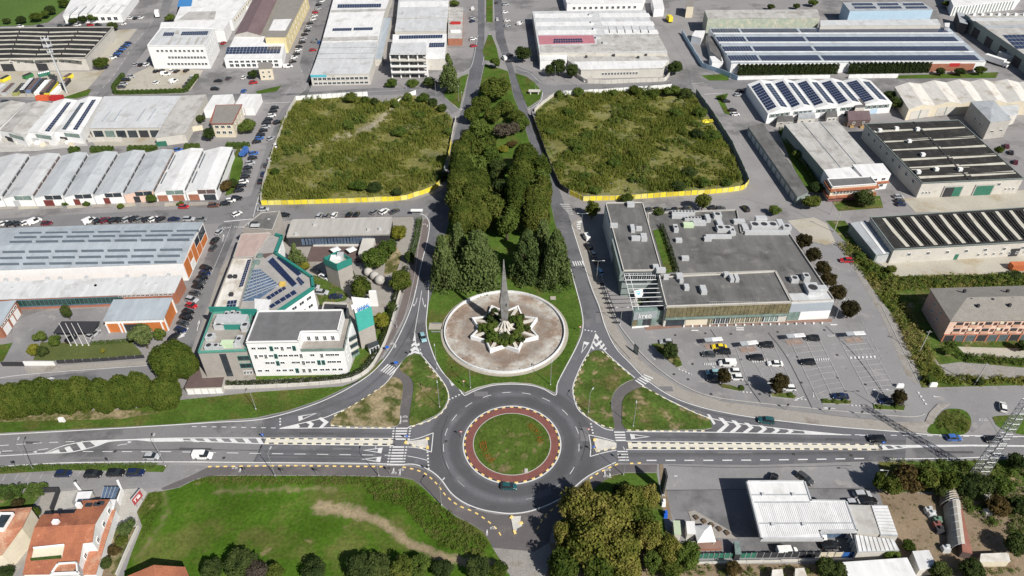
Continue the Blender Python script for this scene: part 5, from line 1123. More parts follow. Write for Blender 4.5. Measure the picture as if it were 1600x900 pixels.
# walls and hedges of the campus
def wall(pts,w,h,m,label,name='garden_wall',cat='wall',smooth=True,panels=None,pm=None,pname='fence_panel',group=None):
    P=[Vector((p[0],p[1],0))for p in gl(pts)]
    if smooth and len(P)>2:P=smooth_line(P,False,4)
    rt=thing(name,label,cat,(P[0].x,P[0].y,0),0,group);T=plen(P);n=max(1,round(T/(panels or 4.0)));st_=T/n
    for i in range(n):
        a,c=along(P,i*st_)[0],along(P,(i+1)*st_-.001)[0];d=c-a;L=d.length;mm=(a+c)/2;mm_=m if m is not M_YELP else R.choice((M_YELP,M_YELP,M_YELP2,M_YELP3));k=('wp',round(L,1),round(w,2),round(h,2),mm_.name)
        if k not in WINMESH:b=MB();b.box((0,0,0),(round(L,1)-.06,w,h));WINMESH[k]=b.mesh(pname,mm_)
        o_=inst(pname,WINMESH[k],rt,(mm.x-P[0].x,mm.y-P[0].y,0),math.atan2(d.y,d.x))
        if pname=='fence_panel':o_.rotation_euler[0]=R.uniform(-.05,.05);o_.rotation_euler[1]=R.uniform(-.012,.012);o_.location.z=R.uniform(-.12,.05)
        if pm:
            k2=('post',round(h,2),pm.name)
            if k2 not in WINMESH:b=MB();b.box((0,0,0),(.16,.22,h+.15));WINMESH[k2]=b.mesh('post',pm)
            inst('post',WINMESH[k2],rt,(a.x-P[0].x,a.y-P[0].y,0),math.atan2(d.y,d.x))
    return rt
wall([(350,607),(400,606),(480,602),(535,597),(560,590),(580,575),(594,552),(605,528),(614,500),(622,470),(628,450)],.5,1.0,WL_LG,'low pale campus wall curving along the slip road verge',panels=3.0,pname='wall_section')
hedge([(355,603),(450,600),(530,594),(556,587),(575,573),(589,552),(600,527),(609,500),(617,470),(624,440),(636,420)],1.3,1.5,'long dark green hedge behind the pale campus wall',G_HEDGED)
hedge([(656,345),(652,370),(644,400),(641,415)],1.6,1.9,'short green hedge along the pavement beside the bus bay',G_HEDGE)
wall([(90,568),(160,564),(226,559)],.3,1.2,M_DARK,'dark fence along the factory lawn','garden_fence','fence',panels=2.5,pm=M_STEEL)
hedge([(143,538),(175,536),(210,533)],1.0,.9,'trimmed green hedge at the back of the factory lawn',G_HEDGE)
hedge([(0,735),(60,732),(120,731),(185,730),(245,729)],1.2,.9,'low green roadside hedge in front of the four dark parked cars',G_HEDGE)
# ------------------------------------------------------------------ showroom with the pergola
KH=7.2
KL=Bld('showroom_wing','tall grey-roofed showroom wing with white metal side wall along the service road','showroom',flat([(974,424),(1034,423),(1004,317),(946,318)],10.5),WL_GREENG,R_FLATG,over=.05,parapet=.35,mp=WL_LG)
KL.panel('white_metal_wall',(974,424,10.5),(946,318,10.5),.45,1.0,.1,9.8,WL_WHITE,.15)
KL.windows((974,424,10.5),(946,318,10.5),7.5,4,1.6,2.2,.5,.98,mf=WL_GREENG)
KL.panel('overhang',(974,424,10.5),(946,318,10.5),.0,.45,6.6,10.3,WL_GREENG,1.0)
KL.panel('atrium_glazing',(974,424,10.5),(1034,423,10.5),.02,.98,6.2,10.2,M_GLASS,.1);KL.windows((974,424,10.5),(1034,423,10.5),8.2,8,1.4,3.0,.03,.97)
for x,y,dx,dy in((985,322,2.6,2.2),(988,360,1.4,3.6),(998,360,2,1.4),(993,375,3,1.6),(1005,371,2,1.4),(1006,376,2,1.4),(959,355,2.6,1.4),(1024,420,1.8,1.6),(1032,425,3,1.6)):KL.unit('air_handling_unit',x,y,10.5,(dx,dy,1.3),M_DUCT)
KM=Bld('showroom_hall','very large dark flat-roofed showroom hall with rooftop ducts and machines','showroom',flat([(1018,431),(1046,431),(1211,425),(1237,473),(1303,470),(1232,364),(1158,365),(1151,329),(1012,334)],KH),WL_LG,R_FLATG,over=.05,parapet=.55,mp=WL_CONC)
KF=Bld('showroom_building','dark-roofed showroom front with bronze glazed band facing the car park','showroom',flat([(1041,480),(1236,473),(1211,425),(1029,434)],KH+.9),WL_LG,R_FLATG,over=.05,parapet=.4,mp=WL_LG)
fa,fb=(1041,480,KH+.9),(1236,473,KH+.9)
for k in range(30):KF.panel('glass_panel',fa,fb,.005+.0332*k,.005+.0332*k+.031,4.1,7.8,M_GLASSG,.35)
KF.panel('glass_canopy',fa,fb,.0,1.0,3.5,3.95,M_TGLASS,.9)
for u0,u1,m in((.02,.17,M_GLASS),(.18,.35,WL_CREAM),(.36,.4,M_GLASSG),(.41,.52,M_GLASS),(.53,.8,M_GLASSG),(.82,.92,M_TGLASS),(.93,1.,WL_LG)):KF.panel('shop_window' if m!=WL_CREAM else 'blank_panel',fa,fb,u0,u1,.3,3.3,m,.1)
KF.windows(fa,fb,1.8,14,1.4,2.6,.38,.94)
KR=Bld('showroom_corner','white-walled right corner block of the showroom beside the dark red trees','showroom',flat([(1237,474.5),(1303,471),(1296,457),(1229,459)],KH+.12),WL_LG,R_LGREY,over=.03)
KC=((1237,474.5,KH+.12),(1303,471,KH+.12));KR.panel('silver_band',*KC,0,1,3.8,7.1,mat('silver_cladding',(.34,.38,.42),.05,.4,.5),.1);KR.panel('white_wall_panel',*KC,.28,1,.4,3.7,WL_WHITE,.12);KR.panel('green_glass',*KC,0,.27,.4,3.7,M_TGLASS,.1)
for x,y,dx,dy,dz in((1005,0,0,0,0),):pass
for x,y,dx,dy,dz,f in((1067,336,8.5,1.3,1.6,6),(1062,341,6,1.2,1.4,0),(1082,345,6,1.2,1.3,5),(1092,351,4.5,2,1.3,0),(1055,360,1.6,3.4,1.5,1),(1060,378,2.2,1.6,1.2,0),(1105,344,1.6,3.6,1.4,0),(1120,340,2.8,2.6,1.6,1),(1124,352,2,4,1.2,0),(1130,361,5,2.6,1.6,2),(1143,364,1.8,4,1.4,1),(1122,372,9,1.4,1.1,0),(1105,376,2.5,1.6,1.2,0),(1070,406,2.4,1.6,1.2,0),(1154,349,4,2,1.3,0),(1163,358,2,3.6,1.2,0),(1192,357,9.5,3.4,1.9,4),(1187,349,4,2,2.6,0),(1198,366,16,1.4,1.2,0),(1218,352,2,4,1.3,0),(1228,358,3,2.4,1.4,1),(1240,440,2.4,2.2,1.6,1),(1258,437,2,2.6,1.8,1),(1268,455,4,5,1.6,2),(1284,454,2.6,2,1.4,0)):KM.unit('air_handling_unit' if f else 'roof_duct',x,y,KH,(dx,dy,dz),M_DUCT,fan=f or None)
KM.unit('pale_green_unit',1075,354,KH,(3.6,2.2,1.2),mat('pale_green_unit',(.5,.62,.42),.05))
for x,y,dx,dy in((1040,436,1.6,1.2),(1061,435,2,2.4),(1064,442,1.2,1),(1072,452,1.5,2),(1098,456,1.8,3.4),(1134,432,1.6,1.6),(1143,438,1.6,2.6),(1149,438,1.6,2.6)):KF.unit('air_handling_unit',x,y,KH+.9,(dx,dy,1.4),M_DUCT)
b=MB();
for k in range(22):b.box((k*.7,0,0),(.06,.06,.8))
b.box((7.3,0,.75),(15,.06,.06));p=g(1109,475,KH+1.0);b.obj('roof_lettering_frame',M_DUCT,KF.root,loc=(p.x-KF.c.x,p.y-KF.c.y,KH+1.1))
# courtyard garden of the hall
sheetp=[g(*p,KH+.2)for p in((1020,360),(1035,356),(1057,424),(1040,427))]
b=MB();b.poly(ccw(sheetp));b.obj('courtyard_lawn',LAWN,KM.root,off=KM.c)
hedge([tuple(g(x,y,KH)[:2])for x,y in((1033,354),(1046,390),(1058,428))],1.1,1.3,'dark hedge along the strip of lawn set into the showroom roof',G_HEDGED,world=True).location.z=KH+.2
bush(1026,356,9,2.2,'dshrub','dark shrub at the far end of the showroom roof garden',group=None).location.z=KH
# pergola and entrance
PH=7.6
pg=thing('entrance_pergola','steel pergola beams over the planted entrance court of the showroom','pergola',g(1015,470))
o0=pg.location.copy();qq=lambda x,y,h:g(x,y,h)-o0
b=MB();b.tube(qq(974,424,9.6),qq(989,484,PH),.11,n=6);b.obj('side_rail',M_WHITE,pg);b=MB();b.tube(qq(982,424,9.6),qq(998,484,PH),.11,n=6);b.obj('side_rail',M_WHITE,pg);b=MB();b.tube(qq(1030,430,9.0),qq(1041,481,PH),.14,n=6);b.obj('side_rail',M_WHITE,pg)
for k in range(8):t=(k+.6)/8;b=MB();b.tube(qq(*lerp((974,426),(988,482),t),9.6-2*t),qq(*lerp((1022,426),(1038,480),t),9.4-1.8*t),.12,n=5);b.obj('beam',M_STEEL,pg)
for k in range(3):b=MB();b.tube(qq(989+1,498,0)*1,qq(989,484,PH),.14,n=6)if k==0 else b.tube(qq(1038+k,505,0),qq(1038,481,PH),.14,n=6);b.obj('post',M_STEEL,pg)
KE=Bld('showroom_entrance','grey entrance front of the showroom lettered kreo in white','showroom',flat([(990,488),(1028,485),(1026,478),(989,481)],6.2),WL_GREENG,M_TGLASS,over=.02)
ka,kb=(990,488,6.2),(1028,485,6.2)
KE.panel('sign_panel',ka,kb,.02,.98,3.1,6.0,mat('sign_grey',(.28,.31,.32),.04),.2);wall_word(KE,'kreo',ka,kb,.48,4.55,2.3,M_WHITE,.36)
for u0,u1,m in((.02,.2,M_GLASSG),(.22,.42,M_TGLASS),(.44,.6,M_GLASS),(.62,.78,M_DARK),(.8,.98,M_TGLASS)):KE.panel('shop_window',ka,kb,u0,u1,.3,2.9,m,.1)
KE.panel('white_sill',ka,kb,0,.7,0,.3,M_WHITE,.6)
KS=Bld('glazed_corner','dark glazed corner between the showroom entrance and the bronze glass front','showroom',flat([(1028,485),(1042,484),(1040,476),(1026,478)],5.6),M_TGLASS,M_DARK,over=.02)
for x,y,c_,m2 in((999,455,M_WHITE,mat('sign_sky_blue',(.03,.38,.72),.05)),(1013,447,mat('sign_royal_blue',(.02,.08,.45),.05),mat('sign_mid_blue',(.05,.18,.6),.05))):
    p=g(x,y,3.4);t=thing('hanging_sign',('white and sky blue' if c_ is M_WHITE else 'royal blue')+' square sign tilted in the entrance court under the pergola','sign',(p.x,p.y,0));boxes('post',M_STEEL,t,[((sx,.4,0),(.12,.12,3))for sx in(-1.1,1.1)])
    b=MB();b.box((0,0,0),(2.9,2.4,.16),0);o=b.obj('board',c_,t,loc=(0,0,2.4));o.rotation_euler=(.75,0,.35);b=MB();b.poly([(-1.2,0,0),(0,-.5,0),(0,-.25,0),(1.2,0,0),(0,.5,0),(0,.25,0)]);b.box((0,.75,-.01),(1.9,.3,.02));o2=b.obj('emblem',m2,o,loc=(0,0,.19))
cs=gl([(985,430),(1020,428),(1034,478),(996,482)]);sheet('court_floor',[(982,434),(1024,432),(1036,488),(994,490)],6,WL_CONC)
for i,(x,y,r,hh)in enumerate(((997,462,5,1.2),(1001,472,5,1.4),(994,441,5,1.5),(1006,440,5,1.3),(1012,470,5,1.2))):bush(x,y,r,hh,'shrub',f'green planting in the showroom entrance court, {NTH[i]} bed',group='planting of the entrance court')
# car park shelters, bollards
for i,(x0,y0,x1,y1)in enumerate(((1098,531,1132,528),(1154,537,1187,533),(1226,525,1261,522),(1319,521,1355,519))):
    a_,c_=g(x0,y0,2.6),g(x1,y1,2.6);m_=(a_+c_)/2;t=thing('trolley_shelter',f'white-roofed trolley shelter, {NTH[i]} from the left in the showroom car park','shelter',(m_.x,m_.y,0),math.atan2(c_.y-a_.y,c_.x-a_.x),'trolley shelters');L=(c_-a_).length*.8
    boxes('post',M_STEEL,t,[((sx*L*.46,sy*.7,0),(.09,.09,2.4))for sx in(-1,0,1)for sy in(-1,1)]);b=MB();b.box((L*.2,0,2.4),(L*.6,1.7,.16),top=(1,.8));b.obj('roof',R_WHITE,t);b=MB();b.box((-L*.3,0,2.38),(L*.4,1.7,.12));b.obj('grey_roof',R_GREY,t);b=MB();b.box((0,-.4,.02),(L*.9,2.2,.1));b.obj('base',mat('shelter_paving',(.27,.2,.17),.1),t)
for i in range(17):
    x=1068+i*13.5;y=511-.34*i*.9;p=g(x,y);tag((lambda b:(b.lathe([(.28,0),(.3,.5),(.18,.68)],8),b)[1])(MB()).obj('bollard',M_WHITE,loc=p),f'squat white bollard in front of the showroom, {NTH[i]} from the left','bollard','white bollards')
sheet('pavement',[(1005,510),(1060,508),(1300,499),(1300,503),(1070,511),(1010,516)],5,mat('red_brown_paving',(.24,.15,.12),.12,.4,.9),th=.06)
# low light walls along the service road
kerbw=[(951,470),(960,492),(970,512),(985,532),(1003,554),(1030,578),(1065,602),(1110,620),(1180,630),(1260,638),(1340,646),(1420,652),(1445,648)]
line('kerb_line',kerbw,.3,KERB,12);line('kerb_line',[(927,392),(936,420),(947,455),(951,470)],.35,KERB,12)
for i in range(9):
    p=g(934+i*2.6+i*i*.05,445+i*7.6);t=inst('bicycle_stand',block_mesh(2.2,.12,.8,M_DARK),None,(p.x+1,p.y,.1),-.05);tag(t,f'dark low rail across the pavement opposite the fountain, {NTH[i]} from the far end','rail','low rails on the pavement')
# ------------------------------------------------------------------ pink apartment house
PK=Bld('apartment_house','pink apartment house with hipped grey tile roof and recessed balconies','house',[[(1486,501,8.7),(1511,465,11.2),(1455,452,8.7)],[(1486,501,8.7),(1680,499,8.7),(1640,462,11.2),(1511,465,11.2)],[(1455,452,8.7),(1511,465,11.2),(1640,462,11.2),(1640,446,8.7)]],WL_PINK,R_TILEG,over=.5,rt=.25)
pa,pb=(1486,501,8.7),(1680,499,8.7)
PK.panel('side_wall',(1486,501,8.7),(1455,452,8.7),0,1,.1,8.5,WL_PINKD,.05);PK.windows((1486,501,8.7),(1455,452,8.7),6.6,2,.7,1.2,.25,.8);PK.windows((1486,501,8.7),(1455,452,8.7),4.0,2,.7,1.2,.25,.8)
for fl in(7.2,4.6):
    for k in range(8):
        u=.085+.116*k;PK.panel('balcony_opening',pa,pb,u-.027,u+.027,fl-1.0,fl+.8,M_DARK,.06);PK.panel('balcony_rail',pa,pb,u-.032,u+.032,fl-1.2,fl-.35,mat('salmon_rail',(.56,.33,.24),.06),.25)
        if k%2:PK.panel('awning',pa,pb,u-.03,u+.0,fl+.1,fl+.85,WL_CREAM,.3)
        PK.windows(pa,pb,fl,1,.8,1.1,us=[u+.058],mf=WL_BRICK)
PK.panel('ground_floor_band',pa,pb,0,1,2.9,3.2,mat('red_pier',(.42,.17,.11)),.12)
for k in range(11):PK.panel('pier',pa,pb,.0+.09*k,.012+.09*k,0,3.0,mat('red_pier',(.42,.17,.11),.08),.18);PK.panel('shop_window',pa,pb,.017+.09*k,.085+.09*k,.2,2.7,mat('shop_glass',(.10,.125,.14),.2,.5,.2)if k%3 else M_DARK,.08)
for x,y in((1514,472),(1548,473),(1578,470),(1505,459),(1572,459),(1526,482),(1575,481)):PK.unit('chimney',x,y,9.6,(.7,.7,1.5),M_DARK)
# ------------------------------------------------------------------ black-roofed works and neighbours
def wave_roof(B,fi,rows,m,th=.14):
    for q in rows:B.patch('translucent_strip',fi,q,m,th)
K1=Bld('works_hall','works hall with black wavy roof, pale strips running across it and two green gates','factory',flat([(1441,286),(1599,279),(1497,188),(1352,194)],6.8),WL_LG,R_BLACK,over=.3,parapet=.15,mp=WL_GREENG)
for k in range(6):
    t=.09+.155*k;L0,L1=lerp((1352,194),(1441,286),t**.92),lerp((1497,188),(1599,279),t**.92);M0=lerp(L0,L1,.52);M1=lerp(L0,L1,.535)
    for a_,c_ in((lerp(L0,L1,.02),M0),(M1,lerp(L0,L1,.98))):
        mid=lerp(a_,c_,.5);w=2.4+2.0*t;K1.patch('translucent_strip',0,[(a_[0],a_[1]+1),(mid[0],mid[1]+.6),(c_[0],c_[1]-.4),(c_[0]+w,c_[1]+w-.6),(mid[0]+w,mid[1]+w+.4),(a_[0]+w,a_[1]+w+1)],R_STRIP,.16)
for k in range(16):t=(k+.5)/16;K1.patch('roof_wave',0,[lerp((1354,196),(1440,284),t-.006),lerp((1498,190),(1597,278),t-.006),lerp((1498,190),(1597,278),t+.006),lerp((1354,196),(1440,284),t+.006)],R_BLACK,.3)
for x,y in((1400,203),(1433,204),(1420,223),(1374,206),(1441,244),(1462,267),(1499,267),(1434,271)):K1.unit('roof_ventilator',x,y,6.9,(1.5,1.5,1.3),M_WHITE)
K1.patch('gutter',0,[(1426,191),(1428,191),(1517,283),(1514,283)],M_DARK,.24)
k1a,k1b=(1441,286,6.8),(1599,279,6.8)
for u0,u1 in((.25,.42),(.56,.73)):K1.panel('gate_frame',k1a,k1b,u0-.012,u1+.012,0,5.0,WL_CONC,.3);K1.panel('gate',k1a,k1b,u0,u1,.05,4.4,M_GREEN,.36)
K1.panel('open_gate',k1a,k1b,.25,.34,.06,4.3,M_DARK,.4)
K1.windows(k1a,k1b,2.2,3,.6,1.1,.03,.13);K1.windows(k1a,k1b,2.2,3,.6,1.1,.85,.97);K1.windows(k1a,k1b,4.6,1,1.2,1.2,us=[.78]);K1.windows((1441,286,6.8),(1352,194,6.8),4.4,8,1.6,1.5,.05,.95)
K2=Bld('works_hall','works hall with black roof and diagonal pale strips above a bank of scrub','factory',flat([(1397,390),(1690,373),(1640,322),(1360,340)],6.1),WL_LG,R_BLACK,over=.3,parapet=.15,mp=WL_GREENG)
for k in range(13):
    x=1378+k*22;y=341-k*1.35
    pts_t=[(x,y+1),(x+5,y+.8),(x+22,y+21),(x+43,y+44.5-k*.05),(x+37,y+45-k*.05),(x+16,y+22)];K2.patch('translucent_strip',0,pts_t,R_STRIP,.16)
    for s_ in(6,11,16):K2.patch('roof_wave',0,[(x+s_,y+1),(x+s_+1,y+1),(x+s_+38,y+44),(x+s_+37,y+44)],R_BLACK,.3)
K2.windows((1397,390,6.1),(1690,373,6.1),3.6,7,1.1,1.2,.04,.75);K2.windows((1397,390,6.1),(1690,373,6.1),1.6,12,.7,1.1,.45,.95)
K2.panel('green_door',(1397,390,6.1),(1690,373,6.1),.345,.365,.05,2.4,M_GREEN);K2.panel('dark_gate',(1397,390,6.1),(1690,373,6.1),.64,.69,.05,3.4,M_DARK)
K3=Bld('lean_to','low grey lean-to with a white stripe against the left end of the black-roofed hall','shed',flat([(1369,398),(1393,395),(1352,345),(1329,349)],4.0),WL_GREENG,R_GREY,over=.15)
K3.patch('white_strip',0,[(1343,348),(1346,348),(1384,396),(1380,397)],R_WHITE,.12);K3.panel('shutter',(1369,398,4),(1393,395,4),.1,.9,.1,3.4,M_ROLL)
K4=Bld('grey_hall','hall with long pale grey sheet roof behind the red-banded office','factory',flat([(1287,266),(1367,256),(1308,189),(1226,194)],6.5),WL_GREENG,R_FIBRE,over=.2)
for t in(.33,.66):K4.patch('roof_seam',0,[lerp((1287,265.5),(1366,256),t),lerp((1287,265.5),(1366,256),t+.012),lerp((1227,194),(1308,189.4),t+.012),lerp((1227,194),(1308,189.4),t)],R_GREY,.2)
K5=Bld('white_porch_roof','left white-roofed front bay between the grey hall and the red-banded office','factory',flat([(1296,279),(1343,276),(1328,261),(1287,265.5)],6.8),WL_WHITE,R_WHITE,over=.1)
K6=Bld('white_porch_roof','right white-roofed front bay with two windows beside the red-banded office','factory',flat([(1348,276),(1392,272),(1379,255.5),(1332,257.5)],6.8),WL_WHITE,R_WHITE,over=.1);K6.windows((1348,276,6.8),(1392,272,6.8),4.8,3,1.5,1.2);K6.windows((1348,276,6.8),(1392,272,6.8),1.8,3,1.5,1.2)
K6.panel('terracotta_band',(1348,276,6.8),(1392,272,6.8),.45,1,3.0,3.8,R_TERRA,.6)
K7=Bld('office_house','office with flat grey roof and two terracotta canopy bands round dark windows','office',flat([(1300,293),(1370,288),(1360,276.5),(1292,280)],6.6),WL_CREAM,R_FLATD,over=.05,parapet=.3,mp=WL_WHITE)
for z in(5.2,2.0):
    for e in(((1300,293,6.6),(1370,288,6.6)),((1300,293,6.6),(1292,280,6.6)),((1370,288,6.6),(1360,276.5,6.6))):K7.panel('terracotta_band',*e,-.04,1.04,z,z+.75,R_TERRA,1.0)
K7.panel('maroon_base',(1300,293,6.6),(1370,288,6.6),0,1,.1,1.9,mat('maroon_render',(.2,.09,.1),.08),.1);K7.windows((1300,293,6.6),(1370,288,6.6),4.0,12,.9,1.4)
K8=Bld('long_garage','long narrow low building with grey roof along the street behind the planted strip','garage',flat([(1246,308),(1263,300),(1192,193),(1169,198)],3.6),WL_GREENG,R_FLATG,over=.15)
for k in range(11):K8.panel('garage_door',(1246,308,3.6),(1169,198,3.6),.04+.087*k,.1+.087*k,.1,2.6,M_ROLL)
hedge([(1218,205),(1240,238),(1262,270),(1280,300)],1.4,2.2,'planted green strip between the long garage and the grey hall',G_HEDGE)
# sheds with solar roofs
bx=[(1168,132),(1205,127),(1240,127),(1278,126.5),(1316,126.5),(1360,126)];fx=[(1200,178),(1238,173),(1273,170),(1311,167),(1350,164),(1394,161)]
for k in range(5):
    B=Bld('solar_shed',f'white gabled shed with solar roof, {NTH[k]} from the left of five','shed',gable(fx[k],fx[k+1],bx[k+1],bx[k],5.0,6.6),WL_WHITE,R_WHITE,over=.05,group='gabled solar sheds')
    f,c=fx,bx;M0,M1=lerp(f[k],f[k+1],.5),lerp(c[k],c[k+1],.5);M0=(M0[0]-1,M0[1]-4);M1=(M1[0],M1[1]-3)
    B.solar(0,[lerp(lerp(c[k],M1,.12),lerp(f[k],M0,.12),.1),lerp(lerp(c[k],M1,.92),lerp(f[k],M0,.92),.06),lerp(lerp(c[k],M1,.92),lerp(f[k],M0,.92),.9),lerp(lerp(c[k],M1,.12),lerp(f[k],M0,.12),.92)],4,10)
    B.solar(1,[lerp(lerp(c[k+1],M1,.7),lerp(f[k+1],M0,.7),.1),lerp(lerp(c[k+1],M1,.2),lerp(f[k+1],M0,.2),.08),lerp(lerp(c[k+1],M1,.2),lerp(f[k+1],M0,.2),.9),lerp(lerp(c[k+1],M1,.7),lerp(f[k+1],M0,.7),.88)],2,10)
    e0,e1=(*f[k],5),(*f[k+1],5);B.panel('glazed_front',e0,e1,.08,.92,2.8,4.6,M_TGLASS,.06);B.windows(e0,e1,3.7,4,1.6,1.6,.1,.9)
    B.panel('gate',e0,e1,.3,.55,.1,2.6,(M_ROLL,M_DARK,M_BLUE_ if False else M_ROLL,M_DARK,WL_BLUE)[k])
bx=[(1398,136),(1437,131),(1478,129),(1515,128),(1550,128),(1592,129),(1632,130)];fx=[(1420,171),(1461,165),(1502,162),(1538,161),(1574,161),(1614,163),(1656,165)]
for k in range(6):
    B=Bld('cream_shed',f'cream gabled shed, {NTH[k]} from the left in the row at the far right','shed',gable(fx[k],fx[k+1],bx[k+1],bx[k],5.6,7.1),WL_CREAM,R_BEIGE,over=.05,group='cream gabled sheds')
    if k<2:B.panel('white_gate',(*fx[k],5.6),(*fx[k+1],5.6),.15,.85,.1,4.4,WL_LG);B.panel('gate_frame',(*fx[k],5.6),(*fx[k+1],5.6),.48,.52,.1,4.4,WL_GREENG,.14)
K9=Bld('grey_house','tall grey house with low hipped roof and two side windows behind the black-roofed works','house',[[(1517,159,8.5),(1553,157,8.5),(1549,171,9.4)],[(1517,159,8.5),(1549,171,9.4),(1548,191,8.5)],[(1548,191,8.5),(1549,171,9.4),(1580,187,8.5)],[(1553,157,8.5),(1580,187,8.5),(1549,171,9.4)]],WL_CONC,R_GREY,over=.2)
K9.windows((1517,159,8.5),(1548,191,8.5),4.2,2,1.2,1.2,.3,.8);K9.windows((1548,191,8.5),(1580,187,8.5),3.6,2,1.6,1.0)
K10=Bld('grey_annex','low grey-roofed annex to the right of the tall grey house','shed',flat([(1556,166),(1592,164),(1590,178),(1578,182)],5.0),WL_LG,R_LGREY,over=.2)
for i,(pts,h_,wl_,rf,lab)in enumerate((([(1247,186),(1274,184),(1272,173),(1249,174)],3.4,WL_LG,R_GREY,'small white hut with two windows, leftmost below the solar sheds'),([(1293,183),(1308,182),(1307,172),(1292,173)],3.2,WL_LG,R_FLATG,'small grey-roofed hut with one window below the solar sheds'),([(1326,188),(1360,187),(1358,173),(1325,174)],3.4,M_TIMBER,R_PURPLE,'brown-roofed hut below the solar sheds'),([(1214,190),(1240,189),(1238,181),(1216,182)],3.0,WL_CONC,R_FLATG,'dark low hut at the left below the solar sheds'),([(1337,168),(1352,167),(1350,154),(1337,155)],5.2,WL_LG,R_FLATG,'narrow white stair house in front of the fourth solar shed'))):
    B=Bld('hut',lab,'hut',flat(pts,h_),wl_,rf,over=.2);B.windows((*pts[0],h_),(*pts[1],h_),1.9,2,1.0,1.0)
# ------------------------------------------------------------------ west gabled sheds (front row)
fx=[(-94,312),(-46,310),(2,307),(50,306.5),(97,305.5),(144,303.5),(191,301.5),(239,299),(288,297.5),(338,296.5)]
bx=[(-48,243),(-2,243),(46,242),(94,241),(137,239.5),(184,238),(227,236),(272,235),(318,233),(364,231)]
def saw(a,b,c,d,h):
    A_,B_,C_,D_=(g(*p,h)for p in(a,b,c,d));Q=lambda p,q,t,z:(*proj(*(p.lerp(q,t))[:2],z),z)
    l0,r0,e0,l1,r1,e1=Q(A_,B_,.02,3.7),Q(A_,B_,.6,5.3),Q(A_,B_,.985,4.8),Q(D_,C_,.02,3.7),Q(D_,C_,.6,5.3),Q(D_,C_,.985,4.8);return[[l0,r0,r1,l1],[r0,e0,e1,r1]]
tone=['f','f','f','b','b','b','b','w','w']
for k in range(9):
    B=Bld('gabled_shed',f'long-roofed gabled shed, {NTH[k]} from the left behind the diagonal parked cars','shed',saw(fx[k],fx[k+1],bx[k+1],bx[k],4.6),WL_WHITE if k not in(6,)else WL_PINK,{'f':R_LGREY,'b':R_PALEB,'w':R_WHITE}[tone[k]],over=.1,group='gabled sheds')
    e0,e1=(*fx[k],4.6),(*fx[k+1],4.6)
    B.panel('gable_glazing',e0,e1,.4,.95,2.9,4.7,M_TGLASS if k in(1,2,7)else M_GLASS if k!=8 else M_TIMBER,.06);B.panel('glazing_bar',e0,e1,.66,.675,2.9,4.72,WL_LG,.1)
    dm=[M_ROLL,M_ROLL,M_ROLL,M_MAROON,M_MAROON,M_MAROON,M_DARK,WL_BRICK,WL_BRICK][k];B.panel('door',e0,e1,.3 if k<7 else .08,.62 if k in(3,)else .5 if k<7 else .4,.05,2.7,dm,.1)
    if k in(7,8):B.panel('shop_front',e0,e1,.55,.92,.05,2.6,WL_BRICK if k==7 else M_GLASS,.1)
    # clerestory along the valley
    for t in range(6):B.panel('clerestory',(*fx[k+1],4.6),(*bx[k+1],4.6),.03+.158*t,.17+.158*t,3.72,4.6,M_GLASS if k!=2 else M_TIMBER,.03)
    if k in(7,8):
        for u in(.2,.62):B.patch('skylight',0,[lerp(lerp(fx[k],bx[k],u),fx[k+1],.12),lerp(lerp(fx[k],bx[k],u),fx[k+1],.16),lerp(lerp(fx[k],bx[k],u+.25),lerp(fx[k+1],bx[k+1],u+.25),.16),lerp(lerp(fx[k],bx[k],u+.25),lerp(fx[k+1],bx[k+1],u+.25),.12)],M_SKY)
# upper row
U=[([(-56,205),(-8,206),(40,161),(0,161)],'f'),([(0,204),(38,215),(83,162),(42,161)],'f'),([(41,207),(81,213),(121,157),(84,159)],'s'),([(86,206),(125,210),(160,152),(122,157)],'S')]
for k,(q,t)in enumerate(U):
    B=Bld('gabled_shed',f'pale gabled shed, {NTH[k]} from the left in the upper west row, '+('with solar strips' if t!='f' else 'plain roof'),'shed',gable(q[0],q[1],q[2],q[3],4.6,5.8),WL_WHITE,R_FIBRE if k<2 else R_WHITE,over=.1,group='upper gabled sheds')
    e0,e1=(*q[0],4.6),(*q[1],4.6);B.panel('gable_glazing',e0,e1,.35,.95,2.8,4.6,M_TGLASS,.06);B.panel('door',e0,e1,.1,.4,.1,2.4,M_DARK if k%2 else M_ROLL,.08)
    L=lambda u,v:lerp(lerp(q[0],q[3],u),lerp(q[1],q[2],u),v)
    if t in 'sS':B.solar(1,[L(.1,.62),L(.95,.62),L(.95,.8),L(.1,.8)],14,2)
    if t=='S':B.solar(0,[L(.08,.2),L(.9,.2),L(.9,.36),L(.08,.36)],14,2,pan=M_GLASS)
W5=Bld('flat_workshop','wide pale flat-roofed workshop with faint skylight strips beside the grey ramp roof','workshop',flat([(140,200),(251,199),(267,172),(283,150),(163,151)],5.0),WL_LG,R_LGREY,over=.3)
for q in([(158,191),(160,191),(175,173),(173,173)],[(176,191),(178,191),(191,172),(189,172)],[(213,190),(215,190),(228,171),(226,171)],[(230,189),(232,189),(245,170),(243,170)]):W5.patch('skylight',0,q,R_BLUEG)
for k in range(6):W5.panel('shop_front',(140,200,5),(251,199,5),.03+.16*k,.16+.16*k,.2,3.6,(M_GLASS,M_TGLASS,M_GLASS,M_GLASS,M_DARK,M_GLASS)[k],.1)
W6=Bld('grey_ramp_roof','grey low-pitched workshop beside the pink house with the flat roof','workshop',flat([(243,215),(289,209),(322,148),(283,150),(267,173)],4.4),WL_LG,R_FIBRE,over=.2)
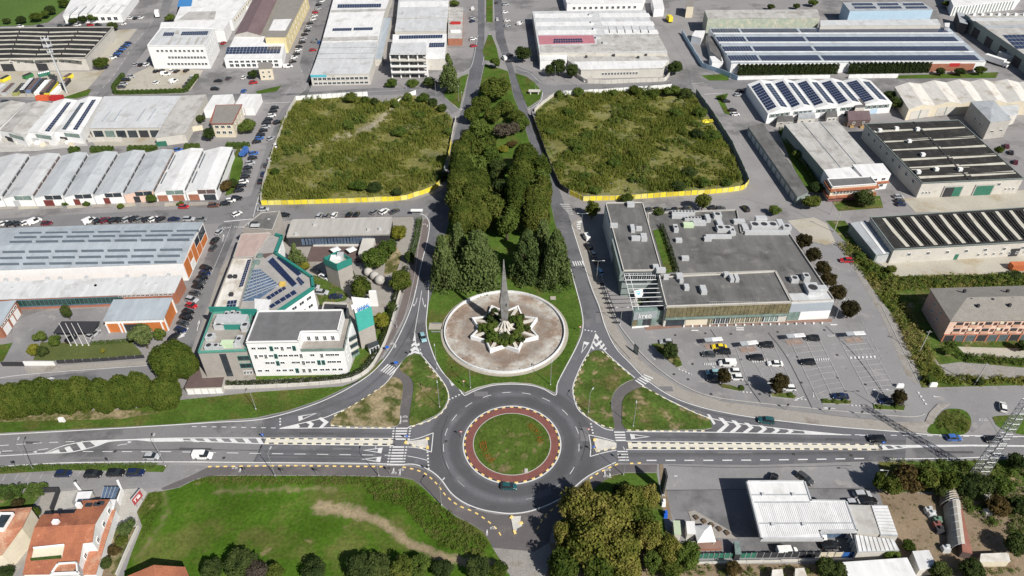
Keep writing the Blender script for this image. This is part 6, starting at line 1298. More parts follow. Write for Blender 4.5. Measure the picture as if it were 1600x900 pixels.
for k,q in enumerate(([(318,172),(334,171),(350,148),(333,149)],[(335,171),(350,171),(364,147.5),(351,148)],[(365,168),(380,168),(392,147),(377,147)],[(381,168),(396,168),(408,147),(393,147)])):
    Bld('shed',f'small white striped shed roof, {NTH[k]} from the left beside the garden trees','shed',flat(q,4.0),WL_WHITE,R_WHITE,over=.05,group='small striped sheds')
HP=Bld('flat_house','pinkish two-storey house with flat grey roof and red eaves','house',flat([(331,193),(363,193),(377,164),(338,165)],6.8),WL_CREAM,R_TILEG,over=.6,parapet=.12,mp=mat('red_eaves',(.32,.10,.08),.08))
for z in(5.2,2.4):HP.windows((331,193,6.8),(363,193,6.8),z,3,1.6,1.3,mf=M_WHITE);HP.windows((363,193,6.8),(377,164,6.8),z,3,1.2,1.2)
HP2=Bld('terracotta_lean_to','low terracotta lean-to on the left side of the flat-roofed house','house',flat([(328,190),(335,191),(347,170),(335,172)],3.6),WL_CREAM,R_TERRA,over=.2)
SC_=Bld('beige_cube','small beige two-storey building on the grass corner by the white van','house',flat([(404,108),(425,107),(424,97),(404,98)],6.0),WL_CREAM,R_TILEG,over=.15)
SC_.windows((404,108,6),(425,107,6),4.2,2,1.0,1.0);SC_.windows((404,108,6),(425,107,6),1.8,2,1.0,1.2)
# ------------------------------------------------------------------ north-west
NB=Bld('depot','depot with black ribbed roof and pale strips at the top left','depot',[[(-80,93,6.7),(133,91,6.7),(177,43,6.7),(-80,45,6.7)]],WL_LG,R_BLACK,over=.2,parapet=.35,mp=WL_LG)
for k in range(7):
    y=49+k*6.0+k*k*.18;xr=174-(y-43)*.92
    for j in range(5):
        xa,xb=-60+(xr+60)*j/5,-60+(xr+60)*(j+1)/5-2;NB.patch('translucent_strip',0,[(xa,y+(1.2 if j%2 else 0)),(xb,y+(0 if j%2 else 1.2)),(xb,y+1.7+(0 if j%2 else 1.2)),(xa,y+1.7+(1.2 if j%2 else 0))],R_STRIP)
NB.windows((-80,93,6.7),(133,91,6.7),4.8,10,1.6,.8,.42,.96)
for u0,u1 in((.36,.45),(.62,.7)):NB.panel('gate',(-80,93,6.7),(133,91,6.7),u0,u1,.1,4,M_DARK,.1)
N4=Bld('office_block','tall white four-storey block with roof skylight stripes and two solar rows','office',flat([(230,72),(320,72),(335,45),(252,43)],12.4),WL_WHITE,R_LGREY,over=.05,parapet=.3,mp=WL_WHITE)
for x in(262,276,290,303,312):N4.patch('skylight',0,[(x,70),(x+3.5,70),(x+9,59),(x+5.5,59)],R_FIBRE)
N4.solar(0,[(257,51),(273,51),(271,56.5),(254,56.5)],6,2);N4.solar(0,[(285,50),(326,49),(324,55),(282,55.5)],14,2);N4.patch('skylight',0,[(275,48),(281,48),(279,54),(273,54)],R_FIBRE)
for z,n,u0 in((9.8,11,.12),(6.2,12,.3),(2.6,12,.25)):N4.windows((230,72,12.4),(320,72,12.4),z,n,1.3,1.3,u0,.97,mg=M_GLASS)
N4.windows((320,72,12.4),(335,45,12.4),9.8,5,1.2,1.3);N4.windows((320,72,12.4),(335,45,12.4),5.5,5,1.2,1.3)
def simple(name,label,pts,h,wl=None,rf=None,cat='warehouse',**k):return Bld(name,label,cat,flat(pts,h),wl or WL_WHITE,rf or R_WHITE,over=.1,**k)
n5=simple('white_warehouse','white flat-roofed warehouse directly behind the tall white block',[(248,50),(350,47),(358,32),(252,35)],7)
n6=simple('white_warehouse','white roofed warehouse with a bright blue roof corner at the top edge',[(272,33),(362,31),(392,-8),(290,-8)],6.5);n6.patch('blue_roof_patch',0,[(277,11),(299,10),(302,-6),(281,-6)],mat('blue_roof',(.05,.2,.45),.06));n6.patch('grey_roof_patch',0,[(295,19),(338,18),(335,31),(278,32)],R_FIBRE)
n6.windows((362,31,6.5),(392,-8,6.5),4.5,10,1.6,1.4,mf=WL_YEL)
n7=Bld('barrel_hall','long white hall with ribbed barrel roof near the far field','hall',gable((98,24),(189,22),(214,-10),(116,-10),5.0,6.0),WL_WHITE,R_WHITE,over=.1)
for t in(.1,.26,.42,.58,.74,.9):n7.patch('roof_rib',1,[lerp((98,22),(189,20),t),lerp((98,22),(189,20),t+.015),lerp((112,10),(200,8),t+.015),lerp((112,10),(200,8),t)],R_GREY)
n7.windows((98,24,5),(189,22,5),2.4,8,2.2,2.0)
n8=Bld('purple_roof_hall','gabled hall with purple-brown roof near the top edge','hall',gable((367,54),(407,55),(437,-10),(400,-10),6.5,8.5),WL_CONC,R_PURPLE,over=.1)
n9=simple('solar_roof_shop','white shop hall with a solar field on its front roof beside the pale yellow building',[(350,92),(440,91),(447,57),(367,57)],5.2);n9.solar(0,[(355,74),(440,73),(437,84),(352,85)],16,3);n9.windows((350,92,5.2),(440,91,5.2),3.6,9,2.0,1.2);n9.windows((350,92,5.2),(440,91,5.2),1.5,9,2.0,1.6)
n10=simple('yellow_building','long building with pale yellow street front and grey roofs',[(414,58),(446,58),(480,-10),(440,-10)],9.0,WL_YEL,R_TILEG);n10.windows((446,58,9),(480,-10,9),6.6,9,1.4,1.4);n10.windows((446,58,9),(480,-10,9),3.0,9,1.4,1.6);n10.patch('white_roof_patch',0,[(420,48),(446,48),(456,30),(428,31)],R_WHITE)
c1=Bld('long_warehouse','pale ribbed warehouse front segment with blue-green sign at its left corner','warehouse',gable((485,117),(493.5,98),(583,96.5),(577,115),5.8,6.6)if False else flat([(485,117),(577,115),(583,96),(493,97)],5.9),WL_LG,R_LGREY,over=.15)
c1.panel('teal_sign',(485,117,5.9),(577,115,5.9),0,.27,4.6,5.9,mat('sign_cyan',(.1,.42,.5),.05),.15);c1.windows((485,117,5.9),(577,115,5.9),3.6,12,1.8,1.4,.03,.97);c1.windows((485,117,5.9),(577,115,5.9),1.2,12,1.8,1.2,.03,.97)
c2=simple('long_warehouse','pale grey ribbed warehouse middle segment',[(493,96.5),(583,95.5),(589,65),(503,67)],6.2,WL_LG,R_LGREY)
for y in(75,84,92):c2.patch('roof_ridge',0,[(503-(y-67)*.34,y),(589-(y-65)*.2,y-1),(589-(y-65)*.2,y),(503-(y-67)*.34,y+1)],R_GREY)
c3=simple('long_warehouse','warehouse segment with two dark solar strips',[(503,66.5),(590,64.5),(599,25),(514,26)],6.0,WL_LG,R_WHITE);c3.solar(0,[(520,44.5),(550,44),(549,48.5),(519,49)],10,1);c3.solar(0,[(553,43.5),(583,43),(582,47.5),(552,48)],10,1);c3.patch('grey_roof_band',0,[(505,59),(591,57),(590,63),(504,65)],R_FIBRE)
c4=simple('long_warehouse','white warehouse segment at the top edge with one long dark solar strip',[(514,25.5),(599,24.5),(612,-12),(524,-12)],6.0,WL_LG,R_WHITE);c4.solar(0,[(528,7),(596,6),(595,12),(527,13)],18,1);c4.patch('grey_roof_band',0,[(518,16),(603,14),(601,18),(516,20)],R_FIBRE)
c5=simple('lean_to','long blue-grey lean-to between the two pale warehouse columns',[(584,92),(596,92),(611,28),(599,28)],4.0,WL_LG,R_BLUEG)
d1=simple('warehouse','white warehouse with long dark solar strip behind the four-storey frame building',[(612,92),(695,92),(698,53),(614,54)],6.2,WL_LG,R_WHITE);d1.solar(0,[(624,56),(692,54.5),(691,60),(623,61.5)],18,1);d1.solar(0,[(671,67.5),(695,67),(694,74),(670,74.5)],7,2)
d2=simple('warehouse','light grey warehouse roof second from the front in the right pale column',[(617,49),(697,48),(698,29),(620,30)],6.2,WL_LG,R_LGREY)
d3=simple('warehouse','white and grey warehouse at the top edge beside the avenue car park',[(620,28.5),(699,27.5),(702,-12),(624,-12)],6.4,WL_LG,R_LGREY);d3.patch('white_roof_band',0,[(625,3),(701,2),(700,10),(624,11)],R_WHITE)
d4=simple('yard_block','small grey and brick yard buildings between the warehouse and the avenue',[(700,60),(722,60),(724,12),(701,12)],4.2,WL_BRICK,R_FIBRE)
for k,y in enumerate((37,50)):d4.unit('awning',712,y,4.3,(6,3,.8),M_WHITE if k else M_RED)
# bare concrete frame
FR=thing('frame_building','unfinished white concrete building with open floors and balconies','building',g(640,84,13.1)*1);o_=g(640,122);FR.location=o_
P0,P1,P2,P3=g(609,84,13.1),g(666,84,13.1),g(666,66,13.1),g(612,67,13.1);ql=lambda p,z:(p.x-o_.x,p.y-o_.y,z)
for z,t_,m_ in((13.0,.35,R_LGREY),(9.8,.3,WL_LG),(6.6,.3,WL_LG),(3.4,.3,WL_LG)):
    e=Vector((0,-1.4 if z<12 else-.4,0));b=MB();b.prism([ql(p,0)[:2]for p in(P0+e,P1+e,P2,P3)],z-t_,z,0,bottom=True);b.obj('floor_slab',m_,FR)
for k in range(5):
    p=P0.lerp(P1,k/4);b=MB();b.box((p.x-o_.x,p.y-o_.y+.4,0),(.6,.6,13));b.obj('column',WL_WHITE,FR)
b=MB();b.prism([ql(p,0)[:2]for p in(P0.lerp(P3,.25),P1.lerp(P2,.25),P2,P3)],0,12.8,0);b.obj('core_wall',WL_WHITE,FR)
for z in(10.0,6.8,3.6):
    for k in range(8):
        p=P0.lerp(P1,(k+.5)/8).lerp(P3.lerp(P2,(k+.5)/8),.24);b=MB();b.box((p.x-o_.x,p.y-o_.y,z+.2),(1.3 if k%3 else 2.2,.2,1.9));b.obj('opening',M_DARK,FR)
    if z<9:b=MB();q0,q1=P0,P1;b.box(((q0.x+q1.x)/2-o_.x,q0.y-o_.y-1.35,z-.2),((q1-q0).length,.15,1.0));b.obj('balcony_rail',WL_WHITE,FR)
# ------------------------------------------------------------------ north-east
e1_=simple('big_warehouse','big pale stepped warehouse right of the avenue with a pink roof strip',[(843,83),(886,82),(1043,82),(1008,16),(832,18)],6.5,WL_LG,R_LGREY)
for k,(y,m_)in enumerate(((27,R_WHITE),(40,R_WHITE),(53,R_WHITE))):e1_.patch('white_roof_band',0,[(833+(y-18)*.17,y-5),(920+(y-18)*.3,y-6),(922+(y-18)*.3,y),(834+(y-18)*.17,y+1)],m_);e1_.patch('white_roof_band',0,[(932+(y-18)*.3,y-6),(1008+(y-16)*.5,y-6),(1011+(y-16)*.5,y),(934+(y-18)*.3,y)],m_)
e1_.patch('pink_roof_strip',0,[(841,56),(927,55.5),(930,68),(843,70)],mat('pink_roof',(.42,.17,.2),.08));e1_.solar(0,[(865,61),(909,60.5),(911,67),(864,68)],12,2);e1_.patch('fibre_roof_band',0,[(932,55),(1028,54),(1041,80),(936,81)],R_FIBRE);e1_.patch('fibre_roof_band',0,[(844,71.5),(934,70),(936,81.5),(845,82.5)],R_FIBRE)
for x,y in((923,24),(926,36),(930,46),(934,60),(945,68)):e1_.unit('roof_cowl',x,y,6.5,(2.6,2.6,1.0),M_DUCT)
for k in range(6):e1_.patch('roof_rib',0,[(950+k*12,41+.0*k),(951.3+k*12,41),(953+k*12.3,52),(951.5+k*12.3,52)],R_GREY)
e2_=simple('front_shed','front block of the big pale warehouse with dirty grey roof and white eaves',[(908,110),(1036,107),(1046,94),(1042,83.5),(887,84.5),(887,94)],4.6,WL_LG,R_FIBRE);e2_.patch('white_eaves',0,[(908,109),(1036,106),(1044,95),(895,97)],R_WHITE)
for x,y in((916,90),(959,88),(1009,87),(997,91)):e2_.unit('roof_cowl',x,y,4.7,(1.2,1.2,1.0),M_DARK)
e2_.windows((908,110,4.6),(1036,107,4.6),2.4,12,1.0,1.3,.25,.7)
e3_=simple('white_block','white flat-roofed block at the top edge right of the avenue',[(886,6),(1004,4),(1010,-12),(880,-12)],6.0);e3_.windows((886,6,6),(1004,4,6),3.2,12,1.6,1.6)
e4_=simple('white_hut','small white box building at the end of the lane behind the big pale warehouse',[(1022,14),(1038,13),(1034,-4),(1018,-4)],5.0);e5_=simple('narrow_tower','narrow beige transformer tower at the top edge',[(1073,10),(1084,10),(1084,0),(1074,0)],7.0,WL_CREAM,R_TILEG)
e6_=Bld('white_wing','white roofed wing with pale green front at the foot of the avenue trees','warehouse',flat([(844,95),(886,93),(886,83),(843,84)],5.0),WL_WHITE,R_WHITE,over=.1)
# solar factory
SF=Bld('solar_factory','large factory whose saw-tooth roof carries four long rows of solar panels','factory',flat([(1143,99),(1541,96),(1482,43),(1108,44)],5.6),WL_WHITE,R_BLUEG,over=.1)
ys=[45.5,58,73,87];ye=[51.5,65.5,80.5,95.5]
def sx0(y):return 1110+(y-45)*.62
def sx1(y):return 1481+(y-45)*1.12
for r in range(4):
    ya,yb=ys[r],ye[r]
    for(u0,u1,n)in((.0,.115,10),(.125,.36,24),(.372,.985,56)):
        X=lambda u,y:sx0(y)+(sx1(y)-sx0(y))*u
        SF.solar(0,[(X(u0,ya),ya),(X(u1,ya),ya-.4),(X(u1,yb),yb-.4),(X(u0,yb),yb)],n,4)
    SF.patch('white_roof_band',0,[(sx0(yb),yb+.6),(sx1(yb),yb+.2),(sx1(yb+1.0),yb+.9),(sx0(yb+1.0),yb+1.4)],R_WHITE,.3)
    if r:SF.patch('blue_grey_band',0,[(sx0(ya-3.6),ya-3.6),(sx1(ya-3.6),ya-4),(sx1(ya-.6),ya-1),(sx0(ya-.6),ya-.6)],R_BLUEG,.4)
SF.panel('brick_front',(1143,99,5.6),(1541,96,5.6),.73,.96,.3,4.6,WL_BRICK,.15);SF.panel('red_panel',(1143,99,5.6),(1541,96,5.6),.86,.9,3.0,4.8,M_RED,.2);SF.windows((1143,99,5.6),(1541,96,5.6),1.6,6,2.0,1.4,.74,.95)
SF2=simple('grey_hall','grey-roofed hall with stained pale green wall behind the left of the solar factory',[(1106,29),(1281,28),(1277,15),(1101,16)],10,mat('stained_green_wall',(.36,.40,.33),.14,.5,.9,2,.1,stain=[((.5,.47,.38),.4,.56,.06)]),R_FIBRE)
SF3=simple('silver_hall','light grey hall behind the right of the solar factory',[(1282,40),(1470,39),(1464,30),(1282,32)],8,WL_LG,R_LGREY)
SF4=simple('blue_block','light blue block with solar rows on its roof behind the solar factory',[(1328,17),(1458,15),(1440,3),(1317,4)],9.5,WL_BLUE,R_GREY)
for r in range(2):
    for k in range(3):SF4.solar(0,[(1330+k*40+r*4,5.5+r*5),(1362+k*40+r*5,5.2+r*5),(1365+k*40+r*5,8.6+r*5),(1332+k*40+r*4,9+r*5)],8,2)
SF5=simple('grey_works','grey-green walled works with solar panels on its right roof at the far right',[(1637,110),(1760,108),(1690,20),(1508,22)],8,WL_GREENG,R_FIBRE)
SF5.solar(0,[(1566,55),(1660,53),(1675,75),(1588,77)],14,4);SF5.patch('grey_roof_band',0,[(1515,29),(1690,27),(1695,31),(1520,33)],R_LGREY);SF5.patch('grey_roof_band',0,[(1534,40),(1690,37),(1698,42),(1542,45)],R_GREY)
for k in range(7):SF5.unit('roof_cowl',1521+k*13,24,8,(1.6,1.6,1.2),M_WHITE)
for k in range(4):SF5.panel('gate',(1637,110,8),(1508,22,8),.25+.17*k,.33+.17*k,.1,5,M_DARK,.15)
SF6=simple('striped_hall','long hall with vertical striped white wall at the top right edge',[(1490,10),(1590,0),(1600,-14),(1480,-14)],6,WL_WHITE,R_WHITE)
for k in range(20):SF6.panel('wall_rib',(1490,10,6),(1590,0,6),.02+.048*k,.04+.048*k,.2,5.5,WL_GREENG,.1)
SF7=simple('dark_shed','dark shed with pitched roof by the left end of the grey-green works',[(1500,35),(1512,38),(1508,22),(1495,18)],6,M_DARK,R_GREY);SF8=simple('white_cabin','small white cabin by the right end of the solar factory roof',[(1477,42),(1483,43),(1484,36),(1476,36)],7.5)
SF9=simple('plant_tank_house','cluttered plant with pale tanks at the left side of the solar factory',[(1110,80),(1128,95),(1122,60),(1104,55)],4,WL_CONC,R_FLATG)
SF10=simple('white_lean_roof','small white gabled canopy left of the solar factory',[(1081,56),(1096,60),(1102,48),(1086,48)],4,WL_WHITE,R_WHITE);SF11=simple('white_lean_roof','small white flat canopy by the fence left of the solar factory',[(1113,97),(1130,97),(1127,88),(1109,88)],3.5)
# ------------------------------------------------------------------ south-west houses
def roofhouse(name,label,faces,wl,rf,**k):return Bld(name,label,'house',faces,wl,rf,**k)
z2=lambda x,y,h:(x/5.625,740+y/5.625,h)
R1,R2=z2(310,475,8.0),z2(830,445,8.0)
RH=roofhouse('terracotta_house','large white house with terracotta roof and a sunken roof terrace, bottom left',[[R1,R2,z2(960,232,6.0),z2(725,240,6.0),z2(655,352,6.6),z2(370,365,6.6)],[R1,z2(262,640,6.9),z2(725,610,6.9),z2(810,600,6.9),R2],[z2(262,640,6.9),z2(205,885,5.6),z2(455,880,5.6),z2(690,790,6.0),z2(725,610,6.9)]],WL_WHITE,R_TERRA,over=.15)
RH.patch('roof_terrace',2,[(53.5,857),(101.5,852),(97,873),(49,877)],WL_CREAM,.12)
for q in([(53.5,857),(101.5,852),(101,853.5),(53,858.5)],[(49,874.5),(97,870),(97,873),(49,877)]):RH.patch('terrace_edge',2,q,WL_WHITE if q[0][1]<870 else G_HEDGE,.5)
for x,y,s in((91,811,1.0),(125.5,793,1.0),(90,820,1.2)):RH.unit('chimney',x,y,7.2,(s,s*.8,1.5),WL_WHITE if s>1.1 or x>100 else R_TERRA)
for x,y in((139,790),(152,789),(158,787)):RH.unit('roof_window',x,y,6.5,(1.5,.9,.3),M_GLASS)
for A_,B_,us,z in((z2(960,232,6),z2(830,445,8),(.25,.7),4.4),(z2(830,445,8),z2(810,600,6.9),(.5,),4.6),(z2(725,610,6.9),z2(690,790,6),(.35,),4.2)):RH.windows(A_,B_,z,1,1.0,1.4,us=us)
LR=roofhouse('terracotta_lean_to','long low terracotta lean-to along the right side of the large white house',[[z2(960,318,3.4),z2(1015,315,2.9),z2(840,885,2.9),z2(710,890,3.4),z2(800,660,3.4)]],WL_WHITE,R_TERRAO,over=.1)
TL=Bld('roof_loggia','white walled loggia with open timber deck at the front of the large terracotta house','terrace',flat([z2(455,900,0)[:2],z2(700,890,0)[:2],z2(690,795,0)[:2],z2(520,805,0)[:2]],6.0),WL_WHITE,M_TIMBER,over=.05,parapet=.9,mp=WL_WHITE)
TL.unit('deck_awning',102,889,6.0,(4.5,1.6,.5),R_TERRAO)
CP_=Bld('carport','white flat carport roof in front of the large terracotta house','carport',flat([(118,783),(138,783),(144,768),(122,769)],2.8),WL_LG,R_WHITE,over=.1)
GP=Bld('glazed_carport','glazed pergola roof beside the white curved wall of the large terracotta house','pergola',flat([(158,778),(179,779),(186,761),(163,761)],2.8),M_DARK,M_GLASSB,over=.05)
for k in range(4):GP.patch('glazing_bar',0,[(162.5+k*6,761),(163.3+k*6,761),(158.5+k*5.3,779),(157.7+k*5.3,779)],M_FRAME)
GP2=Bld('white_entrance_roof','small white entrance roof at the back corner of the large terracotta house','porch',flat([(167,796),(177,796),(181,781),(170,781)],3.4),WL_LG,R_WHITE,over=.1)
wall([(186,756),(192,770),(186,790),(181,806)],.5,1.8,M_WHITE,'white curved garden wall with capped end beside the glazed carport');wall([(120,759),(126,767)],.5,1.5,M_WHITE,'short white gate pier wall left of the white carport')
wall([(150,893),(166,850),(178,815)],.3,1.2,WL_WHITE,'white boundary wall along the lean-to of the large terracotta house',smooth=False);wall([(183,900),(200,860),(217,824)],.35,1.0,WL_LG,'pale low garden wall along the meadow edge',smooth=False)
wall([(62,769),(85,768),(94,768)],.3,1.6,M_DARK,'dark gate wall left of the carport',smooth=False);wall([(94,768),(88,788),(82,800)],.35,1.7,M_DARK,'dark boundary wall running up to the large terracotta house',smooth=False)
H2=roofhouse('terracotta_house','terracotta-roofed house cut by the left edge of the photograph',[[(-60,803,6.6),(48,794,6.2),(33,824,6.6),(-60,838,8.2)],[(-60,838,8.2),(33,824,6.6),(2,866,5.8),(-60,885,6)]],WL_CREAM,R_TERRAO,over=.3)
H2.unit('white_dormer',5,818,7.0,(3.0,4.5,1.0),M_WHITE);H2.unit('dormer_glass',4,815,8.0,(2.2,3.2,.15),M_GLASS)
H3=roofhouse('terracotta_house','small terracotta roof at the bottom edge beside the meadow trees',[[(196,903,5.6),(240,885,7.0),(243,915,7.0),(200,925,5.6)],[(240,885,7.0),(288,888,5.6),(300,915,5.6),(243,915,7.0)]],WL_WHITE,R_TERRA,over=.3)
sheet('driveway',[(66,772),(93,769),(82,800),(60,830),(38,880),(22,900),(10,900),(40,850)],4,PAVE);sheet('driveway',[(95,768),(122,766),(112,785),(117,792),(84,800)],4,WL_CONC);sheet('driveway',[(190,765),(222,763),(230,770),(214,800),(218,822),(182,830),(180,806),(188,790)],4,WL_CONC)
sheet('garden',[(-30,775),(55,770),(62,776),(48,794),(-40,802)],3,LAWN2);sheet('garden',[(182,806),(217,822),(200,860),(182,905),(150,905),(166,850)],3,DRYL);sheet('driveway',[(150,905),(160,880),(182,905)],4,DIRT)
sheet('patio',[(20,850),(47,805),(60,800),(36,850),(14,900),(-20,900)],4,mat('tiled_patio',(.35,.2,.11),.12,.5,.9))
hedge([(-30,772),(0,771),(40,770)],2.4,1.7,'long square clipped hedge, left one in front of the left-edge house',G_HEDGE,dens=55,leaf=.2);hedge([(46,769),(60,768),(73,767)],2.4,1.8,'short square clipped hedge, right one beside the dark gate wall',G_HEDGE,dens=55,leaf=.2)
# red sign by the meadow
p=g(219,787);t=thing('roadside_sign','tilted red advertising board with white mark beside the meadow entrance','sign',(p.x,p.y,0),math.radians(74));boxes('post',M_STEEL,t,[((sx,0,0),(.18,.18,1.4))for sx in(-1.0,1.0)])
b=MB();b.box((0,0,1.3),(3.0,.3,2.3));b.obj('board',mat('faded_red',(.38,.06,.07),.12),t);b=MB();b.box((0,.0,1.2),(3.2,.24,2.5));b.obj('frame',M_DUCT,t)
b=MB();b.box((-.2,-.17,2.8),(1.8,.04,.22));b.box((.4,-.17,2.0),(1.0,.04,.6));b.box((-.8,-.17,1.9),(.22,.04,.8));b.obj('emblem',M_WHITE,t)
# ------------------------------------------------------------------ filling station
CH_=6.0
cpts=[(1167,752),(1257,752),(1267,782),(1322,783),(1339,829),(1281,830),(1286,842),(1190,842)]
cr=g(1250,800,CH_);ST=thing('station_canopy','large white L-shaped filling station canopy casting a deep shadow','canopy',(cr.x,cr.y,0));W=[g(*q,CH_)-Vector((cr.x,cr.y,0))for q in cpts]
b=MB();b.prism([(w.x,w.y)for w in W],CH_-.7,CH_,0,1,bottom=True);b.obj('canopy_deck',[WL_LG,R_WHITE],ST)
k_=len(W);b=MB()
for i in range(k_):
    a_,c_=W[i],W[(i+1)%k_];d_=c_-a_;b.box(((a_.x+c_.x)/2,(a_.y+c_.y)/2,CH_-.8),(d_.length+.35,.35,1.0),rz=math.atan2(d_.y,d_.x))
b.obj('fascia',M_DUCT,ST)
for y0,y1 in(((1172,773.3),(1262,773)),((1179,785),(1266,784.6)),((1187,818),(1336,817.3))):
    a_,c_=g(*y0,CH_)-cr,g(*y1,CH_)-cr;b=MB();b.box(((a_.x+c_.x)/2,(a_.y+c_.y)/2,CH_),((c_-a_).length,.35,.08),rz=math.atan2(c_.y-a_.y,c_.x-a_.x));b.obj('roof_seam',R_GREY,ST)
n_=46
for i in range(n_):
    t=(i+.5)/n_;a_,c_=g(*lerp((1183,784),(1322,783.5),t),CH_)-cr,g(*lerp((1201,841),(1340,829),t),CH_)-cr
    if i>30:c_=g(*lerp((1201,829),(1337,828),t),CH_)-cr
    b=MB();b.box(((a_.x+c_.x)/2,(a_.y+c_.y)/2,CH_),((c_-a_).length*.98,.07,.07),rz=math.atan2(c_.y-a_.y,c_.x-a_.x));b.obj('sheet_rib',R_WHITE,ST)
for x,y in((1192,773),(1239,773),(1207,820),(1255,820)):p=g(x,y,CH_)-cr;b=MB();b.box((p.x,p.y,CH_),(.7,.7,.4));b.obj('roof_outlet',M_DUCT,ST)
for x,y in((1185,775),(1245,775),(1205,825),(1265,825),(1310,805)):p=g(x,y,3)-cr;b=MB();b.box((p.x,p.y,0),(.5,.5,CH_-.7));b.obj('column',M_STEEL,ST)
KI=Bld('station_kiosk','low glazed kiosk under the right arm of the filling station canopy','kiosk',flat([(1285,828),(1330,826),(1318,795),(1276,797)],3.6),M_GLASSB,R_LGREY,over=.1)
p1=Bld('carport','stained pale carport roof right of the filling station canopy','carport',flat([(1340,832),(1374,834),(1359,790),(1326,789)],4.2),WL_LG,R_FIBRE,over=.05)
p2=Bld('carport','white slatted carport roof at the right end of the filling station','carport',flat([(1376,836),(1403,838),(1386,790),(1361,790)],4.0),WL_LG,R_GREY,over=.05)
for i in range(9):t=i/9;p2.patch('roof_slat',0,[lerp((1361.5,790.5),(1376,835),t+.012),lerp((1386,790.5),(1402.5,837),t+.012),lerp((1386,790.5),(1402.5,837),t+.092),lerp((1361.5,790.5),(1376,835),t+.092)],R_WHITE,.15)
p3=Bld('carport','lower white slatted roof in the near corner of the filling station','carport',flat([(1340,863),(1405,860),(1396,843),(1335,836)],3.6),WL_LG,R_GREY,over=.05)
for i in range(9):t=i/9;p3.patch('roof_slat',0,[lerp((1335.5,836.5),(1396,843.5),t+.012),lerp((1335.5,836.5),(1396,843.5),t+.095),lerp((1340.5,862),(1404,859.5),t+.095),lerp((1340.5,862),(1404,859.5),t+.012)],R_WHITE,.15)
t=thing('rack_frame','open white rack frame between the canopy and the lower slatted roof','rack',g(1331,848));b=MB();[b.box((0,-2.5+k*1.25,0),(2.4,.12,3.2))for k in range(5)];b.box((-1.15,0,3.1),(.12,5.2,.12));b.box((1.15,0,3.1),(.12,5.2,.12));b.obj('frame',M_WHITE,t)
# boundary panels of the station, each panel its own part
segs_=[(1089,1180,M_GREEN,11),(1180,1279,M_DARK,9),(1279,1314,WL_CREAM,3),(1314,1339,mat('blue_panel',(.03,.12,.38),.06),2),(1339,1376,M_WHITE,3)]
for i,(xa,xb,m_,n__)in enumerate(segs_):
    ya=872.5-(xa-1089)*.012;yb=872.5-(xb-1089)*.012;P=gl([(xa,ya),(xb,yb)]);wall([(xa,ya),(xb,yb)],.12,1.9,m_,['long green panel fence at the bottom of the filling station','dark panel fence between the green and the cream panels','cream fence panels near the lower slatted roof','two bright blue fence panels at the bottom of the filling station','white fence panels at the right end of the station fence'][i],'panel_fence','fence',False,(P[1]-P[0]).length/n__,M_STEEL)
wall([(1085,881),(1240,877),(1380,874)],.4,.6,WL_LG,'low concrete kerb wall below the station fence',smooth=False)
# tents, planters, shacks
p=g(1101,832,2.8);t=thing('gazebo','white pyramid gazebo tent at the left of the filling station','tent',(p.x,p.y,0),.05);boxes('pole',M_WHITE,t,[((sx*1.9,sy*1.9,0),(.1,.1,2.5))for sx in(-1,1)for sy in(-1,1)]);b=MB();b.box((0,0,2.4),(4.3,4.3,1.3),top=(.05,.05));b.box((0,0,2.1),(4.3,4.3,.3));b.obj('roof',M_WHITE,t)
B=Bld('white_stall','white flat-roofed stall left of the pyramid gazebo','stall',flat([(1074,834),(1086,834),(1085,815),(1072,815)],2.5),WL_LG,R_WHITE,over=.1)
B=Bld('pale_green_cabin','narrow pale green cabin half under the autumn trees','cabin',flat([(1054,835),(1064,835),(1062,814),(1052,814)],2.6),WL_LG,mat('pale_green_roof',(.42,.5,.36),.1),over=.1)
sheet('terrace',[(1075,800),(1085,798),(1155,838),(1150,842),(1105,840),(1080,815)],5,PAVE,th=.08)
for i,(x,y)in enumerate(((1088,808),(1100,814),(1112,820),(1124,826),(1136,832))):p=g(x,y,.5);t=thing('planter',f'square brown planter, {NTH[i]} from the left on the slanting terrace','planter',(p.x,p.y,.1),.5,'terrace planters');b=MB();b.box((0,0,0),(1.0,1.0,.5));b.obj('box',M_TIMBER,t);b=MB();b.box((0,0,.5),(.85,.85,.06));b.obj('soil',SOILP,t)
B=Bld('low_wall_yard','brick floored yard corner behind the gazebo','yard wall',flat([(1090,858),(1128,857),(1127,845),(1092,845)],.8),WL_BRICK,mat('red_brown_paving',(.24,.15,.12)),over=.02)
B=Bld('dark_container','dark grey container standing upright beside the brick yard','container',flat([(1149,866),(1158,866),(1155,846),(1147,846)],2.4),M_DARK,M_TGLASS,over=.02)
B=Bld('white_hall','big white flat roof cut by the bottom edge right of the station','hall',flat([(1330,912),(1435,908),(1417,872),(1317,879)],4.0),WL_WHITE,R_WHITE,over=.1)
B=Bld('white_shed','small tilted white shed roof beside the polytunnels','shed',[[(1437,890,3.2),(1464,886,3.2),(1451,860,2.6),(1426,862,2.6)]],WL_LG,R_WHITE,over=.1)
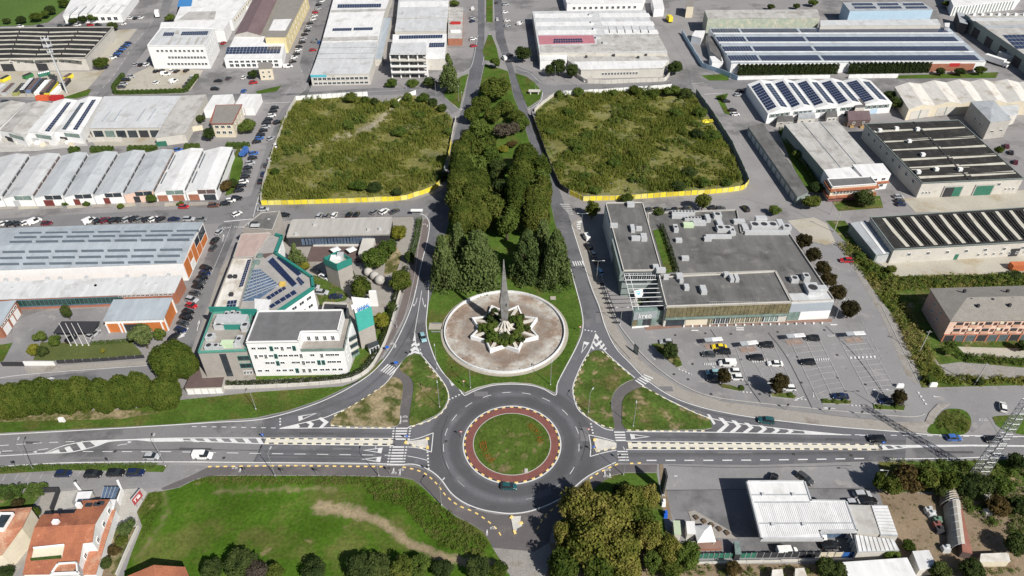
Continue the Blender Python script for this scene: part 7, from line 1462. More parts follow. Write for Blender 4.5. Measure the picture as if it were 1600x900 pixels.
def tunnel(label,f0,f1,b1,b0,h,m_):
    F0,F1,B1,B0=g(*f0),g(*f1),g(*b1),g(*b0);c_=(F0+F1+B1+B0)/4;t=thing('polytunnel',label,'polytunnel',c_);b=MB();n=8;n2=6
    P=lambda i,j:(F0.lerp(F1,.5-.5*math.cos(math.pi*i/n))).lerp(B0.lerp(B1,.5-.5*math.cos(math.pi*i/n)),j/n2)-c_+Vector((0,0,h*math.sin(math.pi*i/n)))
    for j in range(n2):
        for i in range(n):b.quad(P(i,j),P(i+1,j),P(i+1,j+1),P(i,j+1))
    b.obj('cover',m_,t)
    for j in range(n2+1):
        b=MB()
        for i in range(n):b.tube(P(i,j)*1.0,P(i+1,j),.07,n=4,cap=False)
        b.obj('hoop',M_STEEL,t)
tunnel('arched brown polytunnel, the far one beside the bare yard',(1467,792),(1497,788),(1492,768),(1468,769),3.2,mat('brown_cover',(.22,.185,.13),.12))
tunnel('arched pale polytunnel, the near one beside the rust-red roof',(1482,862),(1506,860),(1498,791),(1473,793),3.2,mat('pale_cover',(.40,.38,.34),.1))
B=Bld('rust_lean_to','long rust-red sheet roof beside the pale polytunnel','shed',flat([(1504,862),(1519,865),(1503,795),(1497,796)],2.4),M_TIMBER,mat('rust_sheet',(.28,.12,.09),.15),over=.05)
for i,(pts_,h_)in enumerate((([(1531,878),(1578,877),(1575,864),(1533,866)],2.2),([(1205,910),(1225,908),(1222,890),(1207,891)],2.2),([(1242,906),(1262,905),(1256,888),(1243,889)],2.2))):Bld('small_shed',['low beige shed with two roof halves at the bottom right','cream van-sized hut at the bottom edge, the left of two','cream van-sized hut at the bottom edge, the right of two'][i],'shed',flat(pts_,h_),WL_CREAM,R_BEIGE,over=.1)
for i,(x,y,c_)in enumerate(((1449,800,M_DUCT),(1454,806,M_DUCT),(1463,816,mat('dull_green',(.12,.2,.15),.1)),(1462,823,mat('dull_red',(.2,.08,.07),.1)),(1466,831,M_DARK),(1476,860,M_DUCT),(1540,778,WL_CONC),(1541,803,WL_LG))):tag((lambda b:(b.box((0,0,0),(1.8,1.5,1.3),top=(.9,.8)),b.box((.3,.2,1.3),(.8,.6,.5)),b)[2])(MB()).obj('crate_pile',c_,loc=g(x,y)),['pale crate heap in the bare yard, the far one','pale crate heap in the bare yard, the near one','green crate beside the polytunnel','red crate beside the polytunnel','dark crate in the polytunnel shade','grey crate beside the small white shed','grey concrete heap among the garden bushes','pale heap at the garden edge'][i],'crate')
# ------------------------------------------------------------------ hoardings round the waste grounds
YF=[(409,320.5),(480,319),(560,316),(626,313),(650,307),(668,301),(682,294),(689,286)]
wall(YF,.12,2.1,M_YELP,'bright yellow hoarding along the near side of the west waste ground','hoarding','fence',panels=2.6,pm=M_STEEL)
wall([(699,254),(702,240),(705,224)],.12,2.1,M_YELP,'yellow hoarding strip beside the avenue west of the trees','hoarding','fence',panels=2.6,pm=M_STEEL)
wall([(689,286),(694,270),(699,254)],.12,2.2,WL_GREENG,'grey hoarding gap between the yellow pieces beside the avenue','hoarding','fence',panels=2.6)
wall([(705,224),(708,205),(713,186)],.12,2.0,WL_LG,'pale hoarding at the avenue corner of the west waste ground','hoarding','fence',panels=2.6)
wall([(408,318),(413,285),(430,230),(452,175),(463,157)],.15,2.0,WL_LG,'pale concrete panel wall along the west street','panel_wall','wall',panels=3.0,smooth=False)
wall([(463,157),(520,153),(575,150)],.15,2.4,WL_WHITE,'white hoarding at the far side of the west waste ground','hoarding','fence',panels=2.6,smooth=False,pm=M_STEEL)
wall([(622,163),(640,151),(650,147)],.15,2.2,WL_WHITE,'short white hoarding piece by the gap at the far side of the west waste ground','hoarding','fence',panels=2.6,smooth=False)
wall([(890,304),(901,309),(911,314)],.12,2.1,M_YELP,'short angled yellow hoarding at the avenue corner of the east waste ground','hoarding','fence',panels=2.6,smooth=False,pm=M_STEEL)
wall([(911,314),(980,312),(1050,307),(1110,303),(1155,298),(1164,294),(1169,287)],.12,2.2,M_YELP,'long yellow hoarding along the near side of the east waste ground','hoarding','fence',panels=2.6,pm=M_STEEL)
wall([(1169,287),(1158,262),(1142,227),(1115,185),(1087,146)],.15,2.6,WL_GREENG,'grey-blue panel wall along the east side of the east waste ground','panel_wall','wall',panels=2.6,smooth=False,pm=M_STEEL)
wall([(880,149),(940,146),(1000,142),(1049,138)],.15,2.4,WL_WHITE,'white hoarding at the far side of the east waste ground','hoarding','fence',panels=2.6,smooth=False,pm=M_STEEL)
wall([(888,303),(876,297),(862,268),(848,230),(834,192),(830,180)],.15,2.4,M_DARK,'dark hoarding between the avenue and the east waste ground','hoarding','fence',panels=2.6,smooth=False)
wall([(835,175),(850,162),(866,150)],.12,2.0,WL_LG,'pale mesh hoarding at the far corner of the east waste ground','hoarding','fence',panels=2.6,smooth=False)
wall([(1065,53),(1080,78),(1097,106),(1120,113),(1152,126)],.2,2.6,WL_BLUE,'pale blue panel wall around the left side of the solar factory','panel_wall','wall',panels=3.0,smooth=False)
wall([(1152,125),(1220,123.5),(1296,122.5)],.2,2.0,WL_WHITE,'white low wall left of the gate below the dark hedges','panel_wall','wall',panels=3.2,smooth=False);wall([(1325,122.5),(1402,121.5)],.2,2.2,WL_WHITE,'white low wall right of the gate below the dark hedges','panel_wall','wall',panels=3.2,smooth=False)
wall([(898,118),(914,130),(950,131),(1040,127),(1046,118)],.3,2.2,WL_LG,'low wall of the forecourt in front of the dirty grey roof','panel_wall','wall',panels=3.2,smooth=False)
# growth on the waste grounds
rg=random.Random(11)
def fld(x,y,s):return math.sin(x*.11+s)*math.cos(y*.10-s)+.7*math.sin(x*.23-y*.17+s*2)+.5*math.sin(y*.41+x*.29)
def growth(P,n_tall,n_dark,sd,nm):
    W=gl(P);c=[]
    for x,y in scatter(W,n_tall,rg):
        k=fld(x,y,sd)+rg.uniform(-.6,.6)
        if k<-.75:continue
        c.append((x,y,rg.uniform(.8,2.0),rg.uniform(.3,1.3)))
    leaf_stuff('wild_growth',np.array(c),G_WILD,.25,44,sd)
    stalks('tall_weeds',[(x,y)for x,y in scatter(W,n_tall*2,rg)if fld(x,y,sd)+rg.uniform(-.5,.5)>.25],G_STALK,sd+5,6)
    c=[]
    for x,y in scatter(W,n_dark*9,rg):
        if fld(x*1.3,y*1.2,sd+4)+rg.uniform(-.3,.3)>.95:c.append((x,y,rg.uniform(.8,1.9),rg.uniform(1.2,3.4)))
    leaf_stuff('wild_growth',np.array(c),G_WILDD,.28,70,sd+1)
growth([(410,312),(418,265),(443,190),(468,157),(560,153),(600,163),(640,152),(680,166),(704,188),(702,225),(686,283),(640,302),(520,311)],3600,200,21,'west')
growth([(870,150),(950,146),(1060,140),(1082,150),(1102,182),(1140,237),(1158,284),(1050,299),(912,303),(880,292),(864,262),(838,195),(842,174)],4000,260,31,'east')
k=0
for(x,y,r,h_,sp)in((548,152,11,5,'olive'),(570,156,9,4,'dark'),(585,158,8,4.5,'dark'),(618,163,8,3.5,'dark'),(637,152,9,5.5,'mid'),(660,152,9,4.5,'dark'),(676,160,10,4.5,'dark'),(690,168,9,4,'olive'),(655,178,9,4,'mid'),(622,205,11,4,'dark'),(545,195,9,3.5,'mid'),(560,290,13,4,'dark'),(585,292,11,3.5,'dark'),(430,268,9,3.5,'mid'),(690,275,10,4,'dark'),(700,205,9,4,'dark'),(620,300,10,3,'dark')):
    tree(x,y,r*R.uniform(.75,1.25),h_,'mid' if(sp=='dark' and k%2)else sp,f'self-sown green bush tree of the west waste ground, {NTH[k]} from its far corner','tree','bush trees of the west waste ground','bush_tree',.52);k+=1
k=0
for(x,y,r,h_,sp)in((872,145,7,4,'mid'),(904,143,8,4.5,'dark'),(958,145,8,4,'mid'),(993,140,12,5.5,'olive'),(1020,146,9,4.5,'olive'),(1050,142,13,5.5,'dark'),(1072,145,10,5,'dark'),(1058,175,11,4.5,'dark'),(1090,208,11,4.5,'dark'),(1112,212,12,4.5,'dark'),(1095,175,10,4,'mid'),(903,232,13,3.5,'dark'),(1078,268,12,4,'dark'),(1100,285,12,4,'dark'),(1060,290,11,3.5,'dark'),(930,295,10,3,'mid'),(915,275,9,3,'mid'),(960,255,10,3.5,'mid'),(1135,285,9,3,'mid'),(860,205,9,4,'mid'),(888,175,8,4,'mid'),(990,240,11,3.5,'olive')):
    tree(x,y,r*R.uniform(.75,1.25),h_,'mid' if(sp=='dark' and k%2)else sp,f'self-sown green bush tree of the east waste ground, {NTH[k]} from its far corner','tree','bush trees of the east waste ground','bush_tree',.52);k+=1
# rough growth elsewhere: scrub, banks, meadow edge
def tufts(P,n,m,leaf,per,r0,r1,h0,h1,sd,nm='tall_grass'):
    c=[(x,y,rg.uniform(r0,r1),rg.uniform(h0,h1))for x,y in scatter(gl(P),n,rg)];return leaf_stuff(nm,np.array(c),m,leaf,per,sd)
tufts([(1308,382),(1325,380),(1372,415),(1400,434),(1640,428),(1640,446),(1460,452),(1400,455),(1450,540),(1480,598),(1440,602),(1400,505),(1360,445)],900,G_WILD,.26,26,.6,1.6,.5,2.0,41,'scrub')
tufts([(1318,384),(1372,420),(1400,438),(1640,430),(1640,446),(1400,452),(1380,450)],240,G_WILDD,.28,50,.8,1.8,1.0,2.6,42,'scrub');tufts([(1375,450),(1395,455),(1440,530),(1475,598),(1450,600),(1405,510)],120,G_WILDD,.26,50,.6,1.4,.6,1.6,43,'scrub')
tufts([(1470,540),(1490,530),(1500,552),(1590,562),(1640,565),(1640,574),(1500,566)],150,G_WILDD,.24,44,.5,1.3,.6,1.5,44,'scrub');tufts([(1478,588),(1600,590),(1640,592),(1640,600),(1480,602)],160,G_WILD,.24,40,.5,1.2,.4,1.4,45,'scrub')
tufts([(630,752),(655,764),(690,793),(738,823),(764,850),(755,868),(690,858),(655,820),(630,790),(585,780),(570,760)],620,G_GRASS,.2,26,.4,1.1,.3,.9,46);tufts([(300,752),(330,745),(560,745),(625,749),(640,760),(560,758),(330,757)],500,G_GRASS,.16,22,.3,.8,.2,.6,47)
tufts([(225,790),(235,772),(252,768),(252,800),(222,845)],130,G_GRASS,.16,22,.4,.9,.3,.8,48);tufts([(-60,664),(0,648),(190,645),(275,630),(275,655),(0,668)],260,G_GRASS,.15,20,.3,.8,.2,.5,49)
tufts([(400,616),(535,606),(570,593),(540,604),(490,624),(440,640),(400,650)],260,G_GRASS,.13,20,.3,.8,.1,.4,50)
tufts([(1468,678),(1460,660),(1480,643),(1504,643),(1515,658),(1510,674)],160,G_GRASS,.16,30,.4,.9,.4,1.1,51);tufts([(1030,852),(1040,870),(1100,885),(1600,890),(1600,900),(860,900),(865,870)],260,G_WILDD,.22,30,.5,1.2,.3,1.0,52,'undergrowth')
tufts([(1380,722),(1600,722),(1700,760),(1600,770),(1500,765),(1385,768)],300,G_WILDD,.24,40,.6,1.5,.6,1.8,53,'undergrowth');tufts([(1500,770),(1600,775),(1700,830),(1600,850),(1530,812),(1510,800)],220,G_WILDD,.24,40,.6,1.4,.5,1.5,54,'undergrowth')
tufts([(1375,770),(1460,774),(1600,800),(1640,880),(1480,880),(1405,850)],120,G_GRASS,.14,16,.3,.8,.1,.4,55)
# clipped rows
NAMES=['leftmost','second from the left','third from the left','fourth from the left','fifth from the left','sixth from the left','seventh from the left','eighth from the left','ninth from the left','tenth from the left']
for i,(x,y,r)in enumerate(((-22,630,18),(4,629,17),(26,626,17),(48,622,18),(74,619,18),(100,621,18),(127,616,19),(160,619,18),(192,615,18),(219,610,18))):tree(x,y-1,r*1.03,12,'top',f'rounded clipped tree, {NAMES[i]} in the dense row along the dry verge','tree','clipped row by the main road',zc=.5)
tree(256,614,24,9.5,'top','large rounded clipped tree at the right end of the dense row along the dry verge',zc=.5);tree(268,562,30,10.5,'top','big round clipped tree on the street corner, the widest there',zc=.5);tree(290,570,18,9.5,'top','dark clipped tree leaning against the brown shed on the street corner',zc=.5)
# avenue trees
AV=[(722,240,15),(746,236,16),(720,263,15),(745,259,17),(718,289,16),(744,285,18),(716,314,16),(742,311,19),(769,247,14),(722,338,16),(747,338,18),(770,325,18)]
for i,(x,y,r)in enumerate(AV):tree(x,y,r*1.14,14+(i*7%5)*.6,('horn','olive','horn','mid','horn')[i%5],f'tall olive-green avenue tree left of the middle, {NTH[i]} from the far end','tree','avenue trees of the left block')
AV=[(822,246,16),(845,262,14),(815,272,17),(842,286,16),(810,300,17),(838,312,18),(808,330,18),(838,338,18),(792,345,15),(848,300,12)]
for i,(x,y,r)in enumerate(AV):tree(x,y,r*1.14,14+(i*7%5)*.6,('horn','olive','horn','mid','horn')[i%5],f'tall olive-green avenue tree right of the middle, {NTH[i]} from the far end','tree','avenue trees of the right block')
for x,y,r,h_,sp,lab in((778,266,16,12,'dark','dark green tree in the middle of the avenue, the far one of two'),(783,296,17,12,'dark','dark green tree in the middle of the avenue, the near one of two'),
  (693,410,24,21,'cedar','tall grey-green cedar at the left front of the avenue wood'),(746,402,36,21,'cedar','broad grey-green cedar, the largest behind the spire'),(716,388,22,20,'cedar','narrow cedar wedged between the left front cedar and the broad one'),(824,399,27,20,'cedar','grey-green cedar right of the spire'),(869,404,26,22,'cedar','grey-green cedar at the right front of the avenue wood'),(848,382,21,20,'cedar','cedar tucked behind the two right front cedars'),
  (774,137,25,12,'olive','broad olive crown where the two avenue roads part'),(752,160,15,9,'olive','olive tree on the left side behind the broad crown'),(738,178,14,9,'olive','olive tree leaning over the left avenue road'),(790,168,15,9,'olive','olive tree on the right side behind the broad crown'),(808,182,13,8,'olive','olive tree leaning over the right avenue road'),(770,178,15,9,'olive','olive tree in the middle of the median, behind the grey bare one'),
  (750,199,18,10,'mid','bright green tree on the left of the median, beside the bare grey tree'),(786,202,16,8,'grey','bare grey-brown tree in the middle of the median'),(804,200,10,7,'grey','smaller bare grey tree beside the right avenue road'),(817,193,11,8,'mid','light green tree overhanging the right avenue road'),(800,224,9,4,'rust','small reddish tree in the clearing of the median'),(786,232,10,3,'yel','yellowing bush in the clearing of the median'),(765,222,13,8,'olive','olive tree at the left edge of the clearing'),(730,215,12,9,'olive','olive tree at the left edge of the median beside the bright green one'),
  (774,97,9,7,'mid','slim tree at the near end of the narrow grass median'),(817,82,13,10,'dark','dark tall tree beside the blank wall of the big pale warehouse'),(873,103,13,9,'dark','dark tree in front of the big pale warehouse, left of two'),(894,109,11,8,'dark','dark tree in front of the big pale warehouse, right of two'),(860,108,9,7,'dark','small dark tree at the bend before the big pale warehouse'),(1055,104,12,8,'dark','round dark tree at the street corner right of the big pale warehouse'),
  (701,112,17,19,'cone','tall blue-green conifer by the side street left of the avenue'),(672,128,12,5,'dark','dark shrubby tree in front of the frame building, right one'),(612,130,11,3,'mid','low green garden tree in front of the frame building, left one'),(645,130,10,2.5,'mid','low green garden bush tree in front of the frame building, middle one'),
  (157,97,12,7,'olive','round tree by the depot corner'),(175,40,8,6,'dark','dark tree at the far end of the depot'),(146,26,9,6,'mid','light green tree in front of the barrel roof hall'),(129,29,8,5,'dark','dark tree in front of the barrel roof hall'),(114,32,7,4,'dark','low dark tree left of the barrel roof hall trees'),(264,27,8,5,'mid','green tree beside the white truck on the far street'),
  (384,196,14,7,'mid','light green tree right of the flat-roofed pink house'),(326,208,9,7,'dark','dark tree left of the flat-roofed pink house'),(312,185,8,4,'dark','small dark tree above the grey ramp roof'),(395,115,8,5,'dark','dark tree left of the beige cube building'),(352,289,11,5,'rust','rust-green bushy tree at the end of the gabled shed row'),(364,285,8,4,'dark','darker bushy tree by the grass strip at the end of the gabled shed row'),(237,309,8,4,'mid','small green tree before the pink-fronted gabled shed'),
  (222,524,20,9,'fluffy','silver-green tree in front of the office annex'),(249,522,9,5,'mid','small green tree at the corner of the office annex'),(62,526,10,5,'mid','palm-like tree in the factory yard, the far one'),(52,546,10,4.5,'yel','palm-like yellowish tree in the factory yard, the near left one'),(66,548,9,4,'dark','dark bush tree beside the near palm-like tree'),(85,532,10,3.5,'mid','round green bush tree in the factory yard'),(103,486,8,6,'dark','dark tree standing against the factory wing front'),(160,548,4,2,'yel','small spiky yellow plant on the factory lawn'),
  (462,398,15,10,'cone','dark conifer in the angle of the campus wings'),(476,415,8,4,'yel','small yellow-green bush tree below the campus conifer'),(587,401,20,9,'mid','green tree on the right of the stair tower, larger one'),(606,388,15,8,'mid','green tree behind the larger one by the campus drive'),(622,363,13,7,'yel','yellow-green tree beside the pavilion'),(627,438,18,9,'olive','round olive tree at the road edge of the campus'),(564,447,19,9,'olive','round olive tree between the stair tower and the teal tower'),(594,500,15,7,'yel','yellow tree beside the teal tower'),(613,480,8,4,'dark','small dark tree by the low hedge right of the yellow tree'),(549,428,6,2.5,'dark','dark shrub at the foot of the stair tower'),(638,400,8,5,'dark','dark slim tree along the bus bay hedge'),
  (926,325,12,8,'olive','olive tree at the corner of the tall showroom wing'),(980,309,10,4,'olive','small olive tree against the yellow hoarding'),(1099,314,12,8,'olive','olive tree between the yellow hoarding and the showroom hall'),(1211,328,10,4,'mid','small green tree at the street corner behind the showroom hall'),(1252,210 if False else 346,0.01,.1,'dshrub','')):
    if lab and y>874 and x<800:r*=1.2
    if lab:tree(x,y,r,h_,sp,lab,zc=.5 if sp=='cedar' and h_>15 else .58)
for i,(x,y,r,h_)in enumerate(((1257,376,13,6.5),(1271,397,12,6),(1286,418,13,6),(1296,436,13,6),(1308,456,14,6),(1329,482,15,7))):tree(x,y,r,h_,'purple',f'dark reddish tree along the right side of the showroom hall, {NTH[i]} from the far end','tree','dark red trees beside the showroom')
for x,y,r,h_,sp,lab in((1047,547,13,6.5,'dark','dark green tree on the grass corner at the left of the car park'),(1131,587,12,7,'purple','dark reddish tree over the white cars in the car park'),(1218,599,16,8,'purple','largest dark reddish tree in the middle of the car park'),(1406,620,11,6.5,'purple','dark reddish tree at the right end of the car park'),(1268,314,15,6,'olive','broad tree at the street corner by the end of the long garage'),(1352,309,17,7,'dark','dark tree in front of the red-banded office'),(1245,240,8,4,'mid','light green tree in the planted strip by the long garage'),(1275,292,12,5,'dark','dark tree at the near end of the planted strip by the long garage'),(1401,160,13,6,'dark','dark tree between the solar sheds and the cream sheds, near one'),(1392,148,10,5,'dark','dark tree between the solar sheds and the cream sheds, far one'),
  (1378,752,13,6.5,'olive','slim olive tree beside the street lamp at the right of the station'),(1395,757,16,7,'olive','olive tree left of the rust-coloured one by the station yard'),(1420,748,24,9,'rust','large rust-brown tree by the station yard'),(1447,745,20,9,'olive','olive-green tree right of the rust-brown one'),(1482,752,14,8,'olive','olive tree behind the brown polytunnel'),(1470,765,10,5,'dark','dark tree in the shade beside the brown polytunnel'),(1510,760,16,6,'dark','dark bushy tree at the foot of the lattice pylon, left one'),(1535,757,18,6,'dark','dark bushy tree at the foot of the lattice pylon, middle one'),(1565,755,18,6,'mid','green bushy tree at the foot of the lattice pylon, right one'),(1560,790,18,5,'rust','rust bush tree among the garden bushes at the right'),(1590,720,14,5,'dark','dark bushy tree on the roadside at the right edge'),(1595,790,16,5,'dark','dark tree at the right edge below the roadside'),
  (905,790,32,13,'aut','tall brownish tree at the left of the autumn clump'),(945,800,38,14,'aut','broadest brownish tree in the autumn clump'),(985,785,28,11,'aut','brownish tree at the far right of the autumn clump'),(1010,775,20,9,'aut','smaller brownish tree next to the station wall'),(920,845,36,13,'aut','brownish tree in the near middle of the autumn clump'),(965,855,34,12,'aut','brownish tree in the near centre of the autumn clump'),(1012,835,26,10,'aut','brownish tree at the right middle of the autumn clump'),(1045,855,22,9,'aut','olive-brown tree by the pale green cabin'),(1074,868,22,8,'mid','green tree at the right end of the autumn clump'),(1020,877,14,7,'mid','bright green tree in front of the autumn clump'),(880,880,26,9,'olive','olive tree at the bottom left of the autumn clump'),(880,835,18,10,'aut','narrow brownish tree at the edge of the gravel track'),(915,765,10,9,'aut','upright brownish tree nearest the roundabout'),(980,890,26,8,'aut','brownish tree at the bottom of the autumn clump'),(1050,890,18,5,'olive','olive bush tree at the bottom right of the autumn clump'),(965,765,10,4,'dark','dark bush on the grass bank above the autumn clump'),(1000,805,22,9,'olive','olive tree between the brownish crowns near the station wall'),(935,885,26,9,'olive','olive tree at the bottom centre of the autumn clump'),
  (375,880,22,6,'dark','dark tree at the bottom edge, left of the bare purple bush'),(330,888,14,5,'dark','dark tree beside the small terracotta roof'),(400,893,16,5,'grey','bare purplish bush tree at the bottom edge'),(430,893,12,4,'olive','olive bush tree at the bottom edge beside the bare one'),(492,890,16,5,'dark','dark tree at the bottom edge, second clump'),(560,885,18,6,'dark','dark tree at the bottom edge, left of the wide middle clump'),(590,885,20,6,'dark','dark tree at the bottom edge, right of the wide middle clump'),(628,886,18,6,'olive','olive tree at the bottom edge beside the track'),(655,884,14,5,'mid','bright green bush tree at the bottom edge beside the track'),(692,888,14,4,'dark','dark bush at the bottom edge right of the track end'),(748,888,18,5,'dark','dark bush tree where the track meets the gravel'),(780,890,12,3.5,'olive','olive bush on the gravel edge at the bottom'),(410,0 if False else 897,0.01,.1,'dark',''),
  (197,825,14,4.5,'fluffy','grey-green round tree beside the terracotta house'),(180,858,11,3,'rust','rust-green bush tree in the garden of the terracotta house'),(190,845,10,3,'olive','olive bush tree in the garden of the terracotta house'),(52,800,9,4,'olive','round olive bush tree behind the left-edge house'),(28,786,10,2.5,'purple','brown bush between the hedge and the left-edge house'),(14,775,7,2.5,'dark','dark round bush in front of the square hedge'),(8,895,12,3,'dark','dark bush in the bottom left corner'),(165,880,8,3,'dark','small dark bush by the white boundary wall'),(1290,885,16,5,'dark','dark tree below the station fence, left one'),(1310,892,16,5,'dark','dark tree below the station fence, right one'),(1148,890,14,3.5,'rust','thin brown bush on the bare earth below the station fence'),(1395,868,14,4,'mid','green creeper bush at the corner of the lower slatted roof'),(1420,852,10,3,'olive','olive bush at the edge of the bare yard'),(1470,893,18,5,'dark','dark tree at the bottom between the shed and the polytunnel'),(1520,888,18,5,'dark','dark tree at the bottom right of the polytunnels'),(1455,885,10,3,'mid','light green bush beside the small white shed'),(1590,850,20,6,'dark','dark tree in the right bottom corner'),
  (1480,0 if False else 548,8,2.5,'mid','green bush at the left front corner of the pink house'),(1598,540,10,4,'dark','dark bush at the right edge beside the pink house'),(1530,596,7,2.5,'dark','dark bush along the gravel drive'),(1455,592,9,2.5,'mid','green bush at the corner of the scrub by the parking exit'),(1392,420,9,3.5,'olive','bushy tree at the foot of the black-roofed hall corner'),(1345,400,9,3,'mid','bush on the bank beside the lean-to'),(1585,565 if False else 430,12,3,'dark','dark bushes at the right end of the scrub bank'),
  (10,32,6,4,'dark','dark field-edge tree at the far left'),(32,30,8,5,'dark','field-edge tree left of the middle one'),(55,26,9,6,'olive','field-edge tree in the middle'),(78,15,9,6,'dark','field-edge tree before the barrel roof hall'),(98,4,9,6,'olive','field-edge tree at the top edge'),(70,5 if False else 22,8,5,'mid','greener field-edge tree beside the depot street'),(711,4,8,4,'mid','small tree at the top edge by the avenue car park'),(1205,10,6,4,'dark','small dark tree at the top edge behind the grey hall, left one'),(1245,9,6,4,'dark','small dark tree at the top edge behind the grey hall, right one'),(1270,3,8,5,'mid','green tree at the top edge left of the blue block'),(1480,5,8,5,'olive','tree at the top edge left of the striped hall'),(1568,5,9,5,'dark','dark tree at the top edge in front of the striped hall'),(1128,152,6,2.5,'mid','bush on the narrow kerb island of the small east car park'),(1500,111,9,4,'dark','dark round shrub in front of the brick end of the solar factory, middle one'),(1470,111,8,4,'dark','dark round shrub in front of the brick end of the solar factory, left one'),(1532,109,9,5,'olive','olive round shrub in front of the brick end of the solar factory, right one'),(1562,225 if False else 234,7,4,'olive','round bush right of the works hall')):
    if lab and y>874 and x<800:r*=1.2
    if lab:tree(x,y,r,h_,sp,lab,zc=.5 if sp=='cedar' and h_>15 else .58)
hedge([(1151,116),(1230,115),(1306,114)],3.0,5.0,'tall dark hedge left of the gate before the solar factory',G_HEDGED,dens=22,leaf=.38);hedge([(1322,114),(1390,113),(1449,112)],3.0,5.4,'tall dark hedge right of the gate before the solar factory',G_HEDGED,dens=22,leaf=.38)
hedge([(193,119),(178,138),(181,147),(230,146),(290,144),(309,120)],1.6,1.8,'hedge around the parking lot of the tall white block',G_HEDGE,dens=34,leaf=.24)
for i,(xa,xb,y)in enumerate(((110,125,238),(144,178,237),(202,246,236),(290,312,233),(355,390,231))):hedge([(xa,y),((xa+xb)/2,y-.3),(xb,y-.6)],2.2,2.2,f'block hedge behind the gabled shed row, {NTH[i]} from the left',G_HEDGE,dens=40,leaf=.24,group='block hedges')
for i,(x,y)in enumerate(((103,317),(135,318),(188,322),(282,318))):bush(x,y,6,1.8,'shrub',f'small green shrub on the pavement before the gabled sheds, {NTH[i]} from the left',group='shed pavement shrubs')
for i,(x,y,r)in enumerate(((1306,627,6),(1290,626,5),(1320,626,5),(1375,636,6),(1400,634,6),(1158,606,6),(1235,617,6),(1033,548,6),(1058,566,7))):bush(x,y,r,.8,'shrub',f'low green planting on a car park island, {NTH[i]} counted from the blue car',group='car park island planting')
for P in([(1283,627),(1300,625),(1330,627),(1328,632),(1285,631)],[(1364,632),(1400,636),(1414,634),(1412,642),(1366,640)],[(1120,600),(1140,602),(1158,608),(1156,612),(1130,607)],[(1200,614),(1235,615),(1245,620),(1240,624),(1205,620)],[(1018,538),(1040,536),(1062,560),(1066,572),(1058,575),(1030,552)]):sheet('grass_island',P,6,LAWN2,th=.12,side=KERB)
# ------------------------------------------------------------------ cars
car(237,713,'hatch','s',0,'% driving on the main road beside the street lamp');car(317,712,'van','w',0,'% driving towards the roundabout on the main road');car(661,527,'hatch','c',-72,'% driving down the left avenue arm');car(795,760,'hatch','t',-4,'% driving round the near side of the roundabout')
car(1197,657,'suv','t',172,'% on the slip road beside the white chevrons');car(1370,686,'suv','k',180,'% driving west past the end of the median');car(1490,684,'hatch','b',0,'bright % at the grass corner of the main road');car(1552,687,'suv','k',180,'% on the main road behind the lattice pylon');car(1567,636,'hatch','w',68,'% parked by the grass triangle at the right');car(855,279,'hatch','l',100,'% on the right avenue road beside the dark hoarding')
for i,(x,y,c)in enumerate(((99,740,'n'),(146,741,'k'),(181,739,'k'),(212,739,'n'))):car(x,y,'suv' if i else 'hatch',c,2,f'%, {NTH[i]} from the left behind the low roadside hedge','cars behind the roadside hedge')
car_row((430,168),(402,222),10,'hk hk hw hk uk hs hk hk hb hk',20,'from the far end of the upper row along the west street','upper row of the west street',jit=.6)
car_row((397,240),(374,298),9,'hb hk hs hk hd hk hw sk hk',22,'from the far end of the middle row along the west street','middle row of the west street',jit=.6)
for i,(x,y,t,c,h_)in enumerate(((370,310,'suv','k',0),(360,313,'hatch','w',10),(352,318,'hatch','k',12),(334,321,'suv','o',5),(287,323,'hatch','r',2),(370,334,'hatch','w',50),(343,362,'hatch','s',75),(336,376,'suv','k',78),(333,387,'hatch','d',78),(411,327,'sedan','s',5),(445,336,'hatch','k',0),(434,191,'suv','k',40),(423,216,'hatch','s',60))):car(x,y,t,c,h_,'% '+['at the near end of the west street row','second from the near end of the west street row','below the near end of the west street row','before the last gabled shed','before the brick-fronted gabled shed','turning at the street crossing','waiting at the stop line by the angular grey block','behind the silver car at the stop line','third in the queue at the stop line','at the end of the yellow hoarding','beside the angular grey block','alone in the upper west street','beside the pale panel wall of the west street'][i])
for i,(x,y,c)in enumerate(((430,227,'w'),(421,249,'s'),(416,258,'d'),(411,272,'n'),(406,283,'k'))):car(x,y,'hatch',c,105,f'%, {NTH[i]} from the far end along the pale panel wall','cars along the panel wall')
for i,(x,y,t,c)in enumerate(((5,349,'hatch','w'),(17,349,'hatch','k'),(30,349,'hatch','k'),(41,347.5,'hatch','w'),(54,346,'van','w'),(73,349,'hatch','m'),(140,345,'van','w'),(154,345,'suv','k'),(165,344,'suv','m'),(178,344,'suv','k'),(189,343,'hatch','k'),(200,342.5,'suv','s'),(210,342,'suv','k'),(220,342.5,'hatch','g'),(230,342.5,'hatch','k'),(240,342,'hatch','w'),(251,342,'hatch','k'))):car(x,y,t,c,52 if i!=5 else 5,f'%, {NTH[i]} from the left in the row behind the striped factory roof','diagonal row behind the factory')
for i,(x,c,t)in enumerate(((272,'n','sedan'),(295,'s','suv'),(315,'g','hatch'))):car(x,342.5,t,c,3,f'%, {NTH[i]} of three parked lengthwise at the factory corner','cars at the factory corner')
for i,(x,y,c)in enumerate(((322,419,'k'),(320,426.5,'n'),(316,434,'k'),(312,441,'d'),(309,448,'k'),(305,458,'d'),(300,468.5,'s'),(299,477.5,'r'),(294,487,'k'),(291,496,'k'),(286,505,'d'),(282,515,'n'),(272,527,'k'))):car(x,y,'hatch' if i%3 else 'suv',c,-18 if i<12 else 70,f'%, {NTH[i]} from the far end beside the orange factory wall','row beside the orange wall')
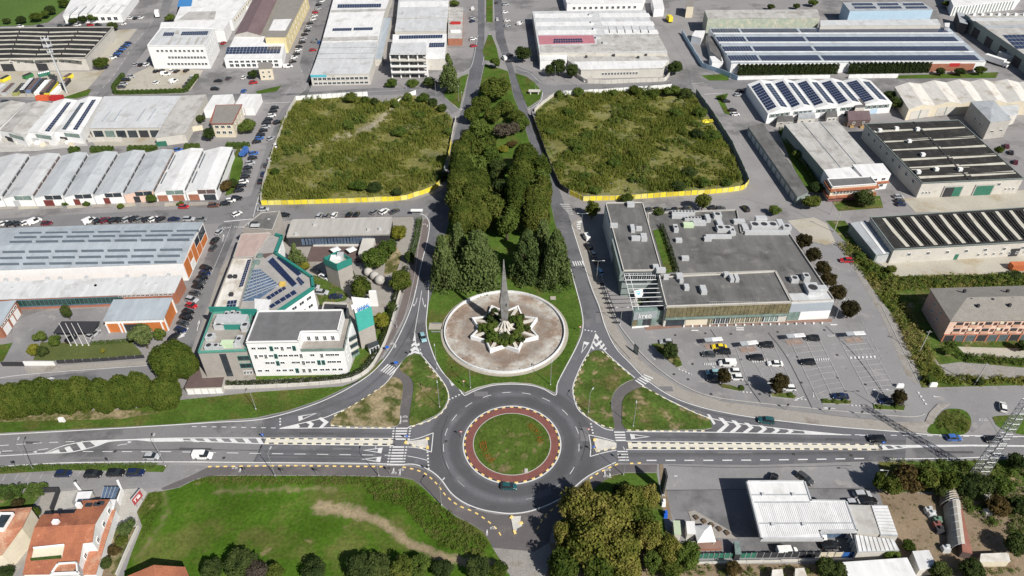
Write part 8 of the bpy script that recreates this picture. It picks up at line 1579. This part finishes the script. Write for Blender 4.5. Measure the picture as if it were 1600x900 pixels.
for x,y,t,c,h_,l in((146,522,'suv','s',68,'% beside the dark carport of the factory yard'),(112,529,'hatch','k',60,'% half under the dark carport of the factory yard'),(494,424,'sedan','k',-35,'% on the campus lawn drive, the far one'),(507,432.5,'sedan','w',-32,'% on the campus lawn drive, beside the stair tower'),(490,448,'hatch','s',-5,'% by the glazed courtyard wing, upper one'),(503,457,'suv','s',-5,'% by the glazed courtyard wing, lower one'),(525,463,'sedan','n',5,'% under the olive tree of the campus'),(43,838,'hatch','l',78,'% in the narrow drive beside the terracotta house')):car(x,y,t,c,h_,l)
for i,(x,y,t,c,h_)in enumerate(((499,337,'hatch','s',80),(510,336.5,'hatch','g',80),(522.5,336,'hatch','w',80),(546,335,'hatch','k',80),(557.5,335,'hatch','k',80),(585,331,'hatch','g',55),(600,330.5,'suv','w',55),(617,330,'sedan','d',40))):car(x,y,t,c,h_,f'%, {NTH[i]} from the left behind the long pavilion','cars behind the pavilion')
for i,(x,y,t,c)in enumerate(((916,370,'van','w'),(920,385,'suv','k'),(926,396,'hatch','s'),(931,407,'hatch','d'),(937,424,'hatch','l'))):car(x,y,t,c,106,f'%, {NTH[i]} from the far end in the shade of the showroom wing','cars in the showroom shade')
for i,(x,y,c)in enumerate(((1016,327.5,'d'),(1028,327,'k'),(1046,328,'g'),(1056,327.5,'k'),(1075,325.5,'d'),(1115,324.5,'k'),(1126,325.5,'d'))):car(x,y,'hatch',c,8,f'%, {NTH[i]} from the left behind the showroom hall','cars behind the showroom');
car(1165,326,'suv','k',104,'% on the green corner behind the showroom hall')
for x,y,t,c,h_,l in((1041,534,'hatch','s',178,'% on the corner by the dark green tree in the car park'),(1124,542,'sedan','y',176,'bright % in the showroom car park'),(1130,549.5,'suv','k',177,'% next to the yellow car'),(1107,553.5,'hatch','d',178,'% left of the black car by the yellow one'),(1136,568,'van','w',178,'% in the showroom car park above the reddish tree'),(1146,580,'hatch','w',178,'% half hidden by the reddish tree, the far one'),(1150,589.5,'hatch','w',178,'% half hidden by the reddish tree, the near one'),(1114,582,'hatch','c',178,'% in the tree shade, the far one'),(1115,592,'hatch','d',178,'% in the tree shade, the near one'),(1197,539,'suv','k',178,'% beside the second trolley shelter'),(1181,559,'suv','k',176,'% in the middle of the car park left of a white one'),(1211,568,'sedan','w',178,'% alone in the middle of the car park'),(1269,528.5,'suv','k',176,'% beside the third trolley shelter'),(1262,566,'suv','k',178,'% alone on the empty right bays'),(1313,619,'sedan','n',178,'% above the small grass island'),(1386,627,'sedan','n',178,'% in the shade of the rightmost reddish tree'),(1232,606,'hatch','w',178,'% hidden behind the largest reddish tree'),(1322,407,'suv','r',178,'% parked alone on the gravel strip')):car(x,y,t,c,h_,l)
for i,(x,y,c)in enumerate(((1404,307,'s'),(1406,313.5,'d'),(1408,319,'n'))):car(x,y,'hatch',c,4,f'%, {NTH[i]} from the far end beside the red-banded office','cars at the red-banded office')
for x,y,t,c,h_,l in((1230,862,'van','w',2,'% at the bottom fence of the filling station'),(1347,773,'suv','s',2,'% in the open at the right of the station canopy'),(1356,783,'suv','k',4,'% next to the silver one right of the station canopy'),(1333,785,'hatch','s',2,'% half under the carport roof'),(1208,750,'suv','k',60,'% at the top edge of the station canopy, left one'),(1258,748,'suv','d',-50,'% at the top edge of the station canopy, right one'),(1297,852,'suv','k',5,'% in the gap of the station canopy'),(1286,839,'hatch','w',80,'% tucked beside the canopy gap'),(1587,253,'hatch','m',60,'% right of the works hall, nearest'),(1573,228,'hatch','m',70,'% right of the works hall, farthest'),(1580,238,'hatch','k',65,'% right of the works hall, middle')):car(x,y,t,c,h_,l)
for x,y,t,c,h_,l in((1157,142,'hatch','k',10,'% at the left wall of the solar sheds'),(1135,158,'hatch','k',5,'% on the small east car park, far one'),(1145,172,'hatch','k',5,'% on the small east car park, second'),(1149,178.5,'hatch','w',5,'% on the small east car park, near one'),(1153,148,'hatch','s',10,'% at the left wall of the solar sheds'),(341,126,'sedan','k',0,'% in the open yard right of the tall white block, far one'),(336,139,'suv','k',0,'% in the open yard right of the tall white block, near one'),(357,122,'hatch','d',80,'% in the open yard facing the street'),(381,121,'hatch','w',80,'% beside the dark tree by the beige cube'),(381,142,'hatch','b',80,'% near the striped sheds'),(396,129,'suv','r',20,'% beside the beige cube building'),
  (244,129,'hatch','w',75,'% in the white block lot, middle'),(271,127,'van','w',60,'% in the white block lot, right of the middle'),(259,116,'van','w',5,'% in front of the white block door'),(244,111,'hatch','k',75,'% before the white block, first'),(252.5,110,'hatch','d',75,'% before the white block, second'),(269,110.5,'hatch','w',75,'% before the white block, third'),(276,111,'hatch','k',75,'% before the white block, fourth'),(291,110,'hatch','k',75,'% before the white block, fifth'),(197,125,'suv','k',10,'% at the left hedge of the white block lot, far'),(205,119.5,'hatch','s',10,'% at the left hedge of the white block lot, farthest'),(194,131,'hatch','s',10,'% at the left hedge of the white block lot, second from near'),(190,136,'hatch','d',10,'% at the left hedge of the white block lot, nearest'),(299,125,'hatch','d',20,'% at the right hedge of the white block lot, second'),(295,130,'hatch','k',20,'% at the right hedge of the white block lot, third'),(291,135,'hatch','d',20,'% at the right hedge of the white block lot, nearest'),(302,121,'hatch','s',20,'% at the right hedge of the white block lot, farthest'),(212,101,'hatch','s',75,'% at the left side of the white block, first'),(220,101,'hatch','k',75,'% at the left side of the white block, second'),(229,101,'suv','w',75,'% at the left side of the white block, third'),
  (450,104,'van','w',15,'white delivery % turning at the beige cube corner'),(489,78,'hatch','r',20,'% against the pale warehouse wall'),(492,64,'van','g',70,'% along the pale warehouse wall'),(500,66,'hatch','b',70,'% along the pale warehouse wall'),(739,14,'van','w',80,'% in the avenue car park, farthest'),(738,28,'hatch','s',40,'% in the avenue car park, second'),(738,33,'hatch','n',40,'% in the avenue car park, third'),(739,61,'suv','w',30,'% in the avenue car park, beside the red one'),(740,71.5,'hatch','r',15,'% in the avenue car park, nearest'),(790,7,'suv','s',20,'% right of the avenue, farthest'),(789,19,'hatch','w',20,'% right of the avenue, second'),(792,32,'hatch','w',20,'% right of the avenue, third'),(793,40,'hatch','s',20,'% right of the avenue, fourth'),(788,91,'van','w',110,'% beside the wall right of the avenue'),(797,86,'hatch','k',20,'% by the blank warehouse wall, far one'),(797,95,'hatch','k',20,'% by the blank warehouse wall, near one'),(776,4,'hatch','d',92,'% on the right avenue road at the top edge'),(777,30,'hatch','w',92,'% on the right avenue road'),(812,37,'van','w',60,'% at the upper end of the blank warehouse wall'),(914,125,'hatch','w',90,'% before the forecourt wall of the big warehouse'),(899,7,'sedan','d',5,'% before the white block at the top edge'),(32,41,'hatch','w',3,'% on the depot street, first from the left'),(63,41,'hatch','k',3,'% on the depot street, second from the left'),(95,40,'hatch','d',3,'% on the depot street, third from the left'),(107,39.5,'sedan','k',3,'% on the depot street, fourth from the left'),(121,39,'hatch','w',3,'% on the depot street, fifth from the left'),(141,39,'hatch','r',3,'% on the depot street, sixth from the left'),(154,38.5,'hatch','k',3,'% on the depot street, seventh from the left'),(192,37,'hatch','w',3,'% on the depot street at the crossing'),(204,28,'hatch','w',60,'% before the barrel roof hall, first'),(212,28.5,'hatch','k',60,'% before the barrel roof hall, second'),(220,27.5,'hatch','w',60,'% before the barrel roof hall, third'),(9,159,'hatch','d',3,'% on the street above the upper gabled sheds'),(353,58,'hatch','k',75,'% in the lane by the purple roof, far one'),(349,67,'hatch','r',75,'% in the lane by the purple roof, near one'),(278,234,'hatch','b',8,'% behind the gabled sheds beside the block hedge')):car(x,y,t,c,h_,l)
car_row((200,67),(177,90),8,'hn hb hd hb hk hb hn hw',20,'from the far end of the blue row beside the depot','row beside the depot',jit=.4)
car_row((502,1),(457,96),17,'hw hk hs hr hw hw hk hs hk hk hs hk hk hw hk hw hk',35,'from the far end along the pale yellow building','row along the pale yellow building',jit=.6)
# trucks
def truck(px,py,head,label,cabm,boxm,L=8.0,w=2.5,hh=2.9):
    p=g(px,py,1.5);t=thing('truck',label,'truck',(p.x,p.y,.03),math.radians(head));b=MB();b.box((-.9,0,.9),(L,w,hh));b.obj('cargo_box',boxm,t);b=MB();b.box((L/2+.4,0,.5),(2.0,w*.95,2.5),top=(.82,.92));b.obj('cab',cabm,t);b=MB();b.box((L/2+1.28,0,1.8),(.12,w*.8,.9));b.obj('windscreen',M_CGLASS,t);b=MB();b.box((0,0,.55),(L+1,.9,.35));b.obj('chassis',M_DARK,t)
    for x in(-L/2+.6,-L/2+1.8,L/2+.5):
        for sy in(-1,1):b=MB();b.tube((x,sy*w*.5-.14*sy,.5),(x,sy*w*.5,.5),.5,.5,10);b.obj('wheel',M_TYRE,t)
truck(246,22,110,'white truck parked on the far street beside the green tree',M_WHITE,M_WHITE,6);truck(382,17,75,'white box truck in the lane by the purple roof',M_WHITE,M_WHITE,5);truck(1046,30,95,'yellow truck on the street right of the big warehouse',M_YELP,M_YELP,5)
truck(1556,96,-58,'white trailer truck parked at the right of the solar factory',M_WHITE,M_WHITE,11);truck(1577,92,-58,'grey trailer truck parked against the grey-green works',WL_LG,R_GREY,11);truck(1363,171,4,'white tank lorry in front of the fifth solar shed',M_WHITE,M_DUCT,6)
# skips and containers
for i,(x0,y0,x1,y1,c)in enumerate(((2,127,14,121,M_YELP),(-8,146,8,134,M_DUCT),(6,148,22,133,M_DUCT),(24,148,38,133,mat('olive_skip',(.32,.33,.12),.1)),(31,148,54,121,M_DARK),(42,148,64,121,mat('blue_grey_skip',(.14,.2,.34),.1)),(50,149,74,121,M_DARK),(57,149,76,127,M_WHITE),(66,149,86,127,M_DARK),(74,149,88,131,M_YELP),(83,149,101,131,M_WHITE),(94,139,107,125,M_DARK),(38,122,50,117,mat('green_skip',(.04,.18,.06),.1)),(60,118,78,114,M_GREEN),(102,124,112,118,M_YELP))):
    P,Q=g(x0,y0,.8),g(x1,y1,.8);L=min((Q-P).length,16);m_=(P+Q)/2;t=thing('skip_container',f'open skip container, {NTH[i]} from the left in the depot yard','container',(m_.x,m_.y,0),math.atan2(Q.y-P.y,Q.x-P.x),'skips of the depot yard');b=MB();b.box((0,0,.2),(L,2.4,1.7),top=(1.04,1.04));b.obj('body',c,t);b=MB();b.box((0,0,1.86),(L*.96,2.2,.08));[b.box((-L/2+L*(k+.5)/6,0,1.9),(L/9,1.9,.4),top=(.6,.7))for k in range(6)];b.obj('load',[M_DARK,M_DUCT,M_TIMBER][i%3]if c is not M_WHITE else M_WHITE,t);boxes('rib',c,t,[((-L/2+L*(k+.5)/6,sy*1.22,.2),(.12,.1,1.6))for k in range(6)for sy in(-1,1)])
for x,y,c,l in((67,153,mat('orange_container',(.6,.12,.05),.08),'orange-red container at the depot gate, left one'),(89,153,M_RED,'red container at the depot gate, right one'),(1592,416,mat('rust_container',(.5,.15,.06),.1),'orange-red container at the right end of the black-roofed hall'),(1132,32,M_RED,'red machine in the cluttered yard left of the solar factory')):
    p=g(x,y,1.2);t=thing('container',l,'container',(p.x,p.y,0),.04);b=MB();b.box((0,0,.1),(6,2.4,2.3));b.obj('body',c,t);boxes('rib',c,t,[((-2.8+k*.56,sy*1.22,.15),(.2,.06,2.2))for k in range(11)for sy in(-1,1)])
# dark carport and flag poles
t=thing('dark_carport','dark flat solar carport in the factory yard behind the flag poles','carport',g(125,521));b=MB();b.box((0,0,2.5),(12,5.4,.2));b.obj('roof',M_DARK,t);[MB.obj((lambda bb:(bb.box((sx*5.6,sy*2.4,0),(.2,.2,2.5)),bb)[1])(MB()),'post',M_STEEL,t)for sx in(-1,0,1)for sy in(-1,1)]
for i,(x,y)in enumerate(((111,540),(120.5,540),(129.5,540),(139,540))):p=g(x,y);t=thing('flag_pole',f'white flag pole, {NTH[i]} from the left on the factory lawn','flag pole',p,0,'flag poles');b=MB();b.tube((0,0,0),(0,0,9.2),.1,.06,6);b.obj('mast',M_WHITE,t);b=MB();b.lathe([(.3,0),(.25,.25)],8);b.obj('base',KERB,t)
# ------------------------------------------------------------------ lamps, signs, poles, pylons
def lamp(px,py,h,ang,label,arms=1,base=True):
    p=g(px,py);t=thing('street_lamp',label,'street lamp',p,math.radians(ang));b=MB();b.tube((0,0,0),(0,0,h),.10,.06,6);b.obj('pole',M_STEEL,t)
    for k in range(arms):
        s=1 if k==0 else-1;b=MB();b.tube((0,0,h-.1),(s*1.4,0,h+.15),.05,.04,5);b.obj('arm',M_STEEL,t);b=MB();b.box((s*1.75,0,h+.08),(.9,.32,.14),top=(.8,.7));b.obj('lamp_head',M_DUCT,t)
    b=MB();b.lathe([(.22,0),(.2,.5),(.1,.6)],8);b.obj('base',M_STEEL,t)
for x,y,h_,a,l in((687,637,8.5,100,'street lamp on the left upper traffic island, near the roundabout'),(682.5,577,8.2,100,'street lamp at the left arm edge opposite the fountain'),(735,607,8,100,'street lamp at the left tip of the fountain lawn'),(860,602,8,80,'street lamp at the right tip of the fountain lawn'),(919,645,8,60,'street lamp on the right upper traffic island'),(989,667,8,80,'street lamp on the right long traffic island'),(430,744,9,80,'street lamp on the cycle path edge, left of the signs'),(592,744,9,90,'street lamp on the cycle path edge by the left crossing'),(690,790,8.5,60,'street lamp on the curved cycle path left of the roundabout'),(974,742,8.5,110,'street lamp on the grass corner right of the roundabout'),(52,733,10,100,'tall street lamp by the roadside hedge at the far left'),(259,729,10.5,100,'tall street lamp at the right end of the roadside hedge'),(400,640,7,90,'street lamp on the long grass verge'),(620,512,7.5,60,'street lamp beside the campus hedge'),(1037,775,8,0,'curved street lamp by the station entrance'),(1372,766,8,180,'street lamp among the trees right of the station'),(902,134,9,90,'lamp post before the big pale warehouse'),(867,126,7,90,'lamp post at the avenue bend'),(635,139,11,90,'tall pale post in front of the frame building'),(475,140,9,90,'post at the street corner by the pale warehouse'),(722,168,7,90,'lamp post on the left grass triangle'),(1140,125,9,90,'post at the corner left of the dark hedges'),(717,158,7,90,'second lamp post on the left grass triangle'),(837,140,5,90,'lamp post on the right grass triangle'),(1305,498,7,45,'lamp post at the right corner of the showroom'),(232,137,7,90,'lamp post in the lot of the white block'),(43,152,7,90,'lamp post in the depot yard'),(681,148,7,90,'lamp post by the tall conifer'),(1297,335,9,90,'post at the street corner before the lean-to')):lamp(x,y,h_,a,l)
for x,y,h_,a,l in((969,507,7,0,'double-armed lamp at the showroom corner'),(932,437,8,0,'double-armed lamp in the shade of the showroom wing, near one'),(908,362,8,0,'double-armed lamp in the shade of the showroom wing, far one'),(1204,620,5.5,0,'double-armed lamp beside the largest reddish tree'),(1365,632,6,0,'double-armed lamp beside the rightmost reddish tree')):lamp(x,y,h_,a,l,2)
for x,y,l in((1436,551,'plain utility pole on the scrub left of the pink house'),(1522,602,'plain utility pole by the gravel drive'),(1303,363,'plain utility pole near the lean-to')):
    p=g(x,y);t=thing('utility_pole',l,'pole',p);b=MB();b.tube((0,0,0),(0,0,9),.15,.1,7);b.obj('mast',WL_LG,t);b=MB();b.box((0,0,8.4),(1.6,.1,.12));b.obj('crossarm',M_STEEL,t)
M_BLUESG=mat('sign_blue_disc',(.02,.12,.55),.03,.5,.4)
def sign(px,py,kind_,label,h=2.6,ang=0):
    p=g(px,py);t=thing('road_sign',label,'sign',p,math.radians(ang));b=MB();b.tube((0,0,0),(0,0,h),.05,.05,6);b.obj('post',M_STEEL,t);b=MB()
    if kind_=='disc':b.tube((0,-.05,h-.2),(0,-.09,h-.2),.42,.42,14);m_=M_BLUESG
    elif kind_=='tri':b.quad((-.5,-.06,h+.25),(.5,-.06,h+.25),(0.02,-.06,h-.6),(-.02,-.06,h-.6));b.quad((-.5,-.09,h+.25),(-.02,-.09,h-.6),(.02,-.09,h-.6),(.5,-.09,h+.25));m_=M_RED
    else:b.box((0,-.07,h-.7),(1.0 if kind_=='board' else .6,.06,.9));m_=M_DARK if kind_=='dark' else M_BLUESG
    b.obj('sign_plate',m_,t)
    if kind_=='tri':b=MB();b.quad((-.32,-.1,h+.15),(0.0,-.1,h-.4),(0.0,-.1,h-.4),(.32,-.1,h+.15));b.obj('sign_face',M_WHITE,t)
    if kind_=='disc':b=MB();b.box((0,-.1,h-.36),(.1,.02,.32));b.obj('sign_symbol',M_WHITE,t)
for x,y,k_,l,a in((384,741.5,'dark','dark-backed sign on the cycle path, left of three',180),(443,743,'dark','dark-backed sign on the cycle path, middle of three',180),(496,743,'dark','dark-backed sign on the cycle path, right of three',180),(609,741,'dark','dark-backed sign by the left zebra crossing',180),(413,688,'disc','round blue sign at the west end of the median',0),(637,690,'disc','round blue sign at the left splitter island',0),(606,551,'board','square blue sign on the brown path by the crossing',20),(620,575,'board','square blue sign at the upper left crossing',20),(642,558,'dark','dark sign at the tip of the left upper island',0),(725,605,'tri','give-way sign left of the fountain lawn tip',0),(906,520,'tri','white triangular sign on the right of the fountain lawn',0),(1376,700,'disc','round blue sign at the east end of the median',0),(927,707,'disc','round blue sign at the right splitter island, near side',0),(967,720,'dark','small dark sign at the end of the right cycle path',0),(1228,641,'dark','dark sign on the pavement below the car park, left of three',0),(1292,647,'dark','dark sign on the pavement below the car park, middle of three',0),(1343,652,'dark','dark sign on the pavement below the car park, right of three',0),(721,684,'tri','small arrow sign on the left edge of the roundabout',0),(25,731,'dark','small sign at the left of the roadside hedge',0),(171,726,'dark','small sign in the roadside hedge',0),(668,738,'dark','small sign on the yellow blocks left of the roundabout',0),(919,680,'tri','small sign at the tip of the right splitter island',0)):sign(x,y,k_,l,ang=a)
p=g(993,552);t=thing('advertising_panel','dark glass advertising panel on the pavement by the showroom road','panel',p,math.radians(118));b=MB();b.box((0,0,.4),(1.8,.25,2.6));b.obj('glass',M_TGLASS,t);b=MB();b.box((0,0,.25),(2.0,.2,.15));b.box((0,0,3.0),(2.0,.3,.15));b.box((-.95,0,0),(.1,.3,3.0));b.box((.95,0,0),(.1,.3,3.0));b.obj('frame',M_DARK,t)
p=g(1034,768);t=thing('price_totem','tall narrow dark station totem seen edge-on at the station entrance','sign',p,math.radians(92));b=MB();b.box((0,0,.6),(2.6,.45,7.2));b.obj('panel',M_DARK,t);b=MB();b.box((0,0,0),(2.8,.6,.7));b.box((1.35,0,.6),(.1,.5,7.2));b.obj('frame',M_DUCT,t)
for i,(x,y)in enumerate(((1036,788),(1039,806))):tag((lambda b:(b.box((0,0,0),(1.0,1.6,1.3),top=(.8,.8)),b.box((.1,0,1.3),(.6,.7,.5)),b)[2])(MB()).obj('service_post',M_WHITE if i==0 else M_BLUESG,loc=g(x,y)),('white' if i==0 else 'blue')+' service post at the left border of the station','post')
p=g(835,147);t=thing('memorial_slab','pale table-like slab on the right grass triangle of the avenue','monument',p);b=MB();b.box((0,0,1.6),(6,2.4,.4));b.obj('slab',WL_LG,t);boxes('support',WL_LG,t,[((sx,0,0),(.6,2,1.6))for sx in(-2,2)])
p=g(652,337);t=thing('bus_stop_shelter','small white bus stop roof at the bend by the bus bay','shelter',p);b=MB();b.box((0,0,2.4),(4.6,1.6,.16));b.obj('roof',M_WHITE,t);b=MB();[b.box((sx*2,.6,0),(.1,.1,2.4))for sx in(-1,1)];b.box((0,.7,.3),(4.2,.05,2.0));b.obj('frame',M_STEEL,t)
def lattice(px,py,h,w0,w1,label,m,n=10,cross=()):
    p=g(px,py);t=thing('lattice_pylon',label,'pylon',p);L=lambda z:w0+(w1-w0)*z/h;C=lambda k,z:((1 if k in(0,1)else-1)*L(z)/2,(1 if k in(0,3)else-1)*L(z)/2,z)
    for k in range(4):b=MB();b.tube(C(k,0),C(k,h),.12,.08,5);b.obj('leg',m,t)
    b=MB()
    for i in range(n):
        z0,z1=h*i/n,h*(i+1)/n
        for k in range(4):j=(k+1)%4;b.tube(C(k,z0),C(j,z1),.055,.055,4,cap=False);b.tube(C(j,z0),C(k,z1),.055,.055,4,cap=False);b.tube(C(k,z1),C(j,z1),.055,.055,4,cap=False)
    b.obj('bracing',m,t)
    for z,r in cross:b=MB();b.tube((-r,0,z),(r,0,z),.1,.1,4);b.tube((0,-r*.6,z),(0,r*.6,z),.08,.08,4);b.tube((-r,0,z),(0,0,z+1.4),.06,.06,4);b.tube((r,0,z),(0,0,z+1.4),.06,.06,4);b.obj('crossarm',m,t)
    return t
lattice(1527,744,28,2.5,1.5,'tall steel lattice pylon at the right rising over the main road',M_STEEL,16)
p=g(105,146);t=thing('telecom_mast','pale grey telecom mast with antennas in the depot yard','mast',p);b=MB();b.tube((0,0,0),(0,0,28.5),.45,.28,8);b.obj('shaft',M_DUCT,t)
for z,r in((27.5,1.7),(24.5,2.0),(21.5,1.3)):
    b=MB();b.lathe([(r,z),(r,z+.2),(r*.3,z+.25)],10);b.obj('platform',M_DUCT,t)
    for k in range(6):a=k*1.047;b=MB();b.box((r*math.cos(a),r*math.sin(a),z-.4),(.25,.22,1.9),rz=a);b.obj('antenna',M_DUCT,t)
b=MB();[b.box((.75,0,1+k*.9),(.5,.35,.06))for k in range(26)];b.box((.75,.2,1),(.06,.06,24));b.box((.75,-.2,1),(.06,.06,24));b.obj('ladder',M_STEEL,t)
# dark drain covers and patches in the car park and roads
MC=mat('iron_cover',(.05,.05,.05),.1)
for i,(x,y)in enumerate(((1055,524),(1102,521),(1142,522),(1215,519),(1288,516),(1246,558),(1308,555),(1352,601),(1308,590),(1157,562),(1082,569),(1075,593),(1187,616),(1252,598),(1160,637),(1111,616),(1053,585),(1035,622),(820,707),(697,690),(908,700),(620,708),(350,716),(180,706),(1240,710),(1330,712),(118,752),(30,755))):
    p=g(x,y);b=MB();b.lathe([(.42,0),(.42,.012)],12);kind(b.obj('drain_cover',MC,loc=(p.x,p.y,.17 if y>640 else .09)),'structure')
for x,y,w,h_,c in((98,659,1.6,1.5,M_WHITE),(1405,605,2.2,1.2,M_WHITE),(1457,604,2.2,1.4,M_WHITE)):p=g(x,y);t=tag((lambda b:(b.box((0,0,0),(w,.6,h_),top=(.9,.9)),b.box((0,0,h_),(w*.7,.4,.2)),b)[2])(MB()).obj('utility_cabinet',c,loc=p),{98:'white utility cabinet on the left grass verge',1405:'white low box at the car park edge',1457:'white cabinet by the parking exit'}[x],'cabinet')
# pale aprons before the gabled sheds and the stone yard behind them
for i in range(9):x=5+i*38;sheet('apron',[(x-14,322-i*.7),(x+16,321-i*.7),(x+18,327-i*.8),(x-14,329-i*.8)],5,CONC if i%2 else PAVE)
sheet('stone_yard',[(-40,214),(130,215),(138,228),(60,236),(-40,240)],4,mat('pale_gravel',(.42,.41,.39),.15,.3,.95,1.5,.2));sheet('yard',[(138,208),(252,206),(250,226),(150,230)],4,CONC)
rs=random.Random(9)
for i in range(16):
    x,y=8+i*7.6+rs.uniform(-2,2),220+rs.uniform(-4,9);t=thing('slab_stack',f'stack of pale stone slabs, {NTH[i]} from the left in the yard behind the gabled sheds','stone stack',g(x,y),rs.uniform(-.4,.4),'stone slab stacks')
    boxes('slab',(WL_LG,WL_WHITE,WL_CREAM)[i%3],t,[((rs.uniform(-.2,.2),k*.32-.5,0),(rs.uniform(1.8,2.6),.16,rs.uniform(1.2,1.7)))for k in range(4)])
wall([(138,222),(165,221),(192,221)],.2,2.2,WL_LG,'pale yard wall left of the block hedges',smooth=False);wall([(246,229),(262,228)],.2,2.4,M_GREEN,'green yard gate beside the block hedges','yard_gate','gate',smooth=False);wall([(276,212),(300,206),(318,203)],.2,2.4,WL_CREAM,'cream garden wall left of the pink house',smooth=False)
truck(381,238,80,'small blue tipper truck at the west street by the end of the block hedges',paint_mat('b')[0],paint_mat('b')[0],3.4,2.0,1.4)
p=g(1104,191);t=thing('torn_sheet','crumpled bright yellow sheet lying by the wall of the east waste ground','sheet',p);b=MB();rs=random.Random(4);H_=[[rs.uniform(0,1.3)for _ in range(5)]for _ in range(4)]
for i in range(3):
    for j in range(4):b.quad(*[(x*1.3-2+q*.3,y*1.1-2,H_[q][w_]+.1)for x,y,q,w_ in((i,j,i,j),(i+1,j,i+1,j),(i+1,j+1,i+1,j+1),(i,j+1,i,j+1))])
b.obj('sheet',M_YELP,t)
for i,(x,y)in enumerate(((1322,196),(1330,199),(1338,195),(1346,200))):tag((lambda b:(b.box((0,0,0),(2.0,1.4,.9),top=(.8,.8)),b.box((.3,.2,.9),(.8,.6,.5)),b)[2])(MB()).obj('pallet_stack',mat('pallet_wood',(.36,.25,.12),.15),loc=g(x,y)),f'brown pallet stack, {NTH[i]} from the left above the grey hall','pallets','pallet stacks')
rs=random.Random(21);c=[(q[0],q[1],rs.uniform(.3,.7),.3)for q in scatter(gl([(930,292),(975,262),(1060,250),(1075,275),(990,296)]),60,rs)]
b=MB()
for x,y,r_,h_ in c:b.box((x,y,0),(r_,r_*.8,.35),rz=x,top=(.6,.7))
for q in scatter(gl([(500,222),(600,185),(620,165),(600,215),(520,235)]),70,rs):b.box((q[0],q[1],0),(.6,.4,.35),rz=q[0],top=(.6,.7))
kind(b.obj('rubble',GRAVEL),'stuff')
